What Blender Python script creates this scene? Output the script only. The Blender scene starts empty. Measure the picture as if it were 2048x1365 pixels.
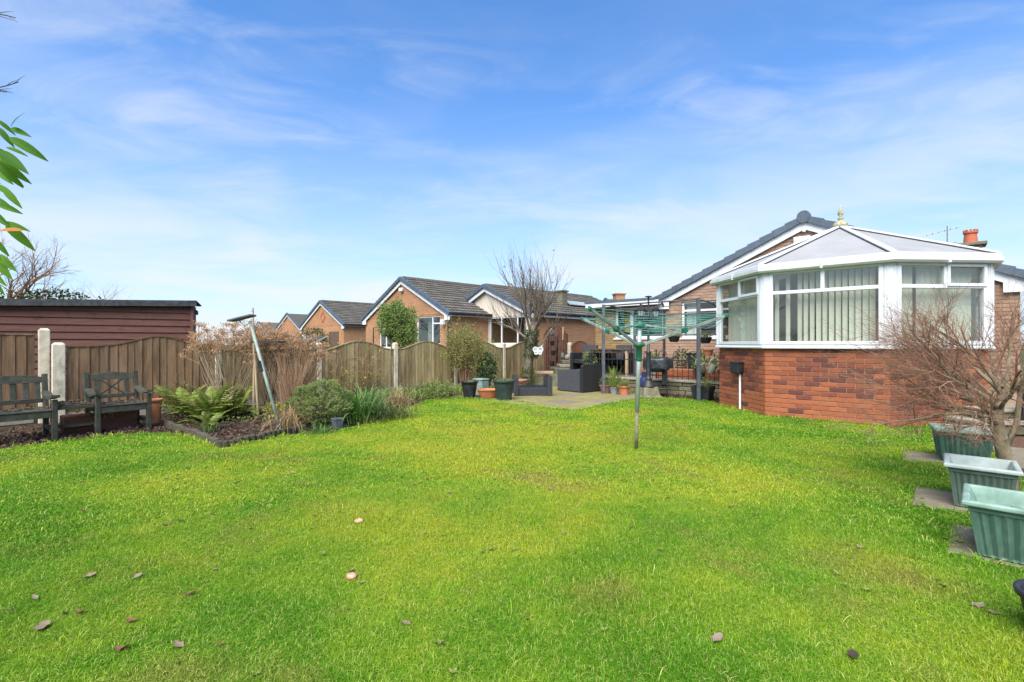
import bpy, math, random
from mathutils import Vector, Matrix, noise
R = math.radians
rng = random.Random(7)
sc = bpy.context.scene
col = sc.collection

# ---------------------------------------------------------------- camera, sky, sun, exposure
cam_d = bpy.data.cameras.new("camera"); cam = bpy.data.objects.new("camera", cam_d); col.objects.link(cam)
cam.location = (0, 0, 1.2); cam.rotation_euler = (R(90), 0, 0)
cam_d.sensor_width = 36; cam_d.lens = 17.0; cam_d.shift_y = 0.0027
cam_d.clip_start = 0.05; cam_d.clip_end = 3000
sc.camera = cam

SUN_AZ, SUN_EL = R(200), R(51)          # compass bearing of the sun, clockwise from +Y; height
world = bpy.data.worlds.new("World"); sc.world = world; world.use_nodes = True
wn, wl = world.node_tree.nodes, world.node_tree.links
wn.clear()
wout = wn.new('ShaderNodeOutputWorld'); bg = wn.new('ShaderNodeBackground')
sky = wn.new('ShaderNodeTexSky'); sky.sky_type = 'NISHITA'; sky.sun_disc = False
sky.sun_elevation = SUN_EL; sky.sun_rotation = SUN_AZ
sky.air_density = 1.0; sky.dust_density = 0.6; sky.ozone_density = 2.2; sky.altitude = 50
tc = wn.new('ShaderNodeTexCoord'); sep = wn.new('ShaderNodeSeparateXYZ')
wl.new(tc.outputs['Generated'], sep.inputs[0])
# project the direction on a flat cloud deck far overhead
def wmath(op, a, b=None, c=None):
    n = wn.new('ShaderNodeMath'); n.operation = op
    for i, x in enumerate((a, b, c)):
        if x is None: continue
        if isinstance(x, (int, float)): n.inputs[i].default_value = x
        else: wl.new(x, n.inputs[i])
    return n.outputs[0]
zc = wmath('MAXIMUM', sep.outputs[2], 0.0)
den = wmath('ADD', zc, 0.16)
cx_ = wmath('DIVIDE', sep.outputs[0], den); cy_ = wmath('DIVIDE', sep.outputs[1], den)
comb = wn.new('ShaderNodeCombineXYZ'); wl.new(cx_, comb.inputs[0]); wl.new(cy_, comb.inputs[1])
mp = wn.new('ShaderNodeMapping'); mp.inputs['Location'].default_value = (2.1, 0.6, 0); mp.inputs['Rotation'].default_value = (0, 0, R(38)); mp.inputs['Scale'].default_value = (0.75, 1.5, 1)
wl.new(comb.outputs[0], mp.inputs[0])
n1 = wn.new('ShaderNodeTexNoise'); n1.inputs['Scale'].default_value = 2.3; n1.inputs['Detail'].default_value = 9; n1.inputs['Roughness'].default_value = 0.6; n1.inputs['Distortion'].default_value = 1.4
wl.new(mp.outputs[0], n1.inputs['Vector'])
n2 = wn.new('ShaderNodeTexNoise'); n2.inputs['Scale'].default_value = 0.8; n2.inputs['Detail'].default_value = 3
wl.new(mp.outputs[0], n2.inputs['Vector'])
cl = wmath('MULTIPLY', n1.outputs[0], n2.outputs[0])
ramp = wn.new('ShaderNodeMapRange'); ramp.interpolation_type = 'SMOOTHSTEP'
ramp.inputs[1].default_value = 0.19; ramp.inputs[2].default_value = 0.44; ramp.inputs[3].default_value = 0.0; ramp.inputs[4].default_value = 0.36
wl.new(cl, ramp.inputs[0])
# thin veil of high cloud that closes up towards the horizon
veil = wn.new('ShaderNodeMapRange'); veil.interpolation_type = 'SMOOTHSTEP'
veil.inputs[1].default_value = 0.52; veil.inputs[2].default_value = 0.02; veil.inputs[3].default_value = 0.10; veil.inputs[4].default_value = 0.93
wl.new(sep.outputs[2], veil.inputs[0])
mp3 = wn.new('ShaderNodeMapping'); mp3.inputs['Scale'].default_value = (1.6, 1.6, 7.0); mp3.inputs['Location'].default_value = (0.4, 0.2, 0.3); wl.new(tc.outputs['Generated'], mp3.inputs[0])
n3 = wn.new('ShaderNodeTexNoise'); n3.inputs['Scale'].default_value = 1.6; n3.inputs['Detail'].default_value = 7; n3.inputs['Distortion'].default_value = 0.6; wl.new(mp3.outputs[0], n3.inputs['Vector'])
banks = wn.new('ShaderNodeMapRange'); banks.interpolation_type = 'SMOOTHSTEP'; banks.inputs[1].default_value = 0.36; banks.inputs[2].default_value = 0.66; banks.inputs[3].default_value = 0.66; banks.inputs[4].default_value = 1.06; wl.new(n3.outputs[0], banks.inputs[0])
inv = wmath('MULTIPLY', wmath('SUBTRACT', 1.0, ramp.outputs[0]), wmath('SUBTRACT', 1.0, wmath('MINIMUM', wmath('MULTIPLY', veil.outputs[0], banks.outputs[0]), 1.0)))
cfac = wmath('SUBTRACT', 1.0, inv)
gain = wn.new('ShaderNodeMix'); gain.data_type = 'RGBA'; gain.blend_type = 'MULTIPLY'; gain.inputs[0].default_value = 1.0
gain.inputs[7].default_value = (0.34, 0.86, 1.32, 1)
wl.new(sky.outputs[0], gain.inputs[6])
cm = wn.new('ShaderNodeMix'); cm.data_type = 'RGBA'
wl.new(cfac, cm.inputs[0]); wl.new(gain.outputs[2], cm.inputs[6]); cm.inputs[7].default_value = (4.45, 4.6, 4.75, 1)
wl.new(cm.outputs[2], bg.inputs[0]); bg.inputs[1].default_value = 0.12
wl.new(bg.outputs[0], wout.inputs[0])

sun_d = bpy.data.lights.new("sun", 'SUN'); sun = bpy.data.objects.new("sun", sun_d); col.objects.link(sun)
sun_d.energy = 4.5; sun_d.angle = R(55); sun_d.color = (1.0, 0.93, 0.82)
sd = Vector((math.sin(SUN_AZ)*math.cos(SUN_EL), math.cos(SUN_AZ)*math.cos(SUN_EL), math.sin(SUN_EL)))
sun.rotation_euler = (-sd).to_track_quat('-Z', 'Y').to_euler(); sun.location = sd*50

sc.view_settings.view_transform = 'Standard'; sc.view_settings.look = 'None'
sc.view_settings.gamma = 1.0; sc.view_settings.use_curve_mapping = False
sc.view_settings.exposure = 0.80
sc.render.engine = 'CYCLES'
sc.cycles.use_denoising = True
sc.cycles.max_bounces = 8; sc.cycles.transparent_max_bounces = 16; sc.cycles.caustics_reflective = False; sc.cycles.caustics_refractive = False

# ---------------------------------------------------------------- survey helpers (photo measurements -> metres)
FPX, HZY, CXP, CAMZ = 967.0, 688.0, 1024.0, 1.2
def G(px, py, h=0.0):                       # point on the level h
    d = FPX*(CAMZ-h)/(py-HZY); return Vector(((px-CXP)/FPX*d, d, h))
def P(px, py, d):                           # point at depth d
    return Vector(((px-CXP)/FPX*d, d, CAMZ+(HZY-py)/FPX*d))

# ---------------------------------------------------------------- materials
def mat(name, ramp, rough=0.65, nscale=5.0, detail=5.0, stretch=(1,1,1), isl=0.0, bump=0.0, bscale=None,
        metal=0.0, transl=0.0, spec=0.4, coords='Object', extra=None, emit=None):
    m = bpy.data.materials.new(name); m.use_nodes = True
    nt = m.node_tree; n, l = nt.nodes, nt.links; n.clear()
    out = n.new('ShaderNodeOutputMaterial'); b = n.new('ShaderNodeBsdfPrincipled')
    b.inputs['Roughness'].default_value = rough; b.inputs['Metallic'].default_value = metal
    b.inputs['Specular IOR Level'].default_value = spec
    if coords == 'World':
        g = n.new('ShaderNodeNewGeometry'); vec = g.outputs['Position']
    else:
        t = n.new('ShaderNodeTexCoord'); vec = t.outputs['Object']
    mpn = n.new('ShaderNodeMapping'); mpn.inputs['Scale'].default_value = stretch
    l.new(vec, mpn.inputs[0])
    if isinstance(ramp[0], (int, float)): ramp = [(0.0, tuple(ramp))]
    tx = n.new('ShaderNodeTexNoise'); tx.inputs['Scale'].default_value = nscale; tx.inputs['Detail'].default_value = detail; tx.inputs['Roughness'].default_value = 0.6
    oi = n.new('ShaderNodeObjectInfo'); ge = n.new('ShaderNodeNewGeometry')
    ad = n.new('ShaderNodeMath'); ad.operation = 'ADD'; l.new(oi.outputs['Random'], ad.inputs[0]); l.new(ge.outputs['Random Per Island'], ad.inputs[1])
    fr = n.new('ShaderNodeMath'); fr.operation = 'FRACT'; l.new(ad.outputs[0], fr.inputs[0])
    # every piece gets its own stretch of grain
    sh = n.new('ShaderNodeVectorMath'); sh.operation = 'ADD'; l.new(mpn.outputs[0], sh.inputs[0])
    cb = n.new('ShaderNodeCombineXYZ'); mu = n.new('ShaderNodeMath'); mu.operation = 'MULTIPLY'; mu.inputs[1].default_value = 37.0 if isl > 0 else 0.0
    l.new(fr.outputs[0], mu.inputs[0]); l.new(mu.outputs[0], cb.inputs[0]); l.new(mu.outputs[0], cb.inputs[1]); l.new(cb.outputs[0], sh.inputs[1])
    l.new(sh.outputs[0], tx.inputs['Vector'])
    st = n.new('ShaderNodeMapRange'); st.inputs[1].default_value = 0.28; st.inputs[2].default_value = 0.72; l.new(tx.outputs[0], st.inputs[0])
    mx = n.new('ShaderNodeMix'); mx.data_type = 'FLOAT'; mx.inputs[0].default_value = isl
    l.new(st.outputs[0], mx.inputs[2]); l.new(fr.outputs[0], mx.inputs[3])
    cr = n.new('ShaderNodeValToRGB'); e = cr.color_ramp.elements
    while len(e) > 1: e.remove(e[-1])
    e[0].position = ramp[0][0]; e[0].color = (*ramp[0][1], 1)
    for p, c in ramp[1:]:
        k = e.new(p); k.color = (*c, 1)
    l.new(mx.outputs[0], cr.inputs[0])
    colr = cr.outputs[0]
    if extra: colr = extra(n, l, vec, colr, b)
    l.new(colr, b.inputs['Base Color'])
    if bump:
        t2 = n.new('ShaderNodeTexNoise'); t2.inputs['Scale'].default_value = bscale or nscale*4; t2.inputs['Detail'].default_value = 4
        l.new(sh.outputs[0], t2.inputs['Vector'])
        bp = n.new('ShaderNodeBump'); bp.inputs['Strength'].default_value = bump; bp.inputs['Distance'].default_value = 0.01
        l.new(t2.outputs[0], bp.inputs['Height']); l.new(bp.outputs[0], b.inputs['Normal'])
    sh_out = b.outputs[0]
    if emit:
        b.inputs['Emission Color'].default_value = (*emit[0], 1); b.inputs['Emission Strength'].default_value = emit[1]
    if transl:
        tr = n.new('ShaderNodeBsdfTranslucent'); l.new(colr, tr.inputs[0])
        ms = n.new('ShaderNodeMixShader'); ms.inputs[0].default_value = transl
        l.new(b.outputs[0], ms.inputs[1]); l.new(tr.outputs[0], ms.inputs[2]); sh_out = ms.outputs[0]
    l.new(sh_out, out.inputs[0])
    return m

def stain(colour, scale, lo, hi, stretch=(1,1,1), zlo=None, zhi=None, amount=1.0):
    """an extra: patches of dirt, moss or weathering with a shape of their own"""
    def ex(n, l, vec, colr, b):
        mp_ = n.new('ShaderNodeMapping'); mp_.inputs['Scale'].default_value = stretch; mp_.inputs['Location'].default_value = (3.3, 1.7, 5.1)
        l.new(vec, mp_.inputs[0])
        t = n.new('ShaderNodeTexNoise'); t.inputs['Scale'].default_value = scale; t.inputs['Detail'].default_value = 6; t.inputs['Roughness'].default_value = 0.65
        l.new(mp_.outputs[0], t.inputs['Vector'])
        r = n.new('ShaderNodeMapRange'); r.inputs[1].default_value = lo; r.inputs[2].default_value = hi; r.inputs[4].default_value = amount
        l.new(t.outputs[0], r.inputs[0]); f = r.outputs[0]
        if zlo is not None:
            s = n.new('ShaderNodeSeparateXYZ'); l.new(vec, s.inputs[0])
            r2 = n.new('ShaderNodeMapRange'); r2.inputs[1].default_value = zlo; r2.inputs[2].default_value = zhi; l.new(s.outputs[2], r2.inputs[0])
            mm = n.new('ShaderNodeMath'); mm.operation = 'MULTIPLY'; l.new(f, mm.inputs[0]); l.new(r2.outputs[0], mm.inputs[1]); f = mm.outputs[0]
        m_ = n.new('ShaderNodeMix'); m_.data_type = 'RGBA'; l.new(f, m_.inputs[0]); l.new(colr, m_.inputs[6]); m_.inputs[7].default_value = (*colour, 1)
        return m_.outputs[2]
    return ex

def brickwork(name, ramp, mortar, rough=0.85):
    """far walls: courses too small to pick apart"""
    m = bpy.data.materials.new(name); m.use_nodes = True
    nt = m.node_tree; n, l = nt.nodes, nt.links; n.clear()
    out = n.new('ShaderNodeOutputMaterial'); b = n.new('ShaderNodeBsdfPrincipled'); b.inputs['Roughness'].default_value = rough; b.inputs['Specular IOR Level'].default_value = 0.2
    t = n.new('ShaderNodeTexCoord'); s = n.new('ShaderNodeSeparateXYZ'); l.new(t.outputs['Object'], s.inputs[0])
    a = n.new('ShaderNodeMath'); a.operation = 'ADD'; l.new(s.outputs[0], a.inputs[0]); l.new(s.outputs[1], a.inputs[1])
    c = n.new('ShaderNodeCombineXYZ'); l.new(a.outputs[0], c.inputs[0]); l.new(s.outputs[2], c.inputs[1])
    br = n.new('ShaderNodeTexBrick'); br.inputs['Scale'].default_value = 1.0; br.inputs['Brick Width'].default_value = 0.225; br.inputs['Row Height'].default_value = 0.075; br.inputs['Mortar Size'].default_value = 0.007
    br.inputs['Color1'].default_value = (0, 0, 0, 1); br.inputs['Color2'].default_value = (1, 1, 1, 1); br.inputs['Mortar'].default_value = (0.5, 0.5, 0.5, 1); br.inputs['Mortar Smooth'].default_value = 0.2
    l.new(c.outputs[0], br.inputs['Vector'])
    cr = n.new('ShaderNodeValToRGB'); e = cr.color_ramp.elements
    e[0].position, e[0].color = ramp[0][0], (*ramp[0][1], 1); e[1].position, e[1].color = ramp[-1][0], (*ramp[-1][1], 1)
    for p, cc in ramp[1:-1]:
        k = e.new(p); k.color = (*cc, 1)
    l.new(br.outputs['Color'], cr.inputs[0])
    tx = n.new('ShaderNodeTexNoise'); tx.inputs['Scale'].default_value = 1.2; tx.inputs['Detail'].default_value = 5; l.new(t.outputs['Object'], tx.inputs['Vector'])
    hs = n.new('ShaderNodeHueSaturation'); mr = n.new('ShaderNodeMapRange'); mr.inputs[1].default_value = 0.3; mr.inputs[2].default_value = 0.7; mr.inputs[3].default_value = 0.82; mr.inputs[4].default_value = 1.15
    l.new(tx.outputs[0], mr.inputs[0]); l.new(mr.outputs[0], hs.inputs['Value']); l.new(cr.outputs[0], hs.inputs['Color'])
    mx = n.new('ShaderNodeMix'); mx.data_type = 'RGBA'; l.new(br.outputs['Fac'], mx.inputs[0]); l.new(hs.outputs[0], mx.inputs[6]); mx.inputs[7].default_value = (*mortar, 1)
    l.new(mx.outputs[2], b.inputs['Base Color'])
    bp = n.new('ShaderNodeBump'); bp.invert = True; bp.inputs['Distance'].default_value = 0.006; bp.inputs['Strength'].default_value = 0.7
    l.new(br.outputs['Fac'], bp.inputs['Height']); l.new(bp.outputs[0], b.inputs['Normal'])
    l.new(b.outputs[0], out.inputs[0]); return m

def glass(name, tint=(0.93, 0.96, 0.95), rough=0.015, add=0.0):
    m = bpy.data.materials.new(name); m.use_nodes = True
    nt = m.node_tree; n, l = nt.nodes, nt.links; n.clear()
    out = n.new('ShaderNodeOutputMaterial'); tr = n.new('ShaderNodeBsdfTransparent'); tr.inputs[0].default_value = (*tint, 1)
    gl = n.new('ShaderNodeBsdfGlossy'); gl.inputs['Roughness'].default_value = rough
    fr = n.new('ShaderNodeLayerWeight'); fr.inputs[0].default_value = 0.5
    pw = n.new('ShaderNodeMath'); pw.operation = 'POWER'; pw.inputs[1].default_value = 4.0; l.new(fr.outputs['Facing'], pw.inputs[0])
    ad = n.new('ShaderNodeMath'); ad.operation = 'MULTIPLY_ADD'; ad.inputs[1].default_value = 0.9; ad.inputs[2].default_value = 0.07+add; l.new(pw.outputs[0], ad.inputs[0])
    ms = n.new('ShaderNodeMixShader'); l.new(ad.outputs[0], ms.inputs[0]); l.new(tr.outputs[0], ms.inputs[1]); l.new(gl.outputs[0], ms.inputs[2])
    l.new(ms.outputs[0], out.inputs[0]); return m

def rattan(name, c1, c2):
    def ex(n, l, vec, colr, b):
        s = n.new('ShaderNodeSeparateXYZ'); l.new(vec, s.inputs[0])
        a = n.new('ShaderNodeMath'); a.operation = 'ADD'; l.new(s.outputs[0], a.inputs[0]); l.new(s.outputs[1], a.inputs[1])
        c = n.new('ShaderNodeCombineXYZ'); l.new(a.outputs[0], c.inputs[0]); l.new(s.outputs[2], c.inputs[1])
        br = n.new('ShaderNodeTexBrick'); br.inputs['Scale'].default_value = 1.0; br.inputs['Brick Width'].default_value = 0.03; br.inputs['Row Height'].default_value = 0.009; br.inputs['Mortar Size'].default_value = 0.0022
        l.new(c.outputs[0], br.inputs['Vector'])
        bp = n.new('ShaderNodeBump'); bp.invert = True; bp.inputs['Distance'].default_value = 0.004; l.new(br.outputs['Fac'], bp.inputs['Height']); l.new(bp.outputs[0], b.inputs['Normal'])
        mx = n.new('ShaderNodeMix'); mx.data_type = 'RGBA'; l.new(br.outputs['Fac'], mx.inputs[0]); l.new(colr, mx.inputs[6]); mx.inputs[7].default_value = (0.008, 0.008, 0.01, 1)
        return mx.outputs[2]
    return mat(name, [(0.2, c1), (0.8, c2)], rough=0.5, nscale=30, extra=ex)

M = {}
M['upvc'] = mat('white_upvc', [(0.25, (0.64, 0.66, 0.67)), (0.8, (0.70, 0.715, 0.72))], rough=0.32, nscale=2.5, extra=stain((0.42, 0.46, 0.36), 5, 0.60, 0.8, amount=0.35))
M['upvc_dirty'] = mat('weathered_white_upvc', [(0.2, (0.56, 0.58, 0.54)), (0.8, (0.66, 0.675, 0.65))], rough=0.45, nscale=4, extra=stain((0.33, 0.38, 0.24), 7, 0.55, 0.75, amount=0.55))
M['white_paint'] = mat('white_board_paint', [(0.2, (0.66, 0.67, 0.68)), (0.8, (0.74, 0.745, 0.74))], rough=0.45, nscale=3, extra=stain((0.5, 0.52, 0.45), 6, 0.6, 0.85, amount=0.4))
M['brick_orange'] = mat('orange_red_brick', [(0.0, (0.28, 0.082, 0.036)), (0.5, (0.345, 0.108, 0.048)), (1.0, (0.40, 0.135, 0.062))], rough=0.85, nscale=14, isl=0.45, bump=0.5, bscale=90, spec=0.2, extra=stain((0.20, 0.06, 0.03), 3, 0.55, 0.8, amount=0.5, ))
M['brick_multi'] = mat('multi_red_brick', [(0.0, (0.10, 0.038, 0.032)), (0.30, (0.14, 0.05, 0.038)), (0.5, (0.225, 0.07, 0.04)), (0.75, (0.28, 0.088, 0.046)), (1.0, (0.125, 0.05, 0.04))], rough=0.85, nscale=16, isl=0.78, bump=0.5, bscale=90, spec=0.2, extra=stain((0.16, 0.09, 0.06), 9, 0.52, 0.8, amount=0.5))
M['mortar_red'] = mat('brick_mortar', [(0.2, (0.34, 0.20, 0.13)), (0.8, (0.42, 0.27, 0.19))], rough=0.95, nscale=20, bump=0.4, spec=0.1)
M['brick_house'] = mat('buff_brown_brick', [(0.0, (0.25, 0.155, 0.105)), (0.35, (0.33, 0.21, 0.145)), (0.7, (0.40, 0.26, 0.185)), (1.0, (0.29, 0.18, 0.125))], rough=0.88, nscale=18, isl=0.6, bump=0.5, bscale=90, spec=0.2)
M['brick_house_ochre'] = mat('ochre_brown_brick', [(0.0, (0.23, 0.14, 0.06)), (0.5, (0.30, 0.19, 0.08)), (1.0, (0.35, 0.23, 0.11))], rough=0.88, nscale=18, isl=0.6, bump=0.5, bscale=90, spec=0.2)
M['mortar_buff'] = mat('buff_mortar', [(0.2, (0.34, 0.25, 0.185)), (0.8, (0.42, 0.32, 0.24))], rough=0.95, nscale=20, spec=0.1)
M['brick_far'] = brickwork('far_orange_brickwork', [(0.0, (0.34, 0.165, 0.078)), (0.5, (0.42, 0.21, 0.10)), (1.0, (0.37, 0.175, 0.088))], (0.42, 0.29, 0.19))
M['cream'] = mat('cream_render', [(0.2, (0.58, 0.50, 0.40)), (0.8, (0.64, 0.56, 0.46))], rough=0.9, nscale=3, bump=0.2, spec=0.15)
M['verge'] = mat('slate_grey_verge', [(0.1, (0.055, 0.075, 0.10)), (0.9, (0.095, 0.12, 0.155))], rough=0.6, nscale=9, isl=0.35, bump=0.15)
M['roof_tile'] = mat('grey_brown_roof_tile', [(0.0, (0.062, 0.057, 0.05)), (0.5, (0.10, 0.092, 0.08)), (1.0, (0.15, 0.138, 0.12))], rough=0.85, nscale=8, isl=0.5, bump=0.4, bscale=60, spec=0.25, extra=stain((0.13, 0.14, 0.045), 9, 0.55, 0.8, amount=0.7))
M['roof_dark'] = mat('dark_roof_tile', [(0.0, (0.06, 0.065, 0.075)), (1.0, (0.11, 0.115, 0.125))], rough=0.8, nscale=8, isl=0.5)
M['black_plastic'] = mat('black_plastic', [(0.2, (0.012, 0.013, 0.015)), (0.8, (0.03, 0.032, 0.036))], rough=0.45, nscale=8)
M['pot_dark'] = mat('dark_green_plastic', [(0.2, (0.016, 0.030, 0.028)), (0.8, (0.038, 0.058, 0.052))], rough=0.5, nscale=5, extra=stain((0.10, 0.12, 0.09), 8, 0.6, 0.85, amount=0.5))
M['poly'] = mat('polycarbonate_roof', [(0.3, (0.51, 0.505, 0.50)), (0.7, (0.56, 0.555, 0.55))], rough=0.5, nscale=1.5, transl=0.42, extra=stain((0.40, 0.40, 0.39), 2.2, 0.5, 0.8, amount=0.5))
M['blind'] = mat('cream_blind_fabric', [(0.2, (0.80, 0.77, 0.62)), (0.8, (0.86, 0.83, 0.69))], rough=0.9, nscale=30, transl=0.3, spec=0.1)
M['glass'] = glass('window_glass')
M['glass_far'] = glass('far_window_glass', tint=(0.75, 0.8, 0.78), add=0.05)
M['plaster'] = mat('beige_plaster', [(0.2, (0.50, 0.42, 0.32)), (0.8, (0.56, 0.48, 0.37))], rough=0.9, nscale=2)
M['room'] = mat('room_paint', [(0.2, (0.30, 0.29, 0.25)), (0.8, (0.36, 0.34, 0.29))], rough=0.9, nscale=2)
M['dark_room'] = mat('dark_furniture', [(0.2, (0.03, 0.028, 0.025)), (0.8, (0.06, 0.05, 0.045))], rough=0.8, nscale=2)
M['green_room'] = mat('green_room_paint', [(0.2, (0.20, 0.24, 0.09)), (0.8, (0.25, 0.29, 0.12))], rough=0.9, nscale=2)
M['floor_tile'] = mat('pale_floor', [(0.2, (0.36, 0.32, 0.27)), (0.8, (0.42, 0.38, 0.32))], rough=0.5, nscale=4)
M['concrete_post'] = mat('concrete_post', [(0.15, (0.50, 0.44, 0.33)), (0.85, (0.68, 0.61, 0.47))], rough=0.92, nscale=12, bump=0.5, bscale=80, spec=0.15, coords='World', extra=stain((0.20, 0.24, 0.10), 7, 0.52, 0.72, stretch=(1, 1, 0.35), amount=0.75))
M['fence_brown'] = mat('weathered_brown_fence', [(0.0, (0.10, 0.055, 0.028)), (0.35, (0.185, 0.112, 0.062)), (0.7, (0.26, 0.165, 0.095)), (1.0, (0.33, 0.225, 0.14))], rough=0.9, nscale=7, stretch=(6, 6, 0.5), isl=0.5, bump=0.6, bscale=24, spec=0.15, extra=stain((0.085, 0.06, 0.038), 2.2, 0.44, 0.66, stretch=(4, 4, 0.5), amount=0.8))
M['fence_olive'] = mat('weathered_olive_fence', [(0.0, (0.17, 0.13, 0.055)), (0.35, (0.28, 0.22, 0.105)), (0.7, (0.38, 0.30, 0.15)), (1.0, (0.50, 0.41, 0.235))], rough=0.9, nscale=7, stretch=(6, 6, 0.5), isl=0.5, bump=0.6, bscale=24, spec=0.15, extra=stain((0.13, 0.085, 0.05), 2.2, 0.44, 0.66, stretch=(4, 4, 0.5), amount=0.8))
M['fence_red'] = mat('dark_red_brown_fence', [(0.0, (0.085, 0.036, 0.022)), (0.5, (0.13, 0.058, 0.038)), (1.0, (0.18, 0.085, 0.058))], rough=0.85, nscale=7, stretch=(6, 6, 0.5), isl=0.45, bump=0.5, bscale=24, spec=0.2)
M['shed'] = mat('red_brown_shiplap', [(0.0, (0.085, 0.037, 0.028)), (0.5, (0.13, 0.058, 0.043)), (1.0, (0.18, 0.085, 0.064))], rough=0.75, nscale=6, stretch=(0.6, 3, 6), isl=0.35, bump=0.5, bscale=24, spec=0.25, extra=stain((0.05, 0.02, 0.018), 6, 0.58, 0.7, amount=0.7))
M['felt'] = mat('black_roof_felt', [(0.2, (0.028, 0.033, 0.036)), (0.8, (0.06, 0.066, 0.07))], rough=0.9, nscale=14)
M['bench_wood'] = mat('aged_dark_bench_wood', [(0.0, (0.028, 0.030, 0.023)), (0.5, (0.055, 0.055, 0.042)), (1.0, (0.095, 0.092, 0.072))], rough=0.85, nscale=8, stretch=(2, 2, 2), isl=0.3, bump=0.5, spec=0.25, extra=stain((0.075, 0.085, 0.04), 9, 0.5, 0.75, amount=0.6))
M['bare_wood'] = mat('bare_pine', [(0.2, (0.36, 0.26, 0.15)), (0.8, (0.48, 0.36, 0.22))], rough=0.8, nscale=6, stretch=(4, 4, 0.6), isl=0.2)
M['brown_wood'] = mat('brown_wood', [(0.2, (0.07, 0.043, 0.028)), (0.8, (0.13, 0.085, 0.055))], rough=0.8, nscale=6, stretch=(4, 4, 0.6), isl=0.3)
M['log'] = mat('grey_green_log', [(0.0, (0.04, 0.034, 0.024)), (1.0, (0.105, 0.088, 0.06))], rough=0.95, nscale=9, isl=0.5, bump=0.6, extra=stain((0.08, 0.10, 0.03), 6, 0.5, 0.75, amount=0.6))
M['rattan'] = rattan('grey_rattan', (0.085, 0.09, 0.10), (0.135, 0.142, 0.155))
M['rattan_dark'] = rattan('dark_grey_rattan', (0.020, 0.022, 0.027), (0.042, 0.045, 0.052))
M['terracotta'] = mat('terracotta', [(0.1, (0.38, 0.13, 0.055)), (0.9, (0.52, 0.20, 0.09))], rough=0.8, nscale=7, bump=0.2, extra=stain((0.32, 0.26, 0.19), 6, 0.6, 0.85, amount=0.5))
M['terracotta_pale'] = mat('faded_terracotta', [(0.1, (0.28, 0.12, 0.08)), (0.9, (0.42, 0.21, 0.15))], rough=0.8, nscale=7, extra=stain((0.32, 0.26, 0.2), 6, 0.55, 0.85, amount=0.5))
M['planter_green'] = mat('green_planter_plastic', [(0.15, (0.032, 0.085, 0.055)), (0.85, (0.06, 0.13, 0.09))], rough=0.55, nscale=4, coords='World', extra=stain((0.17, 0.21, 0.165), 11, 0.46, 0.72, stretch=(1, 1, 0.4), amount=0.75))
M['planter_grey'] = mat('grey_green_planter_plastic', [(0.15, (0.045, 0.075, 0.052)), (0.85, (0.075, 0.11, 0.083))], rough=0.6, nscale=4, coords='World', extra=stain((0.14, 0.17, 0.145), 14, 0.45, 0.8, amount=0.6))
M['planter_rim'] = mat('bleached_planter_rim', [(0.15, (0.12, 0.22, 0.165)), (0.85, (0.25, 0.36, 0.295))], rough=0.55, nscale=9, coords='World')
M['planter_rim_grey'] = mat('bleached_grey_planter_rim', [(0.15, (0.26, 0.32, 0.29)), (0.85, (0.40, 0.45, 0.425))], rough=0.55, nscale=9, coords='World')
M['iron'] = mat('black_iron', [(0.2, (0.012, 0.013, 0.014)), (0.8, (0.03, 0.032, 0.034))], rough=0.5, nscale=9, spec=0.5)
M['slate_metal'] = mat('slate_grey_metal', [(0.2, (0.065, 0.075, 0.085)), (0.8, (0.10, 0.112, 0.125))], rough=0.5, nscale=9)
M['galv'] = mat('galvanised_metal', [(0.2, (0.36, 0.40, 0.38)), (0.8, (0.50, 0.54, 0.51))], rough=0.42, nscale=9, metal=0.35)
M['galv_green'] = mat('pale_green_metal', [(0.2, (0.20, 0.245, 0.205)), (0.8, (0.31, 0.36, 0.315))], rough=0.5, nscale=9, metal=0.1, extra=stain((0.16, 0.18, 0.10), 12, 0.55, 0.75, amount=0.6))
M['rusty'] = mat('dull_brown_metal', [(0.2, (0.13, 0.11, 0.065)), (0.8, (0.24, 0.21, 0.14))], rough=0.8, nscale=16)
M['green_plastic'] = mat('green_plastic', [(0.2, (0.012, 0.11, 0.065)), (0.8, (0.03, 0.17, 0.105))], rough=0.45, nscale=9)
M['line'] = mat('green_washing_line', (0.10, 0.30, 0.235), rough=0.5)
M['stone'] = mat('mossy_stone', [(0.0, (0.10, 0.10, 0.055)), (0.5, (0.17, 0.155, 0.10)), (1.0, (0.27, 0.24, 0.18))], rough=0.95, nscale=9, isl=0.3, bump=0.8, bscale=40, spec=0.15)
M['stone_cap'] = mat('pale_stone_cap', [(0.0, (0.24, 0.215, 0.165)), (1.0, (0.38, 0.345, 0.28))], rough=0.95, nscale=9, isl=0.3, bump=0.6, bscale=40, spec=0.15)
M['slab'] = mat('mossy_paving_slab', [(0.0, (0.17, 0.145, 0.05)), (0.5, (0.235, 0.20, 0.085)), (1.0, (0.30, 0.26, 0.13))], rough=0.92, nscale=6, isl=0.35, bump=0.5, bscale=60, spec=0.15, extra=stain((0.17, 0.19, 0.055), 2.5, 0.48, 0.7, amount=0.6))
M['slab_grey'] = mat('grey_paving_slab', [(0.0, (0.15, 0.125, 0.085)), (1.0, (0.27, 0.23, 0.165))], rough=0.92, nscale=8, isl=0.3, bump=0.5, bscale=60, spec=0.15)
M['soil'] = mat('dark_soil', [(0.0, (0.022, 0.016, 0.011)), (0.5, (0.05, 0.036, 0.025)), (1.0, (0.10, 0.075, 0.052))], rough=1.0, nscale=16, bump=1.0, bscale=60, spec=0.1, coords='World')
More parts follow.
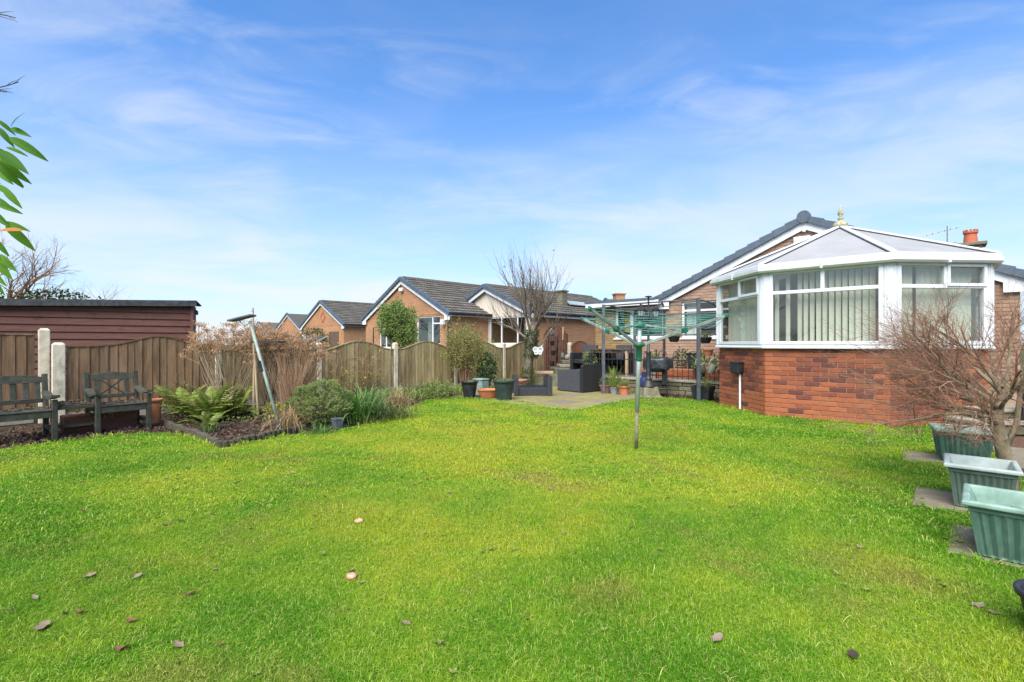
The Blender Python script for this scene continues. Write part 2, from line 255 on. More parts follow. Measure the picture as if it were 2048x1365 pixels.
M['soil_red'] = mat('reddish_bark_soil', [(0.0, (0.06, 0.033, 0.022)), (0.5, (0.12, 0.068, 0.045)), (1.0, (0.19, 0.12, 0.085))], rough=1.0, nscale=26, bump=1.0, bscale=80, spec=0.1, coords='World')
M['moss'] = mat('moss', [(0.0, (0.04, 0.065, 0.008)), (1.0, (0.12, 0.15, 0.02))], rough=1.0, nscale=30, isl=0.4, spec=0.1, bump=0.8)
M['bark'] = mat('grey_green_bark', [(0.0, (0.06, 0.052, 0.036)), (0.5, (0.13, 0.115, 0.08)), (1.0, (0.21, 0.19, 0.14))], rough=0.95, nscale=18, stretch=(1, 1, 0.4), bump=0.8, bscale=50, spec=0.15, coords='World')
M['bark_maple'] = mat('maple_bark', [(0.0, (0.10, 0.075, 0.045)), (0.5, (0.20, 0.16, 0.10)), (1.0, (0.31, 0.27, 0.19))], rough=0.9, nscale=16, stretch=(1, 1, 0.5), bump=0.7, bscale=50, spec=0.15, coords='World')
M['twig_red'] = mat('red_brown_twig', [(0.0, (0.15, 0.06, 0.04)), (0.5, (0.235, 0.12, 0.075)), (1.0, (0.33, 0.235, 0.145))], rough=0.75, nscale=4, isl=0.7, coords='World')
M['twig_brown'] = mat('brown_twig', [(0.0, (0.15, 0.08, 0.045)), (0.5, (0.26, 0.15, 0.085)), (1.0, (0.38, 0.25, 0.155))], rough=0.8, nscale=4, isl=0.8, coords='World')
M['twig_tan'] = mat('tan_stem', [(0.0, (0.19, 0.13, 0.075)), (0.5, (0.30, 0.215, 0.13)), (1.0, (0.40, 0.31, 0.20))], rough=0.8, nscale=4, isl=0.7, coords='World')
M['twig_dark'] = mat('dark_twig', [(0.0, (0.08, 0.06, 0.042)), (0.5, (0.14, 0.11, 0.08)), (1.0, (0.22, 0.18, 0.135))], rough=0.85, nscale=4, isl=0.7, coords='World')
def leafmat(name, cols, rough=0.5, transl=0.3, spec=0.4): return mat(name, [(i/(len(cols)-1), c) for i, c in enumerate(cols)], rough=rough, nscale=2.5, isl=0.75, transl=transl, spec=spec, coords='World')
M['leaf_hebe'] = leafmat('hebe_leaf', [(0.17, 0.215, 0.07), (0.27, 0.33, 0.11), (0.36, 0.43, 0.16), (0.44, 0.49, 0.19)])
M['leaf_strap'] = leafmat('strap_leaf', [(0.05, 0.11, 0.02), (0.085, 0.185, 0.035), (0.13, 0.25, 0.055), (0.25, 0.31, 0.11)], rough=0.4)
M['leaf_fern'] = leafmat('fern_leaf', [(0.095, 0.15, 0.02), (0.165, 0.24, 0.035), (0.245, 0.31, 0.055), (0.31, 0.33, 0.085)])
M['leaf_fern_old'] = leafmat('old_fern_leaf', [(0.140, 0.133, 0.042), (0.238, 0.231, 0.077), (0.350, 0.308, 0.133)])
M['leaf_pieris'] = leafmat('olive_shrub_leaf', [(0.109, 0.123, 0.032), (0.203, 0.217, 0.058), (0.304, 0.312, 0.094), (0.406, 0.362, 0.131)])
M['leaf_camellia'] = leafmat('camellia_leaf', [(0.029, 0.072, 0.023), (0.052, 0.111, 0.036), (0.098, 0.169, 0.065)], rough=0.3)
M['leaf_vine'] = leafmat('climber_leaf', [(0.109, 0.174, 0.032), (0.167, 0.254, 0.055), (0.232, 0.326, 0.087), (0.304, 0.362, 0.123)])
M['leaf_yellow'] = leafmat('yellow_leaf', [(0.28, 0.30, 0.045), (0.38, 0.37, 0.06), (0.20, 0.25, 0.05)])
M['leaf_yew'] = leafmat('dark_conifer_leaf', [(0.023, 0.052, 0.016), (0.046, 0.091, 0.026), (0.078, 0.130, 0.042)])
M['leaf_ivy'] = leafmat('ivy_leaf', [(0.023, 0.045, 0.011), (0.041, 0.077, 0.018), (0.081, 0.117, 0.032)], rough=0.4)
M['leaf_low'] = leafmat('ground_cover_leaf', [(0.085, 0.135, 0.024), (0.145, 0.215, 0.042), (0.22, 0.27, 0.07), (0.32, 0.3, 0.13)])
M['leaf_laurel'] = leafmat('laurel_leaf', [(0.035, 0.12, 0.006), (0.07, 0.19, 0.008), (0.12, 0.25, 0.014)], rough=0.55, transl=0.4, spec=0.15)
M['leaf_rust'] = leafmat('rust_leaf', [(0.40, 0.16, 0.02), (0.48, 0.20, 0.03)], transl=0.35)
M['grass_dry'] = leafmat('dry_grass_blade', [(0.250, 0.150, 0.075), (0.375, 0.250, 0.125), (0.500, 0.375, 0.200)], rough=0.8)
M['grass_mixed'] = leafmat('mixed_grass_blade', [(0.130, 0.182, 0.039), (0.208, 0.247, 0.065), (0.338, 0.312, 0.117)], rough=0.7)
M['flower_dry'] = leafmat('dried_flower_head', [(0.36, 0.19, 0.09), (0.5, 0.29, 0.155), (0.6, 0.39, 0.23), (0.42, 0.235, 0.125)], rough=0.9)
M['dead_leaf'] = leafmat('dead_leaf', [(0.06, 0.035, 0.024), (0.12, 0.07, 0.048), (0.20, 0.13, 0.09), (0.13, 0.10, 0.085)], rough=0.85, transl=0.1)
M['leaf_brown'] = leafmat('brown_fallen_leaf', [(0.14, 0.06, 0.035), (0.22, 0.10, 0.06)], rough=0.8, transl=0.1)
M['leaf_dark'] = leafmat('dark_fallen_leaf', [(0.035, 0.024, 0.016), (0.07, 0.045, 0.03)], rough=0.8, transl=0.1)
M['leaf_pale'] = leafmat('pale_fallen_leaf', [(0.2, 0.14, 0.1), (0.3, 0.22, 0.165)], rough=0.8, transl=0.1)
M['blue_gas'] = mat('blue_gas_bottle_paint', [(0.2, (0.016, 0.022, 0.10)), (0.8, (0.03, 0.04, 0.15))], rough=0.45, nscale=6)
M['cover'] = mat('black_vinyl_cover', [(0.2, (0.022, 0.025, 0.029)), (0.8, (0.05, 0.055, 0.062))], rough=0.32, nscale=9, bump=0.6, bscale=14)
M['bbq_green'] = mat('dark_green_enamel', (0.018, 0.055, 0.048), rough=0.35)
M['white_metal'] = mat('white_metal', (0.75, 0.76, 0.76), rough=0.4)
M['white_bucket'] = mat('white_bucket', [(0.2, (0.60, 0.57, 0.47)), (0.8, (0.72, 0.69, 0.59))], rough=0.5, nscale=6)
M['red_mark'] = mat('red_print', (0.62, 0.03, 0.09), rough=0.5)
M['dark_mark'] = mat('dark_print', (0.04, 0.04, 0.07), rough=0.5)
M['globe'] = mat('pale_green_glass_globe', (0.42, 0.60, 0.50), rough=0.12, transl=0.25)
M['lamp_glass'] = mat('frosted_lamp_glass', (0.55, 0.58, 0.56), rough=0.2, transl=0.3)
M['yellow_cloth'] = mat('yellow_cloth', (0.75, 0.42, 0.03), rough=0.8, transl=0.2)
M['curtain'] = mat('white_curtain', [(0.2, (0.74, 0.74, 0.70)), (0.8, (0.82, 0.82, 0.79))], rough=0.9, nscale=8, transl=0.25)
M['slate_pot'] = mat('slate_grey_pot', [(0.2, (0.07, 0.08, 0.095)), (0.8, (0.12, 0.13, 0.15))], rough=0.5, nscale=6)
M['zinc_pot'] = mat('zinc_grey_pot', [(0.2, (0.15, 0.165, 0.18)), (0.8, (0.25, 0.265, 0.28))], rough=0.5, nscale=6)
M['box_green'] = mat('pale_green_box', [(0.2, (0.14, 0.21, 0.17)), (0.8, (0.24, 0.32, 0.27))], rough=0.7, nscale=9, extra=stain((0.10, 0.12, 0.08), 8, 0.55, 0.8, amount=0.5))
M['clay_pot'] = mat('red_chimney_clay', (0.44, 0.12, 0.06), rough=0.8)
M['finial'] = mat('lichened_cream_plastic', [(0.2, (0.25, 0.23, 0.12)), (0.8, (0.48, 0.45, 0.30))], rough=0.7, nscale=25)
M['apple_red'] = mat('pink_apple_skin', [(0.2, (0.62, 0.20, 0.15)), (0.8, (0.72, 0.36, 0.25))], rough=0.45, nscale=20)
M['apple_flesh'] = mat('orange_apple_flesh', [(0.2, (0.62, 0.25, 0.10)), (0.8, (0.80, 0.56, 0.34))], rough=0.6, nscale=40)

# lawn colours: grass that is mossy and yellow in patches, one pattern over soil sheet and blades alike
def lawn_mat(name, blades):
    m = bpy.data.materials.new(name); m.use_nodes = True
    nt = m.node_tree; n, l = nt.nodes, nt.links; n.clear()
    out = n.new('ShaderNodeOutputMaterial'); b = n.new('ShaderNodeBsdfPrincipled'); b.inputs['Roughness'].default_value = 0.65; b.inputs['Specular IOR Level'].default_value = 0.1
    g = n.new('ShaderNodeNewGeometry')
    def nz(scale, det, off):
        mp_ = n.new('ShaderNodeMapping'); mp_.inputs['Location'].default_value = off; l.new(g.outputs['Position'], mp_.inputs[0])
        t = n.new('ShaderNodeTexNoise'); t.inputs['Scale'].default_value = scale; t.inputs['Detail'].default_value = det; t.inputs['Roughness'].default_value = 0.6
        l.new(mp_.outputs[0], t.inputs['Vector']); return t.outputs[0]
    def mth(op, a, c):
        k = n.new('ShaderNodeMath'); k.operation = op
        for i, x in enumerate((a, c)):
            if isinstance(x, (int, float)): k.inputs[i].default_value = x
            else: l.new(x, k.inputs[i])
        return k.outputs[0]
    def rmp(x, lo, hi, a=0.0, c=1.0):
        k = n.new('ShaderNodeMapRange'); k.inputs[1].default_value = lo; k.inputs[2].default_value = hi; k.inputs[3].default_value = a; k.inputs[4].default_value = c
        l.new(x, k.inputs[0]); return k.outputs[0]
    # mossy yellow middle of the lawn
    vd = n.new('ShaderNodeVectorMath'); vd.operation = 'SUBTRACT'; l.new(g.outputs['Position'], vd.inputs[0]); vd.inputs[1].default_value = (-0.1, 6.2, 0)
    vs = n.new('ShaderNodeVectorMath'); vs.operation = 'MULTIPLY'; l.new(vd.outputs[0], vs.inputs[0]); vs.inputs[1].default_value = (0.30, 0.27, 0)
    ln = n.new('ShaderNodeVectorMath'); ln.operation = 'LENGTH'; l.new(vs.outputs[0], ln.inputs[0])
    mid = rmp(ln.outputs['Value'], 0.1, 1.3, 0.46, 0.0)
    patch = rmp(nz(0.9, 7, (11, 3, 0)), 0.36, 0.64)
    fine = rmp(nz(7, 4, (2, 8, 0)), 0.3, 0.7)
    f = mth('ADD', mth('MULTIPLY', patch, 0.58), mth('MULTIPLY', fine, 0.20)); f = mth('ADD', f, mid)
    if blades:
        f = mth('ADD', f, mth('MULTIPLY', g.outputs['Random Per Island'], 0.16))
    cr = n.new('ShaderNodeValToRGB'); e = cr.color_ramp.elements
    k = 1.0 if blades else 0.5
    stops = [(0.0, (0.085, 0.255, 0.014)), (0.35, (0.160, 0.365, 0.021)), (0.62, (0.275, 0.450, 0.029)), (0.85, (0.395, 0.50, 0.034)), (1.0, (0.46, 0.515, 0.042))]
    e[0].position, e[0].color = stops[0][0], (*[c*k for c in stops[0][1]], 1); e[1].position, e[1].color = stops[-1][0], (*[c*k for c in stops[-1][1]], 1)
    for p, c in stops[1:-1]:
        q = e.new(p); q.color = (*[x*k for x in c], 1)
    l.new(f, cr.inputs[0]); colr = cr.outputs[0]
    # thin brown bare spots
    bare = rmp(nz(1.1, 7, (31, 17, 0)), 0.54, 0.70, 0.0, 0.75)
    mx = n.new('ShaderNodeMix'); mx.data_type = 'RGBA'; l.new(bare, mx.inputs[0]); l.new(colr, mx.inputs[6]); mx.inputs[7].default_value = (0.36, 0.31, 0.08, 1) if blades else (0.10, 0.085, 0.035, 1)
    colr = mx.outputs[2]
    if blades:  # a few straw blades and a few dark ones
        a = n.new('ShaderNodeMath'); a.operation = 'FRACT'; k2 = mth('MULTIPLY', g.outputs['Random Per Island'], 17.3); l.new(k2, a.inputs[0])
        st = rmp(a.outputs[0], 0.88, 0.92, 0.0, 0.8)
        m2 = n.new('ShaderNodeMix'); m2.data_type = 'RGBA'; l.new(st, m2.inputs[0]); l.new(colr, m2.inputs[6]); m2.inputs[7].default_value = (0.55, 0.52, 0.16, 1); colr = m2.outputs[2]
        hv = n.new('ShaderNodeHueSaturation'); l.new(colr, hv.inputs['Color']); l.new(rmp(a.outputs[0], 0.0, 0.9, 0.52, 1.20), hv.inputs['Value']); colr = hv.outputs[0]
    l.new(colr, b.inputs['Base Color'])
    sh_o = b.outputs[0]
    if blades:
        tr = n.new('ShaderNodeBsdfTranslucent'); l.new(colr, tr.inputs[0]); ms = n.new('ShaderNodeMixShader'); ms.inputs[0].default_value = 0.35
        l.new(b.outputs[0], ms.inputs[1]); l.new(tr.outputs[0], ms.inputs[2]); sh_o = ms.outputs[0]
    l.new(sh_o, out.inputs[0]); return m
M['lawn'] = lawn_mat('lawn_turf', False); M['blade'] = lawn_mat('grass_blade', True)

# ---------------------------------------------------------------- mesh helpers
def T(x, y=0, z=0): return Matrix.Translation(Vector((x, y, z)))
def RZ(a): return Matrix.Rotation(a, 4, 'Z')
def RX(a): return Matrix.Rotation(a, 4, 'X')
def RY(a): return Matrix.Rotation(a, 4, 'Y')
def SC(x, y, z): return Matrix.Diagonal((x, y, z, 1))
def frame(o, x, y, z): return Matrix(((x[0], y[0], z[0], o[0]), (x[1], y[1], z[1], o[1]), (x[2], y[2], z[2], o[2]), (0, 0, 0, 1)))
def perp(d):
    d = d.normalized(); a = Vector((0, 0, 1)) if abs(d.z) < 0.9 else Vector((1, 0, 0))
    u = d.cross(a).normalized(); return u, d.cross(u).normalized()

class MB:
    def __init__(s): s.v = []; s.f = []; s.mi = []
    def add(s, vs, fs, X=None, mi=0):
        o = len(s.v)
        if X is None: s.v.extend([tuple(v) for v in vs])
        else: s.v.extend([tuple(X @ Vector(v)) for v in vs])
        s.f.extend([tuple(i+o for i in f) for f in fs]); s.mi.extend([mi]*len(fs)); return s
    def box(s, x0, x1, y0, y1, z0, z1, X=None, mi=0):
        return s.add([(x0,y0,z0),(x1,y0,z0),(x1,y1,z0),(x0,y1,z0),(x0,y0,z1),(x1,y0,z1),(x1,y1,z1),(x0,y1,z1)],
                     [(0,3,2,1),(4,5,6,7),(0,1,5,4),(1,2,6,5),(2,3,7,6),(3,0,4,7)], X, mi)
    def bbox(s, x0, x1, y0, y1, z0, z1, c=0.004, X=None, mi=0):      # box with chamfered edges
        vs = []; fs = []
        xs, ys, zs = (x0, x1), (y0, y1), (z0, z1)
        idx = {}
        for i in (0, 1):
            for j in (0, 1):
                for k in (0, 1):
                    sx, sy, sz = (1 if i == 0 else -1), (1 if j == 0 else -1), (1 if k == 0 else -1)
                    idx[i,j,k,'x'] = len(vs); vs.append((xs[i], ys[j]+sy*c, zs[k]+sz*c))
                    idx[i,j,k,'y'] = len(vs); vs.append((xs[i]+sx*c, ys[j], zs[k]+sz*c))
                    idx[i,j,k,'z'] = len(vs); vs.append((xs[i]+sx*c, ys[j]+sy*c, zs[k]))
        def q(a, flip): fs.append(tuple(reversed(a)) if flip else tuple(a))
        for i in (0, 1): q([idx[i,0,0,'x'], idx[i,1,0,'x'], idx[i,1,1,'x'], idx[i,0,1,'x']], i == 0)
        for j in (0, 1): q([idx[0,j,0,'y'], idx[1,j,0,'y'], idx[1,j,1,'y'], idx[0,j,1,'y']], j == 1)
        for k in (0, 1): q([idx[0,0,k,'z'], idx[1,0,k,'z'], idx[1,1,k,'z'], idx[0,1,k,'z']], k == 0)
        for i in (0, 1):
            for j in (0, 1): q([idx[i,j,0,'x'], idx[i,j,1,'x'], idx[i,j,1,'y'], idx[i,j,0,'y']], (i+j) % 2 == 1)
            for k in (0, 1): q([idx[i,0,k,'x'], idx[i,1,k,'x'], idx[i,1,k,'z'], idx[i,0,k,'z']], (i+k) % 2 == 0)
        for j in (0, 1):
            for k in (0, 1): q([idx[0,j,k,'y'], idx[1,j,k,'y'], idx[1,j,k,'z'], idx[0,j,k,'z']], (j+k) % 2 == 1)
        for i in (0, 1):
            for j in (0, 1):
                for k in (0, 1): q([idx[i,j,k,'x'], idx[i,j,k,'y'], idx[i,j,k,'z']], (i+j+k) % 2 == 0)
        return s.add(vs, fs, X, mi)
    def bar(s, a, b, w, h, up=Vector((0, 0, 1)), mi=0, c=0.0):          # a beam from a to b
        a, b = Vector(a), Vector(b); d = (b-a); L = d.length; d.normalize()
        u = Vector(up).cross(d)
        if u.length < 1e-4: u = Vector((1, 0, 0))
        u.normalize(); w2 = d.cross(u).normalized()
        X = frame(a, d, u, w2)
        return s.bbox(0, L, -w/2, w/2, -h/2, h/2, c, X, mi) if c else s.box(0, L, -w/2, w/2, -h/2, h/2, X, mi)
    def tube(s, pts, rad, n=6, mi=0, cap=True):
        pts = [Vector(p) for p in pts]; k = len(pts)
        rad = [rad]*k if isinstance(rad, (int, float)) else rad
        vs, fs = [], []
        u = None
        for i, p in enumerate(pts):
            d = (pts[min(i+1, k-1)]-pts[max(i-1, 0)])
            if d.length < 1e-9: d = Vector((0, 0, 1))
            d.normalize()
            if u is None: u, w = perp(d)
            else:
                u = (u-d*u.dot(d))
                if u.length < 1e-6: u, w = perp(d)
                u.normalize(); w = d.cross(u)
            for j in range(n):
                t = 2*math.pi*j/n; vs.append(p+(u*math.cos(t)+w*math.sin(t))*rad[i])
        for i in range(k-1):
            for j in range(n):
                j2 = (j+1) % n; fs.append((i*n+j, i*n+j2, (i+1)*n+j2, (i+1)*n+j))
        if cap: fs.append(tuple(reversed(range(n)))); fs.append(tuple((k-1)*n+j for j in range(n)))
        return s.add(vs, fs, None, mi)
    def lathe(s, prof, n=20, X=None, mi=0, squash=None):
        vs, fs = [], []
        for r, z in prof:
            for j in range(n):
                t = 2*math.pi*j/n; q = 1.0 if not squash else squash(t, z)
                vs.append((r*math.cos(t)*q, r*math.sin(t)*q, z))
        for i in range(len(prof)-1):
            for j in range(n):
                j2 = (j+1) % n; fs.append((i*n+j, i*n+j2, (i+1)*n+j2, (i+1)*n+j))
        if prof[0][0] > 1e-6: fs.append(tuple(reversed(range(n))))
        if prof[-1][0] > 1e-6: fs.append(tuple((len(prof)-1)*n+j for j in range(n)))
        return s.add(vs, fs, X, mi)
    def prism(s, poly, y0, y1, X=None, mi=0):        # poly in (x, z), extruded along y
        n = len(poly); vs = [(x, y0, z) for x, z in poly]+[(x, y1, z) for x, z in poly]
        fs = [tuple(range(n)), tuple(reversed(range(n, 2*n)))]+[(i, i+n, (i+1) % n+n, (i+1) % n) for i in range(n)]
        return s.add(vs, fs, X, mi)
    def slabp(s, poly, z0, z1, X=None, mi=0):        # poly in (x, y), counter-clockwise, extruded along z
        n = len(poly); vs = [(p[0], p[1], z0) for p in poly]+[(p[0], p[1], z1) for p in poly]
        fs = [tuple(reversed(range(n))), tuple(range(n, 2*n))]+[(i, (i+1) % n, (i+1) % n+n, i+n) for i in range(n)]
        return s.add(vs, fs, X, mi)
    def sweep(s, path, prof, X=None, mi=0, closed_prof=True):   # path in (x, y); prof of (outward, z); outward = right of travel
        path = [Vector((p[0], p[1])) for p in path]; k = len(path); n = len(prof); vs, fs = [], []
        for i, p in enumerate(path):
            d0 = (p-path[i-1]).normalized() if i else None; d1 = (path[i+1]-p).normalized() if i < k-1 else None
            d0 = d0 or d1; d1 = d1 or d0
            n0, n1_ = Vector((d0.y, -d0.x)), Vector((d1.y, -d1.x)); m = (n0+n1_); m = m/(m.length_squared/2) if m.length > 1e-6 else n0
            for o, z in prof: q = p+m*o; vs.append((q.x, q.y, z))
        for i in range(k-1):
            for j in range(n if closed_prof else n-1):
                j2 = (j+1) % n; fs.append((i*n+j, (i+1)*n+j, (i+1)*n+j2, i*n+j2))
        if closed_prof: fs.append(tuple(range(n))); fs.append(tuple((k-1)*n+j for j in reversed(range(n))))
        return s.add(vs, fs, X, mi)
    def sphere(s, c, r, n=10, X=None, mi=0, sz=1.0):
        pr = [(max(1e-7, r*math.sin(math.pi*i/(n//2+2))), -r*sz*math.cos(math.pi*i/(n//2+2))) for i in range(n//2+3)]
        return s.lathe(pr, n, (X or Matrix())@T(*c), mi)
    def leaf(s, p, d, nrm, L, W, fold=0.15, droop=0.0, mi=0):            # 4-triangle leaf
        d = d.normalized(); w = d.cross(nrm)
        if w.length < 1e-5: w = perp(d)[0]
        w.normalize(); nn = w.cross(d)
        a = p; m = p+d*L*0.5-nn*W*fold; t = p+d*L-nn*L*droop
        o = len(s.v); e = nn*W*fold
        s.v.extend([tuple(a), tuple(p+d*L*0.45+w*W*0.5+e), tuple(t), tuple(p+d*L*0.45-w*W*0.5+e), tuple(m)])
        s.f.extend([(o, o+1, o+4), (o+1, o+2, o+4), (o+2, o+3, o+4), (o+3, o, o+4)]); s.mi.extend([mi]*4)
    def leaf2(s, p, d, nrm, L, W, mi=0):                                  # 2-triangle leaf
        d = d.normalized(); w = d.cross(nrm)
        if w.length < 1e-5: w = perp(d)[0]
        w.normalize(); nn = w.cross(d); o = len(s.v)
        s.v.extend([tuple(p), tuple(p+d*L*0.5+w*W*0.5+nn*W*0.2), tuple(p+d*L), tuple(p+d*L*0.5-w*W*0.5+nn*W*0.2)])
        s.f.extend([(o, o+1, o+2), (o, o+2, o+3)]); s.mi.extend([mi]*2)
    def ribbon(s, pts, wid, side, mi=0):
        o = len(s.v); k = len(pts)
        for p, w in zip(pts, wid): s.v.append(tuple(p+side*w/2)); s.v.append(tuple(p-side*w/2))
        for i in range(k-1): s.f.append((o+2*i, o+2*i+1, o+2*i+3, o+2*i+2)); s.mi.append(mi)
    def mesh(s, name, mats, smooth=False):
        me = bpy.data.meshes.new(name); me.from_pydata(s.v, [], s.f)
        for m in (mats if isinstance(mats, (list, tuple)) else [mats]): me.materials.append(M[m] if isinstance(m, str) else m)
        if isinstance(mats, (list, tuple)) and len(mats) > 1: me.polygons.foreach_set('material_index', s.mi)
        if smooth:
            me.polygons.foreach_set('use_smooth', [True]*len(me.polygons))
        me.update(); return me
    def build(s, name, mats, parent=None, smooth=False, X=None, bevel=0.0):
        return link(name, s.mesh(name, mats, smooth), parent, X, bevel)

def link(name, me, parent=None, X=None, bevel=0.0):
    o = bpy.data.objects.new(name, me); col.objects.link(o)
    if parent: o.parent = parent
    if X is not None: o.matrix_basis = X
    if bevel:
        b = o.modifiers.new('bevel', 'BEVEL'); b.width = bevel; b.segments = 1; b.limit_method = 'ANGLE'; b.angle_limit = R(40)
    return o
def tag(o, label=None, cat=None, group=None, kind=None):
    if label: o['label'] = label
    if cat: o['category'] = cat
    if group: o['group'] = group
    if kind: o['kind'] = kind
    return o
def thing(name, label, cat, loc=(0, 0, 0), rz=0.0, group=None):
    o = bpy.data.objects.new(name, None); col.objects.link(o); o.location = loc; o.rotation_euler = (0, 0, rz); o.empty_display_size = 0.1
    return tag(o, label, cat, group)
def wmat(o):
    X = o.matrix_basis.copy(); p = o.parent
    while p: X = p.matrix_basis @ X; p = p.parent
    return X
def pieces(name, specs, meshes, parent, limit=300, order=None):
    """specs = [(local matrix, mesh key)]; the `limit` largest in view become objects of their own, the rest one joined part"""
    # empties set loc/rot through properties: make sure matrix_basis is current
    W = wmat(parent)
    eye = Vector((0, 0, CAMZ))
    sp = sorted(specs, key=order or (lambda t: ((W @ t[0]).translation-eye).length))
    for X, k in sp[:limit]: link(name, meshes[k], parent, X)
    rest = sp[limit:]
    if rest:
        keys = sorted({k for _, k in rest}); mb = MB(); mats = [meshes[k].materials[0] for k in keys]
        for X, k in rest:
            me = meshes[k]; mb.add([v.co for v in me.vertices], [tuple(p.vertices) for p in me.polygons], X, keys.index(k))
        o = mb.build(name+'_courses', mats, parent); o['kind'] = 'stuff'
    return sp

def wall_sheet(mb, x0, x1, z0, z1, holes, y, t=0.1, X=None, mi=0):
    """a wall of thickness t (towards +y) with rectangular openings"""
    xs = sorted({x0, x1, *[min(max(h[i], x0), x1) for h in holes for i in (0, 1)]}); zs = sorted({z0, z1, *[min(max(h[i], z0), z1) for h in holes for i in (2, 3)]})
    for i in range(len(xs)-1):
        for j in range(len(zs)-1):
            cx, cz = (xs[i]+xs[i+1])/2, (zs[j]+zs[j+1])/2
            if any(h[0] < cx < h[1] and h[2] < cz < h[3] for h in holes): continue
            mb.box(xs[i], xs[i+1], y, y+t, zs[j], zs[j+1], X, mi)
def brick_mesh(name, m, L=0.215, D=0.045, H=0.065, c=0.004):
    return MB().bbox(-L/2, L/2, 0, D, 0, H, c).mesh(name, m)
def brick_rows(x0, x1, z0, rows, keyf, X=Matrix(), L=0.225, C=0.075, clip=None, jit=0.0015):
    """stretcher bond from x0 to x1; local brick faces -y"""
    sp = []
    for r in range(rows):
        z = z0+r*C+0.005; x = x0-(L/2 if r % 2 else 0)
        while x < x1-0.02:
            a, b = max(x, x0)+(0.0 if x < x0 else 0.005), min(x+L, x1)-(0.0 if x+L > x1 else 0.005)
            x += L
            if b-a < 0.03: continue
            segs = clip(a, b, z, z+0.065) if clip else [(a, b)]
            for a2, b2 in segs:
                if b2-a2 < 0.03: continue
                k = keyf(r, (a2+b2)/2)
                if k is None: continue
                sp.append((X @ T((a2+b2)/2, rng.uniform(-jit, jit), z) @ SC((b2-a2)/0.215, 1, 1), k))
    return sp
def cut(holes):
    def f(a, b, z0, z1):
        segs = [(a, b)]
        for h in holes:
            if z1 <= h[2]+0.02 or z0 >= h[3]-0.02: continue
            out = []
            for p, q in segs:
                if q <= h[0] or p >= h[1]: out.append((p, q)); continue
                if p < h[0]: out.append((p, h[0]))
                if q > h[1]: out.append((h[1], q))
            segs = out
        return segs
    return f
def window(parent, x0, x1, z0, z1, y, X=Matrix(), cols=(), rows=(), panes=None, fr=0.055, dep=0.07, gl='glass', name='window', sill=True, openers=(), mt='upvc'):
    """frame > panes; cols / rows = positions of mullions and transoms [(pos, from, to)]; panes = openings"""
    mb = MB()
    y0, y1 = y-dep*0.4, y+dep*0.6
    mb.bbox(x0, x1, y0, y1, z0, z0+fr, 0.005, X); mb.bbox(x0, x1, y0, y1, z1-fr, z1, 0.005, X)
    mb.bbox(x0, x0+fr, y0+0.001, y1, z0+fr, z1-fr, 0.005, X); mb.bbox(x1-fr, x1, y0+0.001, y1, z0+fr, z1-fr, 0.005, X)
    for p, a, b in cols: mb.bbox(p-fr/2, p+fr/2, y0+0.002, y1, a, b, 0.005, X)
    for p, a, b in rows: mb.bbox(a, b, y0+0.003, y1, p-fr/2, p+fr/2, 0.005, X)
    f = mb.build(name, mt, parent)
    for a, b, c, d in panes: MB().box(a, b, y+0.006, y+0.012, c, d, X).build('pane', gl, f)
    for a, b, c, d in openers:
        k = MB(); e = 0.045; yo = y0-0.018
        k.bbox(a, b, yo, y0+0.02, c, c+e, 0.005, X); k.bbox(a, b, yo, y0+0.02, d-e, d, 0.005, X); k.bbox(a, a+e, yo+0.001, y0+0.02, c+e, d-e, 0.005, X); k.bbox(b-e, b, yo+0.001, y0+0.02, c+e, d-e, 0.005, X)
        k.build('casement', mt, f)
    if sill:
        MB().bbox(x0-0.04, x1+0.04, y0-0.07, y1, z0-0.045, z0-0.002, 0.006, X).build('sill', mt, f)
    return f
def tile_mesh(name, m, W=0.33, L=0.36):
    mb = MB(); prof = [(0, 0.012), (0.03, 0.035), (0.075, 0.035), (0.105, 0.012), (0.165, 0.012), (0.195, 0.035), (0.24, 0.035), (0.27, 0.012), (W-0.004, 0.012)]
    n = len(prof); vs = [(x, 0, z+0.045) for x, z in prof]+[(x, L, z) for x, z in prof]+[(x, 0, 0.0) for x, z in prof]
    fs = [(i, i+1, n+i+1, n+i) for i in range(n-1)]+[(2*n+i, 2*n+i+1, i+1, i) for i in range(n-1)]
    return mb.add(vs, fs).mesh(name, m)
def tile_slope(eave, along, up, nrm, ncol, nrow, W=0.33, E=0.29, skip=None):
    sp = []
    for r in range(nrow):
        for c in range(ncol):
            o = Vector(eave)+along*(c*W+(0.5*W if r % 2 else 0)*0)+up*(r*E)
            if skip and skip(o): continue
            sp.append((frame(o, along, up, nrm), 't'))
    return sp

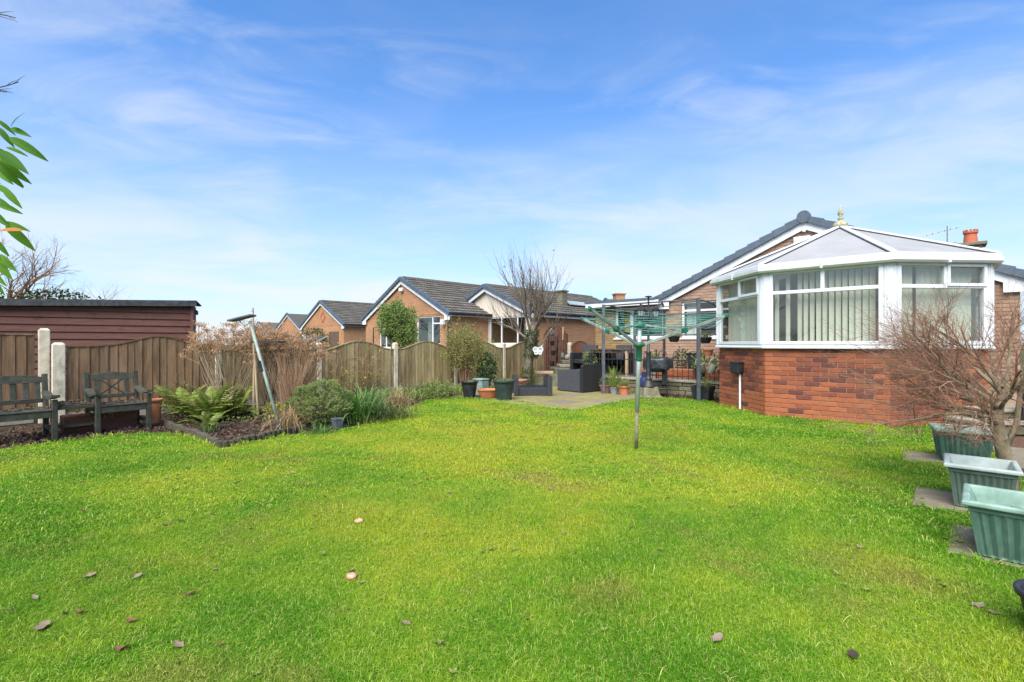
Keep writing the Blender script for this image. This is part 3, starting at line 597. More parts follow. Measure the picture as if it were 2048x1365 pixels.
# ---------------------------------------------------------------- growing things
def rdir(r=rng): 
    z = r.uniform(-1, 1); t = r.uniform(0, 2*math.pi); q = math.sqrt(1-z*z); return Vector((q*math.cos(t), q*math.sin(t), z))
def grow(mb, p, d, L, r0, level, spec, tips, rg, n=None):
    """spec[level] = dict(k children, a spread angle, l length factor, r radius factor, up, jit, seg, start)"""
    s = spec[level]; seg = s.get('seg', 4); pts = [p.copy()]; dd = d.normalized(); r1 = r0*s.get('taper', 0.5); q = p.copy()
    for i in range(seg):
        dd = (dd+rdir(rg)*s.get('jit', 0.15)+Vector((0, 0, s.get('up', 0.0)))/seg*1.0+s.get('pull', Vector())*(1/seg)).normalized()
        if q.z < s.get('floor', -1): dd.z = abs(dd.z)*0.6+0.15; dd.normalize()
        q = q+dd*L/seg; pts.append(q.copy())
    rad = [r0+(r1-r0)*i/seg for i in range(seg+1)]
    if level == len(spec)-1: rad[-1] = r1*0.4
    mb.tube(pts, rad, n or s.get('n', 5), mi=s.get('mi', 0), cap=level == 0)
    if level == len(spec)-1: tips.append((pts[-1], dd)); return
    k = s['k']
    for i in range(k):
        t = s.get('start', 0.35)+(1-s.get('start', 0.35))*(i+rg.uniform(0.2, 0.9))/k; t = min(t, 0.999)
        j = int(t*seg); f = t*seg-j; b = pts[j].lerp(pts[j+1], f); ax = (pts[j+1]-pts[j]).normalized()
        u, w = perp(ax); ang = (s.get('phase', 0)+i*2.4+rg.uniform(-0.5, 0.5)); sp = s['a']*rg.uniform(0.6, 1.3)
        cd = ax*math.cos(sp)+(u*math.cos(ang)+w*math.sin(ang))*math.sin(sp)
        grow(mb, b, cd, L*s['l']*rg.uniform(0.6, 1.2)*(1.15-0.5*t if s.get('cone') else 1.0), max(rad[j]*s['r'], 0.0008), level+1, spec, tips, rg)
    tips.append((pts[-1], dd))
def arch_blade(mb, base, az, L, lift, wid, rg, droop=1.2, seg=6, mi=0, tip=0.15):
    out = Vector((math.cos(az), math.sin(az), 0)); side = Vector((-math.sin(az), math.cos(az), 0)); p = base.copy(); th = lift; pts = [p.copy()]; ws = [wid*0.7]
    for i in range(seg):
        p = p+(out*math.cos(th)+Vector((0, 0, 1))*math.sin(th))*L/seg; th -= droop/seg*(0.4+1.2*i/seg); pts.append(p.copy()); ws.append(wid*(1.0 if i < seg*0.6 else 1-0.85*(i-seg*0.6)/(seg*0.4)))
    for q in pts: q.z = max(q.z, 0.006)
    mb.ribbon(pts, ws, side, mi)
def tuft(mb, c, n, L, wid, rg, lift=(0.7, 1.5), droop=1.4, spread=0.05, mi=0):
    for i in range(n):
        a = rg.uniform(0, 6.283); b = Vector(c)+Vector((rg.gauss(0, spread), rg.gauss(0, spread), 0))
        arch_blade(mb, b, a, L*rg.uniform(0.6, 1.15), rg.uniform(*lift), wid*rg.uniform(0.7, 1.2), rg, droop*rg.uniform(0.5, 1.3), mi=mi)
def frond(mb, base, az, L, lift, rg, droop=1.3, mi=0, wid=0.13, pairs=22):
    out = Vector((math.cos(az), math.sin(az), 0)); side = Vector((-math.sin(az), math.cos(az), 0)); p = base.copy(); th = lift; pts = []; 
    for i in range(pairs):
        d = (out*math.cos(th)+Vector((0, 0, 1))*math.sin(th)); p = p+d*L/pairs; th -= droop/pairs*(0.3+1.4*i/pairs)
        p.z = max(p.z, 0.01); pts.append((p.copy(), d.copy(), d.cross(side)))
    mb.ribbon([base]+[q[0] for q in pts[::3]], [0.006]*(1+len(pts[::3])), side, mi)
    for i, (q, d, up) in enumerate(pts):
        t = (i+0.5)/pairs
        if t < 0.12: continue
        w = wid*math.sin(math.pi*min(1, (t*0.92+0.06)))**0.8
        for sg in (1, -1):
            dd = (side*sg+d*0.35-up*rg.uniform(-0.05, 0.25)).normalized()
            mb.leaf2(q, dd, up, w, L/pairs*1.15, mi)
def cloud_points(n, rx, ry, rz, rg, shell=0.55, lump=0.25, freq=2.2, seed=0.0):
    """points through an uneven rounded volume, denser to the outside; returns (p, outward)"""
    out = []
    while len(out) < n:
        d = rdir(rg); k = 1+lump*noise.noise(d*freq+Vector((seed, seed*1.7, 0)))*2; t = shell+(1-shell)*rg.random()**0.6
        out.append((Vector((d.x*rx, d.y*ry, d.z*rz))*k*t, d))
    return out
def inside(poly, x, y):
    c = False; n = len(poly); j = n-1
    for i in range(n):
        xi, yi = poly[i]; xj, yj = poly[j]
        if (yi > y) != (yj > y) and x < (xj-xi)*(y-yi)/(yj-yi)+xi: c = not c
        j = i
    return c
def edge_dist(poly, x, y):
    b = 1e9; n = len(poly)
    for i in range(n):
        ax, ay = poly[i]; bx, by = poly[(i+1) % n]; dx, dy = bx-ax, by-ay; t = max(0, min(1, ((x-ax)*dx+(y-ay)*dy)/(dx*dx+dy*dy+1e-9)))
        b = min(b, math.hypot(x-ax-t*dx, y-ay-t*dy))
    return b

# ================================================================ THE SETTING
HA = R(-41)                                      # our house stands at this angle to the view
hx, hy = Vector((math.cos(HA), math.sin(HA), 0)), Vector((-math.sin(HA), math.cos(HA), 0))
HO = Vector((6.78, 11.19, 0))                    # foot of the gable wall, under the ridge
CO = Vector((4.836, 7.52, 0))                    # foot of the conservatory's front
def HW(x, y, z=0): return HO+hx*x+hy*y+Vector((0, 0, z))

mb = MB(); N = 28
ring = [(0, -0.03)]
mb.add([(0, 0, -0.035)]+[(900*math.cos(2*math.pi*i/N), 900*math.sin(2*math.pi*i/N), -0.035) for i in range(N)], [(0, i+1, (i+1) % N+1) for i in range(N)])
tag(mb.build('ground', mat('rough_ground', [(0.2, (0.05, 0.06, 0.02)), (0.8, (0.09, 0.10, 0.035))], rough=1.0, nscale=0.4, coords='World')), kind='structure')

bed_poly = [(-13, 2), (-13, 16), (1.0, 17.5), (3.0, 15.5), (8.5, 8.5), (8.5, 1.0), (3.0, 1.0)]
mb = MB(); mb.slabp(list(reversed(bed_poly)) if False else [(-13, 2), (3.0, 1.0), (8.5, 1.0), (8.5, 8.5), (3.0, 15.5), (1.0, 17.5), (-13, 16)], -0.03, -0.012)
tag(mb.build('flower_bed', 'soil'), kind='structure')

lawn_px = [(1400, 800), (1330, 797), (1285, 798), (1240, 803), (1195, 812), (1150, 822), (1085, 815), (1045, 804), (1000, 802), (920, 796), (880, 798), (850, 803), (828, 816), (795, 833), (760, 846), (700, 858), (650, 866), (600, 870), (563, 873), (500, 886), (446, 897), (405, 882), (370, 873), (310, 869), (240, 870), (190, 876), (130, 884), (60, 893), (0, 902)]
Bw, Cw = CO-hx*0.8225, CO+hx*0.8225
d45 = (hx+hy).normalized(); d45b = (-hx+hy).normalized()
Dw, Aw = Cw+d45*1.53, Bw+d45b*1.53
lawn = [(-7, -4), (3.3, -4), (3.25, 0.5), (3.45, 2.4), (3.95, 3.4), (4.5, 4.4), (5.3, 5.35), (5.95, 6.4)]
lawn += [(Dw.x-0.75, Dw.y-0.05), (Cw.x, Cw.y-0.02), (Bw.x-0.02, Bw.y-0.01), (Aw.x-0.03, Aw.y), (4.05, 9.95)]
lawn += [tuple(G(x, y).xy) for x, y in lawn_px]+[(-7.2, 4.5)]
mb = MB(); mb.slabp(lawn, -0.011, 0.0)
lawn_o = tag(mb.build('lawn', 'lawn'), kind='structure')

# stepping slabs under the planters (grass keeps off them)
slab_polys = []
def slab_at(poly): slab_polys.append(poly)
for c, w, d, a in ((Vector((2.92, 2.78)), 0.60, 0.60, -44), (Vector((3.40, 3.62)), 0.60, 0.60, -42), (Vector((4.42, 4.98)), 0.62, 0.60, -40)):
    u = Vector((math.cos(R(a)), math.sin(R(a)))); v = Vector((-u.y, u.x))
    slab_at([tuple(c+u*sx*w/2+v*sy*d/2) for sx, sy in ((-1, -1), (1, -1), (1, 1), (-1, 1))])
for i, sp_ in enumerate(slab_polys):
    o = MB().slabp(sp_, 0.001, 0.012).build('stepping_stone', 'slab_grey', bevel=0.006)
    tag(o, ['pale stone slab under the nearest green trough planter', 'stone slab under the middle faded trough planter', 'stone slab under the farthest green trough planter'][i], 'stepping stone', 'stepping stones under the planters')
path_root = MB().slabp([(3.5, 2.4), (7.5, 2.4), (9.0, 6.0), (6.3, 6.3), (4.6, 4.3)], -0.011, -0.002).build('side_bed', 'soil_red'); tag(path_root, kind='structure')
for i in range(4):
    for j in range(2):
        c = Vector((5.2+i*0.62*0.75+j*0.62*0.66, 4.75-i*0.62*0.66+j*0.62*0.75))
        if c.x < 4.5: continue
        u = hx.xy; v = hy.xy
        MB().slabp([tuple(c+u*sx*0.3+v*sy*0.3) for sx, sy in ((-1, -1), (1, -1), (1, 1), (-1, 1))], -0.002, 0.02+rng.uniform(0, 0.006)).build('paving_slab', 'slab_grey', path_root, bevel=0.006)

# grass: blades in small drifts, scattered over the whole lawn
gcol = bpy.data.collections.new('grass_drifts')
def drift(name, n, rad, w, h, rg):
    mb = MB()
    for i in range(n):
        r = rad*math.sqrt(rg.random())*(0.75+0.25*rg.random()); a = rg.uniform(0, 6.283); p = Vector((r*math.cos(a), r*math.sin(a), -0.004))
        az = rg.uniform(0, 6.283); out = Vector((math.cos(az), math.sin(az), 0)); lean = rg.uniform(0.25, 1.2); L = h*rg.uniform(0.55, 1.25)*(1.5 if rg.random() < 0.04 else 1.0)
        sd_ = Vector((-out.y, out.x, 0)); tw = rg.uniform(-0.8, 0.8); sd_ = sd_*math.cos(tw)+out*math.sin(tw)
        m = p+out*L*0.42*lean*0.7+Vector((0, 0, L*0.55)); t = p+out*L*lean+Vector((0, 0, L*(1.0-0.42*lean)))
        ww = w*rg.uniform(0.7, 1.25); o = len(mb.v)
        mb.v.extend([tuple(p+sd_*ww/2), tuple(p-sd_*ww/2), tuple(m+sd_*ww*0.4), tuple(m-sd_*ww*0.4), tuple(t)])
        mb.f.extend([(o, o+1, o+3, o+2), (o+2, o+3, o+4)]); mb.mi.extend([0, 0])
    o = bpy.data.objects.new(name, mb.mesh(name, 'blade')); gcol.objects.link(o)
rg = random.Random(3)
for k in range(5): drift('drift_0%d' % k, 1700, 0.17, 0.0021, 0.028, rg)
for k in range(4): drift('drift_1%d' % k, 800, 0.17, 0.0042, 0.029, rg)
for k in range(3): drift('drift_2%d' % k, 380, 0.19, 0.0085, 0.029, rg)
pts, idx, scl, rot = [], [], [], []
y = -0.6
while y < 11.2:
    x = -7.2
    while x < 6.4:
        px, py = x+rg.uniform(-0.06, 0.06), y+rg.uniform(-0.06, 0.06); x += 0.17
        if py < 0.9 and abs(px) > 2.5: continue
        if abs(px) > 1.2*max(py, 0.3)+0.8: continue
        if not inside(lawn, px, py): continue
        ed = edge_dist(lawn, px, py)
        if ed < 0.05: continue
        if any(inside(s_, px, py) and edge_dist(s_, px, py) > 0.03 or edge_dist(s_, px, py) < 0.05 for s_ in slab_polys): continue
        nn = noise.noise(Vector((px*1.3+31, py*1.3+17, 0)))
        pts.append((px, py, 0.0)); dd = math.hypot(px, py)
        idx.append(rg.randrange(5) if dd < 4.0 else 5+rg.randrange(4) if dd < 7.0 else 9+rg.randrange(3))
        scl.append((0.85+0.3*rg.random())*max(0.82, 1.0+0.8*noise.noise(Vector((px*1.1, py*1.1, 5))))*(0.62 if ed < 0.18 else 1)); rot.append((0, 0, rg.uniform(0, 6.283)))
    y += 0.17
me = bpy.data.meshes.new('lawn_grass'); me.from_pydata(pts, [], [])
a = me.attributes.new('pick', 'INT', 'POINT'); a.data.foreach_set('value', idx)
a = me.attributes.new('size', 'FLOAT_VECTOR', 'POINT'); a.data.foreach_set('vector', [c for q in scl for c in (1.12, 1.12, q)])
a = me.attributes.new('turn', 'FLOAT_VECTOR', 'POINT'); a.data.foreach_set('vector', [c for t in rot for c in t])
grass = bpy.data.objects.new('lawn_grass', me); col.objects.link(grass)
tag(grass, 'short bright green and yellowish grass of the back garden lawn', 'grass', kind='stuff')
ng = bpy.data.node_groups.new('scatter_grass', 'GeometryNodeTree')
ng.interface.new_socket('Geometry', in_out='INPUT', socket_type='NodeSocketGeometry'); ng.interface.new_socket('Geometry', in_out='OUTPUT', socket_type='NodeSocketGeometry')
gi, go = ng.nodes.new('NodeGroupInput'), ng.nodes.new('NodeGroupOutput')
ci = ng.nodes.new('GeometryNodeCollectionInfo'); ci.inputs['Collection'].default_value = gcol; ci.inputs['Separate Children'].default_value = True; ci.inputs['Reset Children'].default_value = True
ip = ng.nodes.new('GeometryNodeInstanceOnPoints'); ip.inputs['Pick Instance'].default_value = True
def named(nm, ty):
    q = ng.nodes.new('GeometryNodeInputNamedAttribute'); q.data_type = ty; q.inputs['Name'].default_value = nm; return q.outputs['Attribute']
L_ = ng.links.new
mv = ng.nodes.new('GeometryNodeMeshToPoints') if False else None
L_(gi.outputs[0], ip.inputs['Points']); L_(ci.outputs[0], ip.inputs['Instance']); L_(named('pick', 'INT'), ip.inputs['Instance Index'])
L_(named('turn', 'FLOAT_VECTOR'), ip.inputs['Rotation']); L_(named('size', 'FLOAT_VECTOR'), ip.inputs['Scale']); L_(ip.outputs[0], go.inputs[0])
md = grass.modifiers.new('scatter', 'NODES'); md.node_group = ng

# patio of square slabs
PK = Vector((1.12, 8.66, 0)); pu = Vector((-0.755, 0.656, 0)); pv = Vector((0.656, 0.755, 0))
patio = MB().slabp([tuple((PK+pu*a_+pv*b_).xy) for a_, b_ in ((0.02, 0.02), (0.02, 4.6), (6.4, 4.6), (6.4, 1.2), (2.2, 0.02))][::-1] and [tuple((PK+pu*a_+pv*b_).xy) for a_, b_ in ((0.0, 0.0), (0.0, 4.6), (6.6, 4.6), (6.6, 0.0))], -0.011, -0.001)
# orientation check: (pu, pv) is a left-handed pair seen from above, so the order above is counter-clockwise
patio = patio.build('patio', mat('patio_joint_sand', [(0.2, (0.10, 0.09, 0.045)), (0.8, (0.16, 0.145, 0.075))], rough=1, nscale=20, coords='World')); tag(patio, kind='structure')
S_ = 0.60
for i in range(11):
    for j in range(8):
        p = PK+pu*(i*S_)+pv*(j*S_); c = p+pu*S_/2+pv*S_/2
        if j == 0 and i > 3: continue
        g_ = 0.006; q = [p+pu*g_+pv*g_, p+pu*g_+pv*(S_-g_), p+pu*(S_-g_)+pv*(S_-g_), p+pu*(S_-g_)+pv*g_]
        MB().slabp([tuple(k.xy) for k in q], -0.002, 0.012+rng.uniform(0, 0.007)).build('paving_slab', 'slab' if rng.random() < 0.8 else 'slab_grey', patio, bevel=0.005)

# ---------------------------------------------------------------- our house
house = thing('brick_bungalow', 'buff brick bungalow gable with white bargeboards behind the conservatory', 'house', HO, HA)
RIDGE, PITCH, HWID = 4.14, 0.4647, 3.6
def rz_(x): return RIDGE-PITCH*abs(x)
TER = 0.35                                       # the terrace in front of it is raised
w1 = (-2.90, -1.45, 1.36, 2.34); w2 = (-4.915, -3.40, 1.364, 2.24); holes = [w1, w2]
door_hole = (0.1, 1.9, 0.30, 2.15)
mb = MB()
wall_sheet(mb, -5.58, 3.45, 0, 2.38, holes+[door_hole], 0.0, 0.22)
mb.prism([(-3.45, 2.38), (3.45, 2.38), (3.45, rz_(3.45)-0.2), (0, RIDGE-0.2), (-3.45, rz_(3.45)-0.2)], 0.0, 0.2)
mb.box(-5.58, -5.36, 0.22, 8, 0, 2.38); mb.box(3.23, 3.45, 0.22, 10, 0, 2.55); mb.box(-5.36, 3.23, 9.9, 10, 0, 2.5)
hwall = mb.build('wall', 'mortar_buff', house)
bm = {'b': brick_mesh('brick', 'brick_house', D=0.03), 'y': brick_mesh('ochre_brick', 'brick_house_ochre', D=0.03)}
def hclip(a, b, z0, z1):
    if z1 > 2.38:
        lim = min(3.45, (RIDGE-0.22-z1)/PITCH); a, b = max(a, -lim), min(b, lim)
        if b <= a: return []
    segs = cut(holes+[(-0.95, 2.8, 0, 2.30)])(a, b, z0, z1)
    return segs
def hkey(r, x): return 'y' if x < -4.35+0.25*math.sin(r*1.7) and rng.random() < 0.9 else 'b'
sp = brick_rows(-5.58, 3.45, 0.30, 49, hkey, T(0, -0.012, 0), clip=hclip)
pieces('brick', sp, bm, hwall, 300)
def house_roof(parent, W, y0, y1, ridge, pitch, tmat, vmat, eave_t=0.06):
    rf = MB()
    for s in (1, -1):
        rf.prism([(0, ridge-0.05), (s*W, ridge-pitch*W-0.05), (s*W, ridge-pitch*W-0.11), (0, ridge-0.11)] if s > 0 else [(s*W, ridge-pitch*W-0.05), (0, ridge-0.05), (0, ridge-0.11), (s*W, ridge-pitch*W-0.11)], y0, y1)
    return rf.build('roof', tmat, parent)
hroof = house_roof(house, HWID, -0.06, 10.2, RIDGE, PITCH, 'roof_dark', 'verge')
# dry verge units, ridge end disc, ridge tiles
SL = math.sqrt(1+PITCH**2); vm = MB().prism([(0, -0.115), (0.315, -0.125), (0.315, 0.042), (0, 0.012)], -0.05, 0.09).mesh('verge_cap', 'verge')
for s in (1, -1):
    n_ = int(HWID*SL/0.30)
    for i in range(n_):
        d = 0.10+i*0.30; a_ = math.atan(PITCH)
        o = Vector((s*d/SL, -0.12, RIDGE-PITCH*d/SL)); link('verge_cap', vm, hroof, frame(o, Vector((s/SL, 0, -PITCH/SL)), Vector((0, 1, 0)) , Vector((s*PITCH/SL, 0, 1/SL))))
mb = MB(); mb.lathe([(0.001, 0), (0.125, 0.0), (0.14, 0.02), (0.14, 0.12), (0.001, 0.12)], 24, T(0, -0.06, RIDGE-0.03) @ RX(R(90))); mb.build('ridge_end', 'verge', hroof)
for i in range(22): MB().tube([(0, 0.02+i*0.45, RIDGE-0.03), (0, 0.45+i*0.45, RIDGE-0.03)], 0.105, 10).build('ridge_tile', 'verge', hroof)
for s in (1, -1):                                # bargeboards with box ends
    b_ = MB(); z0 = RIDGE-0.13
    pl = [(0.012*s, z0), (s*(HWID-0.02), z0-PITCH*(HWID-0.02)), (s*(HWID-0.02), z0-PITCH*(HWID-0.02)-0.19), (s*(HWID-0.38), z0-PITCH*(HWID-0.02)-0.19), (s*(HWID-0.38), z0-PITCH*(HWID-0.38)-0.17), (0.012*s, z0-0.18)]
    b_.prism(pl if s < 0 else pl, -0.095, -0.07); b_.build('bargeboard', 'white_paint', house)
    MB().prism([(0.012*s, z0-0.03), (s*(HWID-0.03), z0-0.03-PITCH*(HWID-0.03)), (s*(HWID-0.03), z0-0.05-PITCH*(HWID-0.03)), (0.012*s, z0-0.05)], -0.069, -0.013).build('soffit', 'white_paint', house)
MB().box(-0.035, 0.035, -0.103, -0.096, RIDGE-0.36, RIDGE-0.13).build('bargeboard_joint', 'white_paint', house)
# flat-roofed wing to the left
fl = MB(); fl.box(-5.77, -3.5, -0.345, 8, 2.415, 2.475); wr = fl.build('flat_roof', 'verge', house)
MB().box(-5.74, -3.42, -0.325, -0.301, 2.285, 2.412).build('fascia', 'white_paint', wr); MB().box(-5.745, -5.721, -0.30, 8, 2.285, 2.412).build('fascia', 'white_paint', wr); MB().box(-5.72, -3.42, -0.30, -0.02, 2.30, 2.315).build('soffit', 'white_paint', wr)
MB().tube([(-3.37, -0.05, TER), (-3.37, -0.05, 2.2), (-3.37, -0.2, 2.32)], 0.028, 10).build('downpipe', 'black_plastic', house)
f1 = window(house, *w1, 0.06, cols=[(-1.98, w1[2]+0.05, w1[3]-0.05)], rows=[(2.09, w1[0]+0.05, w1[1]-0.05)],
       panes=[(-2.86, -2.0, 1.40, 2.07), (-1.96, -1.5, 1.40, 2.07), (-2.86, -2.0, 2.11, 2.30), (-1.96, -1.5, 2.11, 2.30)], gl='glass')
f2 = window(house, *w2, 0.06, cols=[(-4.36, w2[2]+0.05, w2[3]-0.05)], rows=[], panes=[(-4.87, -4.38, 1.41, 2.20), (-4.34, -3.44, 1.41, 2.20)], openers=[(-4.87, -4.38, 1.41, 2.20)], gl='glass')
mb = MB(); mb.box(-5.3, 3.2, 2.6, 2.7, 0.3, 2.5); mb.build('partition', 'room', house)
mb = MB(); mb.box(-5.3, 3.2, 0.23, 9.8, 0.25, 0.30); mb.build('floor', 'floor_tile', house)
mb = MB(); mb.box(-4.3, -2.0, 2.1, 2.55, 0.3, 2.2); mb.box(-2.4, -1.0, 0.9, 1.5, 0.3, 1.9); mb.build('cupboard', 'dark_room', house)
def drape(x0, x1, z0, z1, y, amp, waves, n=24):
    mb = MB(); o = []
    for i in range(n+1):
        x = x0+(x1-x0)*i/n; yy = y+amp*math.sin(waves*2*math.pi*i/n); o += [(x, yy, z0), (x+0.01*math.sin(i), yy, z1)]
    mb.add(o, [(2*i, 2*i+2, 2*i+3, 2*i+1) for i in range(n)]); return mb
for nm, lab, mtl, x0, x1, z0, z1 in (('curtain', 'white net curtain in the house window left of the conservatory', 'curtain', -2.84, -2.45, 1.42, 2.28), ('curtain', 'bright yellow curtain in the flat-roofed wing window', 'yellow_cloth', -4.70, -4.45, 1.55, 2.15)):
    o = drape(x0, x1, z0, z1, 0.2, 0.02, 5).build(nm, mtl, None, True, T(*HO) @ RZ(HA)); tag(o, lab, 'curtain')
# alarm box on the gable
al = thing('alarm_box', 'white alarm box with a red mark high on the brick gable', 'alarm box', HW(-0.05, -0.013, 3.52), HA)
MB().bbox(-0.17, 0.17, -0.075, 0, -0.17, 0.16, 0.012).build('case', 'white_metal', al)
mk = MB()
for a_, b_ in (((-0.085, -0.09), (-0.07, 0.05)), ((-0.07, 0.05), (-0.045, -0.06)), ((-0.045, -0.06), (-0.02, 0.06)), ((-0.02, 0.06), (-0.005, -0.07)), ((-0.005, -0.07), (0.025, 0.07)), ((0.025, 0.07), (0.045, -0.07)), ((-0.08, -0.02), (-0.02, -0.01))):
    mk.bar((a_[0], -0.077, a_[1]), (b_[0], -0.077, b_[1]), 0.018, 0.003, up=(0, 1, 0))
mk.build('red_logo', 'red_mark', al)
mk = MB()
for z in (0.05, 0.0, -0.05): mk.box(-0.158, -0.145, -0.078, -0.0745, z, z+0.025)
for z in (0.07, 0.04, 0.01, -0.02): mk.box(0.085, 0.14, -0.078, -0.0745, z, z+0.01)
mk.box(-0.075, -0.06, -0.078, -0.0745, -0.12, -0.09); mk.box(0.04, 0.055, -0.078, -0.0745, -0.05, -0.02); mk.build('small_print', 'dark_mark', al)
# chimney and aerial on the far slope
ch = thing('chimney_stack', 'brick chimney stack with a castellated red clay pot on our roof', 'chimney', HW(3.05, 6.2, 0), HA)
mb = MB(); mb.box(-0.24, 0.24, -0.24, 0.24, 2.4, 3.98); mb.build('stack', 'brick_house', ch)
MB().bbox(-0.33, 0.33, -0.33, 0.33, 3.98, 4.07, 0.01).build('cap', 'stone', ch)
mb = MB(); mb.lathe([(0.16, 4.07), (0.15, 4.20), (0.135, 4.34), (0.165, 4.36), (0.165, 4.40), (0.14, 4.40)], 20)
for i in range(10): mb.box(-0.028, 0.028, 0.125, 0.162, 4.40, 4.46, RZ(2*math.pi*i/10))
mb.build('chimney_pot', 'clay_pot', ch)
ae = thing('tv_aerial', 'thin television aerial beside the chimney stack', 'aerial', HW(2.55, 6.0, 0), HA)
MB().tube([(0, 0, 2.8), (0, 0, 4.62)], 0.016, 6).build('mast', 'rusty', ae)
mb = MB(); mb.tube([(-0.45, 0, 4.42), (0.25, 0, 4.55)], 0.01, 5); mb.tube([(0, 0, 4.05), (0.2, 0, 4.15)], 0.02, 5)
for i in range(6): x = -0.45+i*0.13; mb.tube([(x, -0.16, 4.42+0.186*(x+0.45)), (x, 0.16, 4.42+0.186*(x+0.45))], 0.006, 4)
mb.build('antenna', 'galv', ae)

# ---------------------------------------------------------------- conservatory
con = thing('conservatory', 'white framed conservatory with red brick base and pale hipped roof', 'conservatory', CO, HA)
s45 = 1.53*math.sqrt(0.5); XW = 0.8225+s45; BK = 4.03
cA, cB, cC, cD = (-XW, s45), (-0.8225, 0.0), (0.8225, 0.0), (XW, s45)
SILL = 1.135
core = MB(); ins = 0.012
def shrink(k): return [(-XW+k, BK), (-XW+k, s45+k*0.41), (-0.8225+k*0.41, k), (0.8225-k*0.41, k), (XW-k, s45+k*0.41), (XW-k, BK)]
core.sweep(shrink(ins), [(0, -0.05), (0, SILL-0.012), (-0.22, SILL-0.012), (-0.22, -0.05)]) if False else None
pth = shrink(ins); pin = shrink(0.25)
for i in range(len(pth)-1):
    core.slabp([pth[i], pth[i+1], pin[i+1], pin[i]], -0.05, SILL-0.008)
dw = core.build('dwarf_wall', 'mortar_red', con)
bmc = {'o': brick_mesh('brick', 'brick_orange'), 'm': brick_mesh('dark_brick', 'brick_multi')}
def facet(p0, p1): 
    d = Vector((p1[0]-p0[0], p1[1]-p0[1], 0)); L = d.length; return frame((p0[0], p0[1], 0), d/L, Vector((-d.y, d.x, 0))/L, Vector((0, 0, 1))), L
fAB, lAB = facet(cA, cB); fBC, lBC = facet(cB, cC); fCD, lCD = facet(cC, cD); fDE, lDE = facet(cD, (XW, BK)); fFA, lFA = facet((-XW, BK), cA)
def ck(L, lo, e0, e1):
    def f(r, x):
        if r < lo: return 'o' if rng.random() < 0.93 else 'm'
        if x < e0 or x > L-e1: return 'o'
        return 'm' if rng.random() < 0.8 else 'o'
    return f
sp = brick_rows(0, lAB, 0.005, 15, ck(lAB, 5, 0.02, 0.12), fAB)+brick_rows(0, lBC, 0.005, 15, ck(lBC, 5, 0.14, 0.16), fBC)+brick_rows(0, lCD, 0.005, 15, ck(lCD, 1, 0.05, 0.05), fCD)
pieces('brick', sp, bmc, dw, 300)
sp = brick_rows(0, lDE, 0.005, 15, ck(lDE, 1, 0.05, 0.05), fDE)+brick_rows(0, lFA, 0.005, 15, ck(lFA, 3, 0.05, 0.05), fFA)
q_ = pieces('brick', sp, bmc, dw, 0)
path = [(-XW, BK), cA, cB, cC, cD, (XW, BK)]
MB().sweep(path, [(0.07, SILL-0.01), (0.075, SILL+0.012), (0.03, SILL+0.05), (-0.16, SILL+0.05), (-0.16, SILL-0.01)][::-1]).build('sill', 'upvc', con)
Z0, Z1, ZT = SILL+0.05, 2.385, 2.03
def cwin(X, L, kind):
    a, b = 0.075, L-0.075; zc0, zc1 = Z0+0.05, Z1-0.05
    if kind == 'front':
        window(con, a, b, Z0, Z1, -0.03, X, cols=[(L/2, ZT+0.03, zc1)], rows=[(ZT, a+0.05, b-0.05)], panes=[(a+0.05, b-0.05, zc0, ZT-0.025), (a+0.05, L/2-0.02, ZT+0.025, zc1), (L/2+0.02, b-0.05, ZT+0.025, zc1)], sill=False)
    else:
        m = L*0.53 if kind == 'opener' else L/2
        window(con, a, b, Z0, Z1, -0.03, X, cols=[(m, ZT+0.03, zc1)], rows=[(ZT, a+0.05, b-0.05)], panes=[(a+0.05, b-0.05, zc0, ZT-0.025), (a+0.05, m-0.02, ZT+0.025, zc1), (m+0.02, b-0.05, ZT+0.025, zc1)], openers=[(m+0.01, b-0.02, ZT+0.0, zc1+0.025)], sill=False)
cwin(fAB, lAB, 'opener'); cwin(fBC, lBC, 'front'); cwin(fCD, lCD, 'opener')
for X, L in ((fDE, lDE), (fFA, lFA)):
    window(con, 0.075, L-0.02, Z0, Z1, -0.03, X, cols=[(L/2, Z0+0.05, Z1-0.05)], rows=[(ZT, 0.12, L-0.07)], panes=[(0.12, L/2-0.02, Z0+0.05, ZT-0.025), (L/2+0.02, L-0.07, Z0+0.05, ZT-0.025), (0.12, L-0.07, ZT+0.025, Z1-0.05)], sill=False)
for (c0, Xa, La, Xb) in ((cA, fFA, lFA, fAB), (cB, fAB, lAB, fBC), (cC, fBC, lBC, fCD), (cD, fCD, lCD, fDE)):    # ribbed corner posts
    mb = MB()
    for X, x0, x1 in ((Xa, La-0.074, La-0.002), (Xb, 0.002, 0.074)):
        mb.bbox(x0, x1, -0.05, 0.04, Z0, Z1, 0.004, X); mb.bbox(x0+0.016, x0+0.026, -0.062, -0.04, Z0, Z1, 0.002, X); mb.bbox(x0+0.044, x0+0.054, -0.062, -0.04, Z0, Z1, 0.002, X)
    mb.tube([(c0[0], c0[1], Z0), (c0[0], c0[1], Z1)], 0.048, 12); mb.build('corner_post', 'upvc', con)
MB().sweep(path, [(0.055, Z1+0.002), (0.055, Z1+0.10), (-0.06, Z1+0.10), (-0.06, Z1+0.002)][::-1]).build('eave_beam', 'upvc', con)
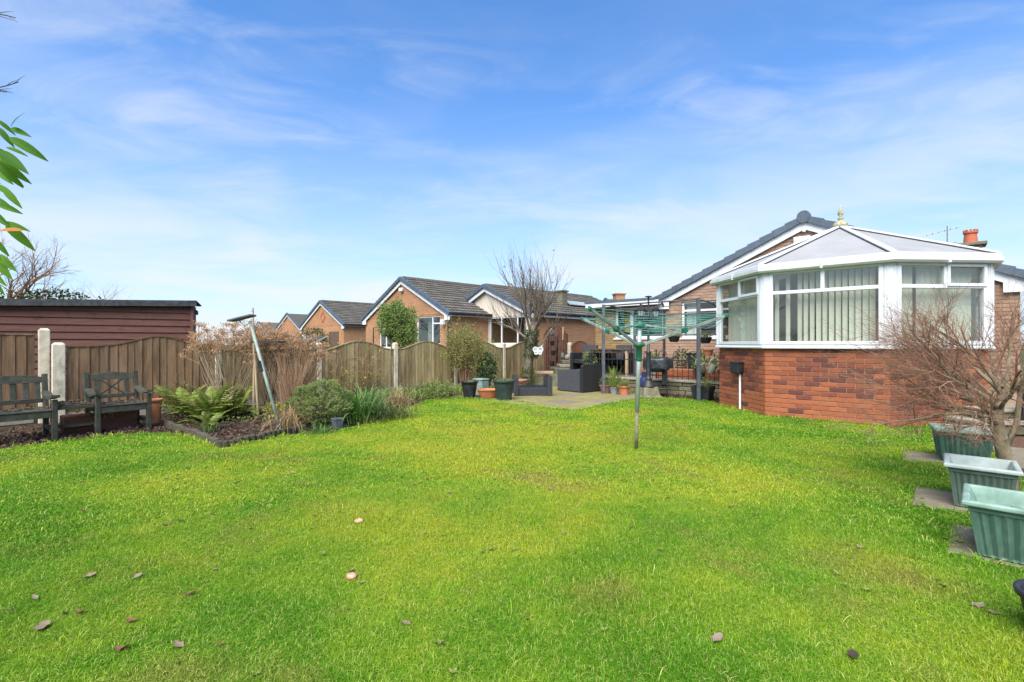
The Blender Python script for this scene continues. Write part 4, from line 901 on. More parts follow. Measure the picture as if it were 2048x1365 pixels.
# gutter
gut = MB(); gp = [(0.056, Z1+0.055), (0.056, Z1+0.005), (0.075, Z1-0.018), (0.135, Z1-0.018), (0.160, Z1+0.01), (0.160, Z1+0.062), (0.150, Z1+0.068), (0.150, Z1+0.055)]
gut.sweep(path, gp[::-1]); gt = gut.build('gutter', 'upvc_dirty', con)
for X, L in ((fAB, lAB), (fBC, lBC), (fCD, lCD)):
    for t in (0.5,):
        MB().bbox(L*t-0.02, L*t+0.02, -0.168, -0.05, Z1-0.028, Z1+0.075, 0.005, X).build('gutter_bracket', 'upvc_dirty', gt)
# roof: panes between the hips
EO, EZ, FZ = 0.115, Z1+0.105, 3.36
Fp = Vector((0, 1.90, FZ)); Fb = Vector((0, BK, FZ))
def off(k): return [(-XW-k, BK), (-XW-k, s45-k*0.41), (-0.8225-k*0.41, -k), (0.8225+k*0.41, -k), (XW+k, s45-k*0.41), (XW+k, BK)]
ev = [Vector((x, y, EZ)) for x, y in off(EO)]
def pane(pts, th=0.03):
    n = (pts[1]-pts[0]).cross(pts[2]-pts[0]).normalized(); n = n if n.z > 0 else -n; k = len(pts); mb = MB()
    vs = [p for p in pts]+[p-n*th for p in pts]; f = [tuple(range(k)), tuple(reversed(range(k, 2*k)))]+[(i, i+k, (i+1) % k+k, (i+1) % k) for i in range(k)]
    mb.add(vs, f); return mb
pane([ev[1], ev[2], Fp]).build('roof_panel', 'poly', con); pane([ev[2], ev[3], Fp]).build('roof_panel', 'poly', con); pane([ev[3], ev[4], Fp]).build('roof_panel', 'poly', con)
pane([ev[4], ev[5], Fb, Fp]).build('roof_panel', 'poly', con); pane([ev[0], ev[1], Fp, Fb]).build('roof_panel', 'poly', con)
for e in ev[1:5]:
    d = Vector((0, 0, 0.018)); b_ = MB(); b_.bar(Fp+d, e+d, 0.075, 0.05, c=0.012); b_.bar(Fp+d*0.3, e+d*0.3, 0.095, 0.022, c=0.006, mi=1); b_.build('hip_bar', ['upvc', 'felt'], con)
for a_, b_ in ((ev[0], ev[1]), (ev[1], ev[2]), (ev[2], ev[3]), (ev[3], ev[4]), (ev[4], ev[5])):
    MB().bar(a_+Vector((0, 0, -0.012)), b_+Vector((0, 0, -0.012)), 0.05, 0.055, c=0.008).build('eave_trim', 'upvc', con)
rb = MB(); rb.bar(Fp+Vector((0, 0, 0.03)), Fb+Vector((0, 0, 0.03)), 0.16, 0.07, c=0.02); rb.build('ridge_bar', 'upvc', con)
mb = MB(); mb.lathe([(0.115, 0.0), (0.12, 0.05), (0.10, 0.085), (0.075, 0.10), (0.04, 0.11), (0.035, 0.15), (0.055, 0.165), (0.03, 0.18), (0.02, 0.20), (0.045, 0.235), (0.048, 0.26), (0.038, 0.30), (0.018, 0.36), (0.001, 0.42)], 18, T(Fp.x, Fp.y, FZ-0.005)); mb.build('finial', 'finial', con, True)
# inside: floor, rear wall of the room and dark door opening behind it
MB().slabp([(-XW+0.26, s45+0.1), (-0.9, 0.28), (0.9, 0.28), (XW-0.26, s45+0.1), (XW-0.26, BK-0.02), (-XW+0.26, BK-0.02)], 0.02, 0.30).build('floor', 'floor_tile', con)
mb = MB(); wall_sheet(mb, -XW+0.27, XW-0.27, 0.30, 2.9, [(-0.85, 0.9, 0.30, 2.2)], BK-0.06, 0.03); mb.build('rear_wall', 'plaster', con)
mt = thing('meter_box', 'black utility box with white conduit on the red brick base', 'utility box', CO, HA)
X = fAB @ T(lAB*0.50, 0, 0)
MB().bbox(-0.135, 0.135, -0.12, -0.002, 0.66, 0.86, 0.02, X).build('case', 'black_plastic', mt); MB().bbox(-0.145, 0.145, -0.13, -0.001, 0.84, 0.875, 0.012, X).build('lid', 'black_plastic', mt)
mb = MB(); mb.tube([X @ Vector((0.05, -0.03, 0.02)), X @ Vector((0.05, -0.03, 0.66))], 0.018, 8); mb.build('conduit', 'white_metal', mt)
# vertical blinds
def blind(X, L, ang, step, label, keep=None):
    t = thing('vertical_blind', label, 'blind', CO, HA, 'vertical blinds in the conservatory')
    Xi = X @ T(0, 0.14, 0); MB().bbox(0.12, L-0.12, -0.02, 0.02, Z1-0.04, Z1-0.005, 0.004, Xi).build('head_rail', 'upvc', t)
    sm = MB(); n = 8
    o = [(w_, 0.006*math.sin(math.pi*(w_+0.0445)/0.089), z) for z in (Z0-0.02, Z1-0.04) for w_ in [(-0.0445+0.089*i/4) for i in range(5)]]
    sm.add(o, [(i, i+1, i+6, i+5) for i in range(4)]); me = sm.mesh('slat', 'blind', True)
    x = 0.15; i = 0
    while x < L-0.13:
        a_ = ang(x/L) if callable(ang) else ang
        if not keep or keep(i, x/L): link('slat', me, t, Xi @ T(x, rng.uniform(-0.003, 0.003), 0) @ RZ(R(a_+rng.uniform(-5, 5))))
        x += step*rng.uniform(0.95, 1.05); i += 1
blind(fAB, lAB, 12, 0.082, 'closed cream vertical blind in the narrow left conservatory facet')
blind(fBC, lBC, lambda t: 58-20*t, 0.086, 'half open cream vertical blind in the wide middle conservatory window', keep=lambda i, t: t > 0.32 or i % 2 == 0)
blind(fCD, lCD, -38, 0.092, 'nearly closed cream vertical blind in the right conservatory facet', keep=lambda i, t: i != 4)
blind(fDE, lDE, 20, 0.084, 'cream vertical blind on the side of the conservatory nearest the brick wall')

# ---------------------------------------------------------------- neighbours
tm = tile_mesh('roof_tile', 'roof_tile')
def neighbour(name, label, loc, rz, W, ridge, eave, depth, tiles=0, wins=(), gab=None):
    h = thing(name, label, 'house', loc, rz); pitch = (ridge-eave)/W; ww = W-0.2
    mb = MB(); wall_sheet(mb, -ww, ww, 0, eave-0.02, [w[:4] for w in wins], 0, 0.2)
    zt = ridge-pitch*ww-0.14
    mb.prism([(-ww, eave-0.02), (ww, eave-0.02), (ww, zt), (0, ridge-0.16), (-ww, zt)], 0, 0.2)
    mb.box(ww-0.2, ww, 0.2, depth, 0, eave+0.0); mb.box(-ww, -ww+0.2, 0.2, depth, 0, eave); mb.box(-ww+0.2, ww-0.2, depth-0.2, depth, 0, eave)
    wl_ = mb.build('wall', 'brick_far', h)
    rf = house_roof(h, W, -0.05, depth+0.1, ridge, pitch, 'roof_tile', 'verge')
    SL = math.sqrt(1+pitch**2)
    if tiles:
        n = int(W*SL/0.29); eavep = Vector((W+0.03, -0.05, ridge-pitch*(W+0.03)-0.045)); up = Vector((-1/SL, 0, pitch/SL)); nr = Vector((pitch/SL, 0, 1/SL))
        sp = tile_slope(eavep, Vector((0, 1, 0)), up, nr, int(depth/0.33), n+1)
        pieces('roof_tile', sp, {'t': tm}, rf, tiles)
        for i in range(int(depth/0.45)): MB().tube([(0, i*0.45, ridge-0.02), (0, 0.44+i*0.45, ridge-0.02)], 0.10, 8).build('ridge_tile', 'roof_tile', rf)
    vme = MB().prism([(0, -0.10), (0.315, -0.10), (0.315, 0.03), (0, 0.045)], -0.05, 0.08).mesh('verge_cap', 'verge')
    for s in (1, -1):
        for i in range(int(W*SL/0.30)+1):
            d = 0.02+i*0.30; link('verge_cap', vme, rf, frame(Vector((s*d/SL, -0.12, ridge-pitch*d/SL)), Vector((s/SL, 0, -pitch/SL)), Vector((0, 1, 0)), Vector((s*pitch/SL, 0, 1/SL))))
        z0 = ridge-0.11; pl = [(0.01*s, z0), (s*(W-0.02), z0-pitch*(W-0.02)), (s*(W-0.02), z0-pitch*(W-0.02)-0.19), (s*(W-0.35), z0-pitch*(W-0.02)-0.19), (s*(W-0.35), z0-pitch*(W-0.35)-0.17), (0.01*s, z0-0.18)]
        MB().prism(pl, -0.095, -0.06).build('bargeboard', 'white_paint', h)
        MB().prism([(s*(W-0.21), eave-0.13), (s*(W-0.01), eave-0.13), (s*(W-0.01), eave-0.11), (s*(W-0.21), eave-0.11)], -0.06, depth).build('soffit', 'white_paint', h)
        MB().box(min(s*W, s*(W-0.02)), max(s*W, s*(W-0.02)), -0.06, depth, eave-0.13, eave+0.0).build('fascia', 'white_paint', h)
        MB().tube([(s*(W+0.05), -0.05, eave-0.03), (s*(W+0.05), depth, eave-0.03)], 0.055, 8).build('gutter', 'black_plastic', h)
    for w in wins: window(h, *w[:4], 0.06, cols=w[4], rows=w[5], panes=w[6], gl='glass_far')
    mb = MB(); mb.box(-ww+0.25, ww-0.25, 3.0, 3.05, 0, eave); mb.build('partition', 'room', h)
    return h, rf
wn1 = (1.10, 2.76, 1.16, 2.34, [(2.2, 1.2, 2.3)], [(2.03, 2.22, 2.72)], [(1.14, 2.18, 1.2, 2.3), (2.22, 2.72, 1.2, 2.01), (2.22, 2.72, 2.05, 2.3)])
wn1b = (-2.0, -0.95, 1.0, 2.2, [(-1.45, 1.05, 2.15)], [], [(-1.96, -1.47, 1.04, 2.16), (-1.43, -0.99, 1.04, 2.16)])
n1h, n1r = neighbour('neighbour_bungalow', 'orange brick neighbouring bungalow with cream rendered side bay behind the fence', (-4.84, 21.4, 0), R(-45), 3.5, 4.12, 2.43, 9.5, 230, [wn1, wn1b])
o = drape(1.5, 1.85, 1.2, 2.28, 0.3, 0.03, 4).build('curtain', 'curtain', None, True, T(-4.84, 21.4, 0) @ RZ(R(-45))); tag(o, 'white curtain in the gable window of the orange brick neighbouring bungalow', 'curtain')
MB().tube([(3.36, -0.06, 2.3), (3.36, -0.06, 0)], 0.04, 8).build('downpipe', 'black_plastic', n1h)
MB().bbox(-0.10, 0.12, -0.16, -0.02, 3.50, 3.66, 0.03).build('security_light', 'white_metal', n1h); MB().bbox(3.0, 3.16, -0.2, -0.02, 1.95, 2.15, 0.02).build('lamp', 'white_metal', n1h)
# cream bay wing of that house
cw = (3.38, 5.50, 1.18, 2.31); mb = MB(); wall_sheet(mb, 3.31, 5.85, 0, 2.42, [cw, (3.38, 4.08, 0.15, 1.18)], 2.1, 0.2)
mb.prism([(2.1, 3.0), (3.31, 2.42), (5.85, 2.42), (5.85, 2.45), (3.24, 3.58)], 2.1, 2.25); mb.build('rendered_wall', 'cream', n1h)
mb = MB(); mb.box(5.65, 5.85, 2.31, 10, 0, 2.45); mb.build('side_wall', 'brick_far', n1h)
f = window(n1h, 3.38, 5.50, 1.18, 2.31, 2.15, cols=[(4.10, 1.2, 2.27), (5.03, 1.2, 2.27)], rows=[], panes=[(3.46, 4.02, 1.2, 2.23), (4.14, 5.0, 1.24, 2.27), (5.06, 5.46, 1.24, 2.27)], gl='glass_far', sill=False)
mb = MB(); mb.bbox(3.38, 4.08, 2.12, 2.19, 0.15, 0.25, 0.005); mb.bbox(3.38, 4.08, 2.12, 2.19, 1.05, 1.179, 0.005); mb.bbox(3.38, 3.46, 2.121, 2.19, 0.25, 1.05, 0.005); mb.bbox(4.0, 4.08, 2.121, 2.19, 0.25, 1.05, 0.005); mb.box(3.46, 4.0, 2.14, 2.17, 0.25, 1.05); mb.build('door', 'upvc', n1h)
mb = MB(); mb.box(3.3, 5.6, 3.6, 3.65, 0, 2.4); mb.build('room_wall', 'green_room', n1h)
wp = (3.69-2.43)/2.85; SLw = math.sqrt(1+wp*wp)
mb = MB(); mb.prism([(3.24, 3.64), (6.08, 3.64-wp*2.84), (6.08, 3.58-wp*2.84), (3.24, 3.58)], 2.0, 10.2); mb.prism([(1.9, 3.64-wp*1.34), (3.24, 3.64), (3.24, 3.58), (1.9, 3.58-wp*1.34)], 2.0, 6.0); wrf = mb.build('wing_roof', 'roof_tile', n1h)
sp = tile_slope(Vector((6.1, 1.98, 3.65-wp*2.86)), Vector((0, 1, 0)), Vector((-1/SLw, 0, wp/SLw)), Vector((wp/SLw, 0, 1/SLw)), 24, 11)
pieces('roof_tile', sp, {'t': tm}, wrf, 70)
vme = MB().prism([(0, -0.10), (0.315, -0.10), (0.315, 0.03), (0, 0.045)], -0.05, 0.08).mesh('verge_cap', 'verge')
for s, mx_ in ((1, 10), (-1, 5)):
    for i in range(mx_):
        d = 0.02+i*0.30; link('verge_cap', vme, wrf, frame(Vector((3.24+s*d/SLw, 1.9, 3.69-wp*d/SLw)), Vector((s/SLw, 0, -wp/SLw)), Vector((0, 1, 0)), Vector((s*wp/SLw, 0, 1/SLw))))
    e_ = 2.8 if s > 0 else 1.3; z0 = 3.58
    MB().prism([(3.24+0.01*s, z0), (3.24+s*e_, z0-wp*e_), (3.24+s*e_, z0-wp*e_-0.17), (3.24+0.01*s, z0-0.17)], 1.93, 1.97).build('bargeboard', 'white_paint', n1h)
MB().box(6.03, 6.06, 2.0, 10, 2.25, 2.42).build('fascia', 'white_paint', n1h); MB().box(5.86, 6.03, 2.0, 10, 2.25, 2.27).build('soffit', 'white_paint', n1h); MB().tube([(6.12, 2.0, 2.40), (6.12, 10, 2.40)], 0.05, 8).build('gutter', 'black_plastic', n1h)
for i in range(17): MB().tube([(3.24, 2.0+i*0.45, 3.68), (3.24, 2.44+i*0.45, 3.68)], 0.09, 8).build('ridge_tile', 'roof_tile', wrf)
chn = MB(); chn.box(4.75, 5.08, 4.9, 5.25, 2.8, 3.50); chn.bbox(4.70, 5.13, 4.85, 5.30, 3.50, 3.57, 0.01); chn.build('chimney', 'stone', n1h)
MB().bar((4.9, 5.4, 3.06), (4.9, 7.2, 3.06), 0.55, 0.03, up=Vector((wp, 0, 1))).build('roof_light', 'galv', n1h)
n2h, n2r = neighbour('neighbour_bungalow', 'second orange brick bungalow along with a diamond mark in its gable', (-13.0, 33.0, 0), R(-45), 3.5, 4.12, 2.45, 9.5, 60)
mk = MB()
for a_, b_ in (((0, 3.35), (0.35, 3.0)), ((0.35, 3.0), (0, 2.65)), ((0, 2.65), (-0.35, 3.0)), ((-0.35, 3.0), (0, 3.35))): mk.bar((a_[0]+0.2, -0.012, a_[1]), (b_[0]+0.2, -0.012, b_[1]), 0.10, 0.02, up=(0, 1, 0))
mk.build('brick_diamond', 'brick_orange', n2h)
MB().box(1.2, 2.6, -0.03, -0.004, 0.8, 2.0).build('window_board', 'brown_wood', n2h)
neighbour('neighbour_bungalow', 'small distant bungalow roof left of the second orange bungalow', (-21.3, 46.0, 0), R(-45), 3.5, 4.12, 2.45, 9.5, 0)
neighbour('neighbour_bungalow', 'farthest bungalow roof just behind the dried hydrangea heads', (-34.5, 66.0, 0), R(-45), 3.6, 4.2, 2.5, 12, 0)
fh, fr_ = neighbour('neighbour_bungalow', 'far bungalow roof with chimney above the flat-roofed wing', (6.1, 31.0, 0), R(-80), 3.6, 4.12, 2.5, 12, 0)
mb = MB(); mb.box(-0.3, 0.3, 0.5, 1.1, 3.4, 4.35); mb.box(-0.36, 0.36, 0.44, 1.16, 4.35, 4.43); mb.build('chimney', 'brick_far', fh)

# ================================================================ FENCES AND SHED
fdir = Vector((0.674, 0.739, 0)); F0 = Vector((-4.16, 10.4, 0)); FS = 1.93      # line of the garden fence, post at F0
def fpt(k): return F0+fdir*(FS*k)
def post(p, h, w, label, rz=0.0, mtl='concrete_post', cat='fence post', grp='concrete fence posts'):
    mb = MB(); t = w/2; c = 0.012
    mb.bbox(-t, t, -t, t, -0.02, h-0.03, 0.008); mb.add([(-t+0.004, -t+0.004, h-0.03), (t-0.004, -t+0.004, h-0.03), (t-0.004, t-0.004, h-0.03), (-t+0.004, t-0.004, h-0.03), (-t*0.55, -t*0.55, h), (t*0.55, -t*0.55, h), (t*0.55, t*0.55, h), (-t*0.55, t*0.55, h)], [(0, 1, 5, 4), (1, 2, 6, 5), (2, 3, 7, 6), (3, 0, 4, 7), (4, 5, 6, 7)])
    o = mb.build('fence_post', mtl, None, X=T(*p) @ RZ(rz)); return tag(o, label, cat, grp)
def panel(a, b, label, mtl, lo=1.06, hi=1.24, z0=0.14, grp='arched fence panels', nb=17, shape=None, name='garden_fence', cat='fence', cap=True, gravel=True, lean=0.0):
    d = b-a; L = d.length; rz = math.atan2(d.y, d.x); t = thing(name, label, cat, a, rz, grp)
    def top(u): return shape(u) if shape else lo+(hi-lo)*(0.5-0.5*math.cos(2*math.pi*min(max((u-0.06)/0.88, 0), 1)))**0.75
    ws = [rng.uniform(0.7, 1.3) for _ in range(nb)]; cs_ = [0]
    for q in ws: cs_.append(cs_[-1]+q*L/sum(ws))
    for i in range(nb):
        x0, x1 = cs_[i]-0.006, cs_[i+1]+0.008; rg_ = rng.uniform(-0.006, 0.006); y = rng.uniform(-0.004, 0.004)
        za, zb = top(max(x0/L, 0)), top(min(x1/L, 1)); mb = MB()
        yl, yr = -0.012+y, 0.004+y                       # feather-edged boards: one edge stands proud
        mb.add([(x0, yr-0.016, z0), (x1, yl-0.016, z0), (x1, 0.02, z0), (x0, 0.02, z0), (x0, yr-0.016, za), (x1, yl-0.016, zb), (x1, 0.02, zb), (x0, 0.02, za)],
               [(0, 3, 2, 1), (4, 5, 6, 7), (0, 1, 5, 4), (1, 2, 6, 5), (2, 3, 7, 6), (3, 0, 4, 7)])
        mb.build('board', mtl, t)
    if cap:
        mb = MB(); n = 24; vs = []
        for i in range(n+1):
            u = i/n; z = top(u); vs += [(u*L, -0.035, z), (u*L, 0.03, z), (u*L, 0.03, z+0.022), (u*L, -0.035, z+0.022)]
        mb.add(vs, [(4*i+a_, 4*i+b_, 4*i+4+b_, 4*i+4+a_) for i in range(n) for a_, b_ in ((0, 1), (1, 2), (2, 3), (3, 0))]+[(0, 3, 2, 1), (4*n, 4*n+1, 4*n+2, 4*n+3)]); mb.build('cap_rail', mtl, t)
    if gravel: MB().box(0.005, L-0.005, -0.02, 0.03, 0.0, z0-0.003).build('gravel_board', 'stone_cap', t)
    return t
fa = math.atan2(fdir.y, fdir.x)
labs = {0: 'pale concrete fence post behind the rounded green hebe', 1: 'mossy concrete fence post right of the climber tangle', 2: 'concrete fence post half hidden by the olive shrub', 3: 'white concrete fence post below the neighbour\'s glazed door', -1: 'concrete fence post hidden among the dried hydrangea stems'}
for k in (-1, 0, 1, 2, 3): post(fpt(k), 1.23, 0.105, labs[k], fa)
plab = {-1: 'olive fence panel behind the brown hydrangea twigs', 0: 'weathered fence panel overgrown by the bare climber', 1: 'arched olive fence panel below the neighbour\'s gable window', 2: 'olive fence panel behind the olive shrub', 3: 'mossy fence panel behind the pollarded tree'}
for k in (-1, 0, 1, 2, 3): panel(fpt(k)+fdir*0.06, fpt(k+1)-fdir*0.06, plab[k], 'fence_olive', hi=1.25)
pL = Vector((-6.98, 7.42, 0)); 
post(pL+Vector((0.02, 0.0, 0)), 1.22, 0.15, 'stout mossy white concrete post, shorter of the pair by the benches', R(48))
post(pL+Vector((-0.22, 0.02, 0)), 1.44, 0.13, 'taller white concrete post of the pair by the benches', R(48))
e_ = fpt(-1)-fdir*0.06; panel(pL+Vector((0.10, 0.06, 0)), e_, 'dark brown arched fence panel behind the right bench', 'fence_brown', lo=1.16, hi=1.33, nb=17,
      shape=lambda u: 1.15+0.17*math.exp(-((u-0.58)/0.22)**2)+0.0*u)
dL = Vector((-0.62, -0.78, 0)); panel(pL+Vector((-0.30, -0.06, 0))+dL*1.83, pL+Vector((-0.30, -0.06, 0)), 'tall brown fence panel left of the paired concrete posts', 'fence_brown', nb=14, shape=lambda u: 1.33+0.13*(1-u)**2)
# dark gate and panel between the fence and the house
gA = fpt(4)+Vector((-0.05, 0.0, 0)); gB = Vector((2.49, 14.80, 0)); gd = (gB-gA).normalized(); GL = (gB-gA).length
post(gA, 1.22, 0.10, 'white concrete post left of the dark arched gate', 0.7); post(gA+gd*(GL*0.56), 1.24, 0.105, 'white concrete post between the dark gate and dark panel', 0.7)
g = panel(gA+gd*0.09, gA+gd*(GL*0.56-0.08), 'tall dark brown arched garden gate beside the stepladder', 'fence_red', nb=8, z0=0.12, shape=lambda u: 1.50+0.30*math.sin(math.pi*min(max(u*1.1-0.05, 0), 1))**0.8, grp=None, name='garden_gate', cat='gate', gravel=False)
MB().tube([(0.12, -0.05, 0.9), (0.12, -0.05, 1.05)], 0.012, 6).build('handle', 'iron', g)
panel(gA+gd*(GL*0.56+0.08), gB-gd*0.03, 'dark brown arched fence panel against the house wall', 'fence_red', nb=8, shape=lambda u: 0.98+0.30*math.sin(math.pi*min(max(u*0.8+0.14, 0), 1))**1.1, gravel=False, z0=0.1)
# shed over the fence
sdv = Vector((0.87, 0.49, 0)).normalized(); sB = Vector((-6.36, 9.62, 0)); sl = 5.0; sA = sB-sdv*sl
shed = thing('garden_shed', 'long red-brown shiplap shed with black felt roof edge behind the fence', 'shed', sA, math.atan2(sdv.y, sdv.x))
def rfz(x): return 2.03-0.033*(sl-x)
MB().prism([(0.02, 0), (sl-0.02, 0), (sl-0.02, rfz(sl)-0.03), (0.02, rfz(0)-0.03)], 0.03, 1.25).build('frame', 'brown_wood', shed)
for i in range(15):
    z = 0.1+i*0.13; zt = z+0.128; x0 = max(0.0, sl-(2.03-(z+0.07))/0.033)
    if x0 > sl-0.3: continue
    zl, zr = min(zt, rfz(x0)-0.02), min(zt, rfz(sl)-0.02)
    m_ = MB(); m_.add([(x0, 0.004, z), (sl, 0.004, z), (sl, -0.004, z+0.012), (x0, -0.004, z+0.012), (x0, -0.010, z+0.02), (sl, -0.010, z+0.02), (sl, 0.008, zr), (x0, 0.008, zl), (x0, 0.03, zl), (sl, 0.03, zr), (x0, 0.03, z), (sl, 0.03, z)],
        [(0, 1, 2, 3), (3, 2, 5, 4), (4, 5, 6, 7), (7, 6, 9, 8), (0, 10, 11, 1), (0, 3, 4, 7, 8, 10), (1, 11, 9, 6, 5, 2)]); m_.build('board', 'shed', shed)
MB().bbox(sl-0.03, sl+0.025, -0.03, 0.05, 0.05, 2.0, 0.004).build('corner_trim', 'shed', shed)
MB().prism([(-0.1, rfz(-0.1)-0.0), (sl+0.08, rfz(sl+0.08)-0.0), (sl+0.08, rfz(sl+0.08)+0.02), (-0.1, rfz(-0.1)+0.02)], -0.10, 1.3).build('roof', 'felt', shed)
MB().prism([(-0.1, rfz(-0.1)-0.09), (sl+0.08, rfz(sl+0.08)-0.09), (sl+0.08, rfz(sl+0.08)+0.023), (-0.1, rfz(-0.1)+0.023)], -0.118, -0.101).build('roof_edge', 'felt', shed)
MB().bbox(sl+0.03, sl+0.07, 0.1, 0.5, 1.80, 1.88, 0.004).build('bracket', 'shed', shed)

# ================================================================ GARDEN FURNITURE AND THINGS
def cpost(mb, x, y, z0, z1, w): mb.bbox(x-w/2, x+w/2, y-w/2, y+w/2, z0, z1, 0.005)
# companion bench: two armchairs joined by a little table
BA = math.atan2(0.8, 0.6); BO = Vector((-5.13, 6.83, 0))
bench = thing('companion_bench', 'two dark weathered wooden armchairs joined by a slatted table by the fence', 'bench', BO, BA)
def armchair(x0, x1, side):
    W_ = 0.055; D_ = 0.50
    for x in (x0, x1):
        MB().bbox(x-W_/2, x+W_/2, -W_/2, W_/2, 0, 0.50, 0.005).build('leg', 'bench_wood', bench); 
        m_ = MB(); m_.bar((x, D_, 0), (x, D_, 0.40), W_, W_, up=(0, 1, 0), c=0.005); m_.bar((x, D_, 0.38), (x, D_+0.09, 0.80), W_, W_, up=(0, 1, 0), c=0.005); m_.build('leg', 'bench_wood', bench)
        m_ = MB(); n = 7; vs = []
        for i in range(n+1):
            u = i/n; y = -0.07+u*(D_+0.08); z = 0.505+0.022*math.cos(u*math.pi*2.0)+0.02*u; vs += [(x-0.04, y, z), (x+0.04, y, z), (x+0.04, y, z+0.035), (x-0.04, y, z+0.035)]
        m_.add(vs, [(4*i+a_, 4*i+4+a_, 4*i+4+b_, 4*i+b_) for i in range(n) for a_, b_ in ((0, 1), (1, 2), (2, 3), (3, 0))]+[(0, 1, 2, 3), (4*n, 4*n+3, 4*n+2, 4*n+1)]); m_.build('arm_rest', 'bench_wood', bench)
        MB().bbox(x-0.02, x+0.02, 0.03, D_-0.03, 0.10, 0.15, 0.004).build('stretcher', 'bench_wood', bench); MB().bbox(x-0.02, x+0.02, 0.03, D_-0.03, 0.29, 0.355, 0.004).build('side_rail', 'bench_wood', bench)
    MB().bbox(x0+0.03, x1-0.03, -0.02, 0.015, 0.28, 0.36, 0.004).build('front_rail', 'bench_wood', bench)
    for i in range(6): MB().bbox(x0-0.01, x1+0.01, -0.03+i*0.088, 0.045+i*0.088, 0.362, 0.382, 0.004).build('seat_slat', 'bench_wood', bench)
    # back: bottom rail, arched top rail, uprights and a cross
    def bk(z): return D_+max(0, (z-0.38))*0.214
    m_ = MB(); n = 8; vs = []
    for i in range(n+1):
        u = i/n; x = x0+0.03+(x1-x0-0.06)*u; zt = 0.765+0.03*math.sin(math.pi*u); vs += [(x, bk(0.7)-0.018, 0.69), (x, bk(0.7)+0.018, 0.69), (x, bk(zt)+0.018, zt), (x, bk(zt)-0.018, zt)]
    m_.add(vs, [(4*i+a_, 4*i+b_, 4*i+4+b_, 4*i+4+a_) for i in range(n) for a_, b_ in ((0, 1), (1, 2), (2, 3), (3, 0))]+[(0, 3, 2, 1), (4*n, 4*n+1, 4*n+2, 4*n+3)]); m_.build('top_rail', 'bench_wood', bench)
    MB().bar((x0+0.03, bk(0.46), 0.46), (x1-0.03, bk(0.46), 0.46), 0.03, 0.055, c=0.004).build('bottom_rail', 'bench_wood', bench)
    for u in ((0.2, 0.8) if side else (0.12, 0.3, 0.5, 0.7, 0.88)):
        x = x0+(x1-x0)*u; MB().bar((x, bk(0.48), 0.48), (x, bk(0.7), 0.7), 0.02, 0.055, up=(1, 0, 0), c=0.003).build('back_slat', 'bench_wood', bench)
    if side:
        xa, xb = x0+(x1-x0)*0.27, x0+(x1-x0)*0.73
        for p, q in (((xa, 0.49), (xb, 0.69)), ((xb, 0.49), (xa, 0.69))): MB().bar((p[0], bk(p[1])+(0.006 if p[0] == xa else -0.006), p[1]), (q[0], bk(q[1])+(0.006 if p[0] == xa else -0.006), q[1]), 0.018, 0.03, up=(0, 1, 0), c=0.002).build('cross_brace', 'bench_wood', bench)
armchair(-0.56, 0.0, True); armchair(-1.58, -0.98, False)
for i in range(5): MB().bbox(-0.945, -0.595, 0.02+i*0.09, 0.095+i*0.09, 0.405, 0.425, 0.004).build('table_slat', 'bench_wood', bench)
MB().bbox(-0.95, -0.59, 0.0, 0.035, 0.365, 0.404, 0.004).build('table_rail', 'bench_wood', bench)
for i in range(3): MB().bbox(-0.95, -0.59, 0.10+i*0.1, 0.17+i*0.1, 0.12, 0.14, 0.004).build('shelf_slat', 'bench_wood', bench)

def pot(name, label, p, r0, r1, h, mtl, n=28, rim=0.03, rimw=0.02, fill=0.85, soil='soil', grp=None, flute=0, square=False, cat='plant pot', bands=0):
    t = thing(name, label, cat, p, 0 if not square else R(45)+HA, grp)
    th = 0.012; prof = [(r0*0.9, 0.0), (r0, 0.004)]
    def rr(z): return r0+(r1-r0)*(z/h)
    k = 8
    for i in range(1, k): 
        z = (h-rim)*i/k; prof.append((rr(z)+(0.004 if bands and i == k-1 else 0), z))
    prof += [(rr(h-rim), h-rim), (rr(h-rim)+rimw, h-rim+0.003), (rr(h)+rimw, h-0.006), (rr(h)+rimw-0.004, h), (rr(h)-th*0.3, h), (rr(h)-th, h-0.012), (rr(h*fill)-th, h*fill), (0.001, h*fill)]
    if bands: prof = prof[:-8+0]+prof[-8:]
    MB().lathe(prof, 4 if square else n).build('body', mtl, t, smooth=not square) if not square else MB().lathe([(r*1.38, z) for r, z in prof], 4).build('body', mtl, t)
    MB().lathe([(rr(h*fill)*0.97*(1.36 if square else 1), h*fill+0.002), (rr(h*fill)*0.6, h*fill+0.012), (0.001, h*fill+0.014)], 4 if square else 18).build('compost', soil, t)
    return t
def sprout(t, mtl, n, r, z, L, w, lift, droop, rg, name='plant'):
    mb = MB()
    for i in range(n):
        a_ = rg.uniform(0, 6.283); q = r*math.sqrt(rg.random()); arch_blade(mb, Vector((q*math.cos(a_), q*math.sin(a_), z)), rg.uniform(0, 6.283), L*rg.uniform(0.5, 1.1), rg.uniform(*lift), w, rg, droop)
    return mb.build(name, mtl, t)
def leafy(t, mtl, n, r, z, h, lf, rg, name='plant'):
    mb = MB()
    for p, d in cloud_points(n, r, r, h/2, rg, 0.3, 0.3): mb.leaf(p+Vector((0, 0, z+h/2)), (d+rdir(rg)*0.7+Vector((0, 0, 0.3))), rdir(rg), lf*rg.uniform(0.7, 1.3), lf*0.5)
    return mb.build(name, mtl, t)
rg = random.Random(21)
t = pot('plant_pot', 'large round dark green plastic pot on the patio edge', G(1008, 801), 0.155, 0.225, 0.43, 'pot_dark', rim=0.05, rimw=0.018, bands=1); leafy(t, 'leaf_low', 120, 0.15, 0.35, 0.10, 0.05, rg)
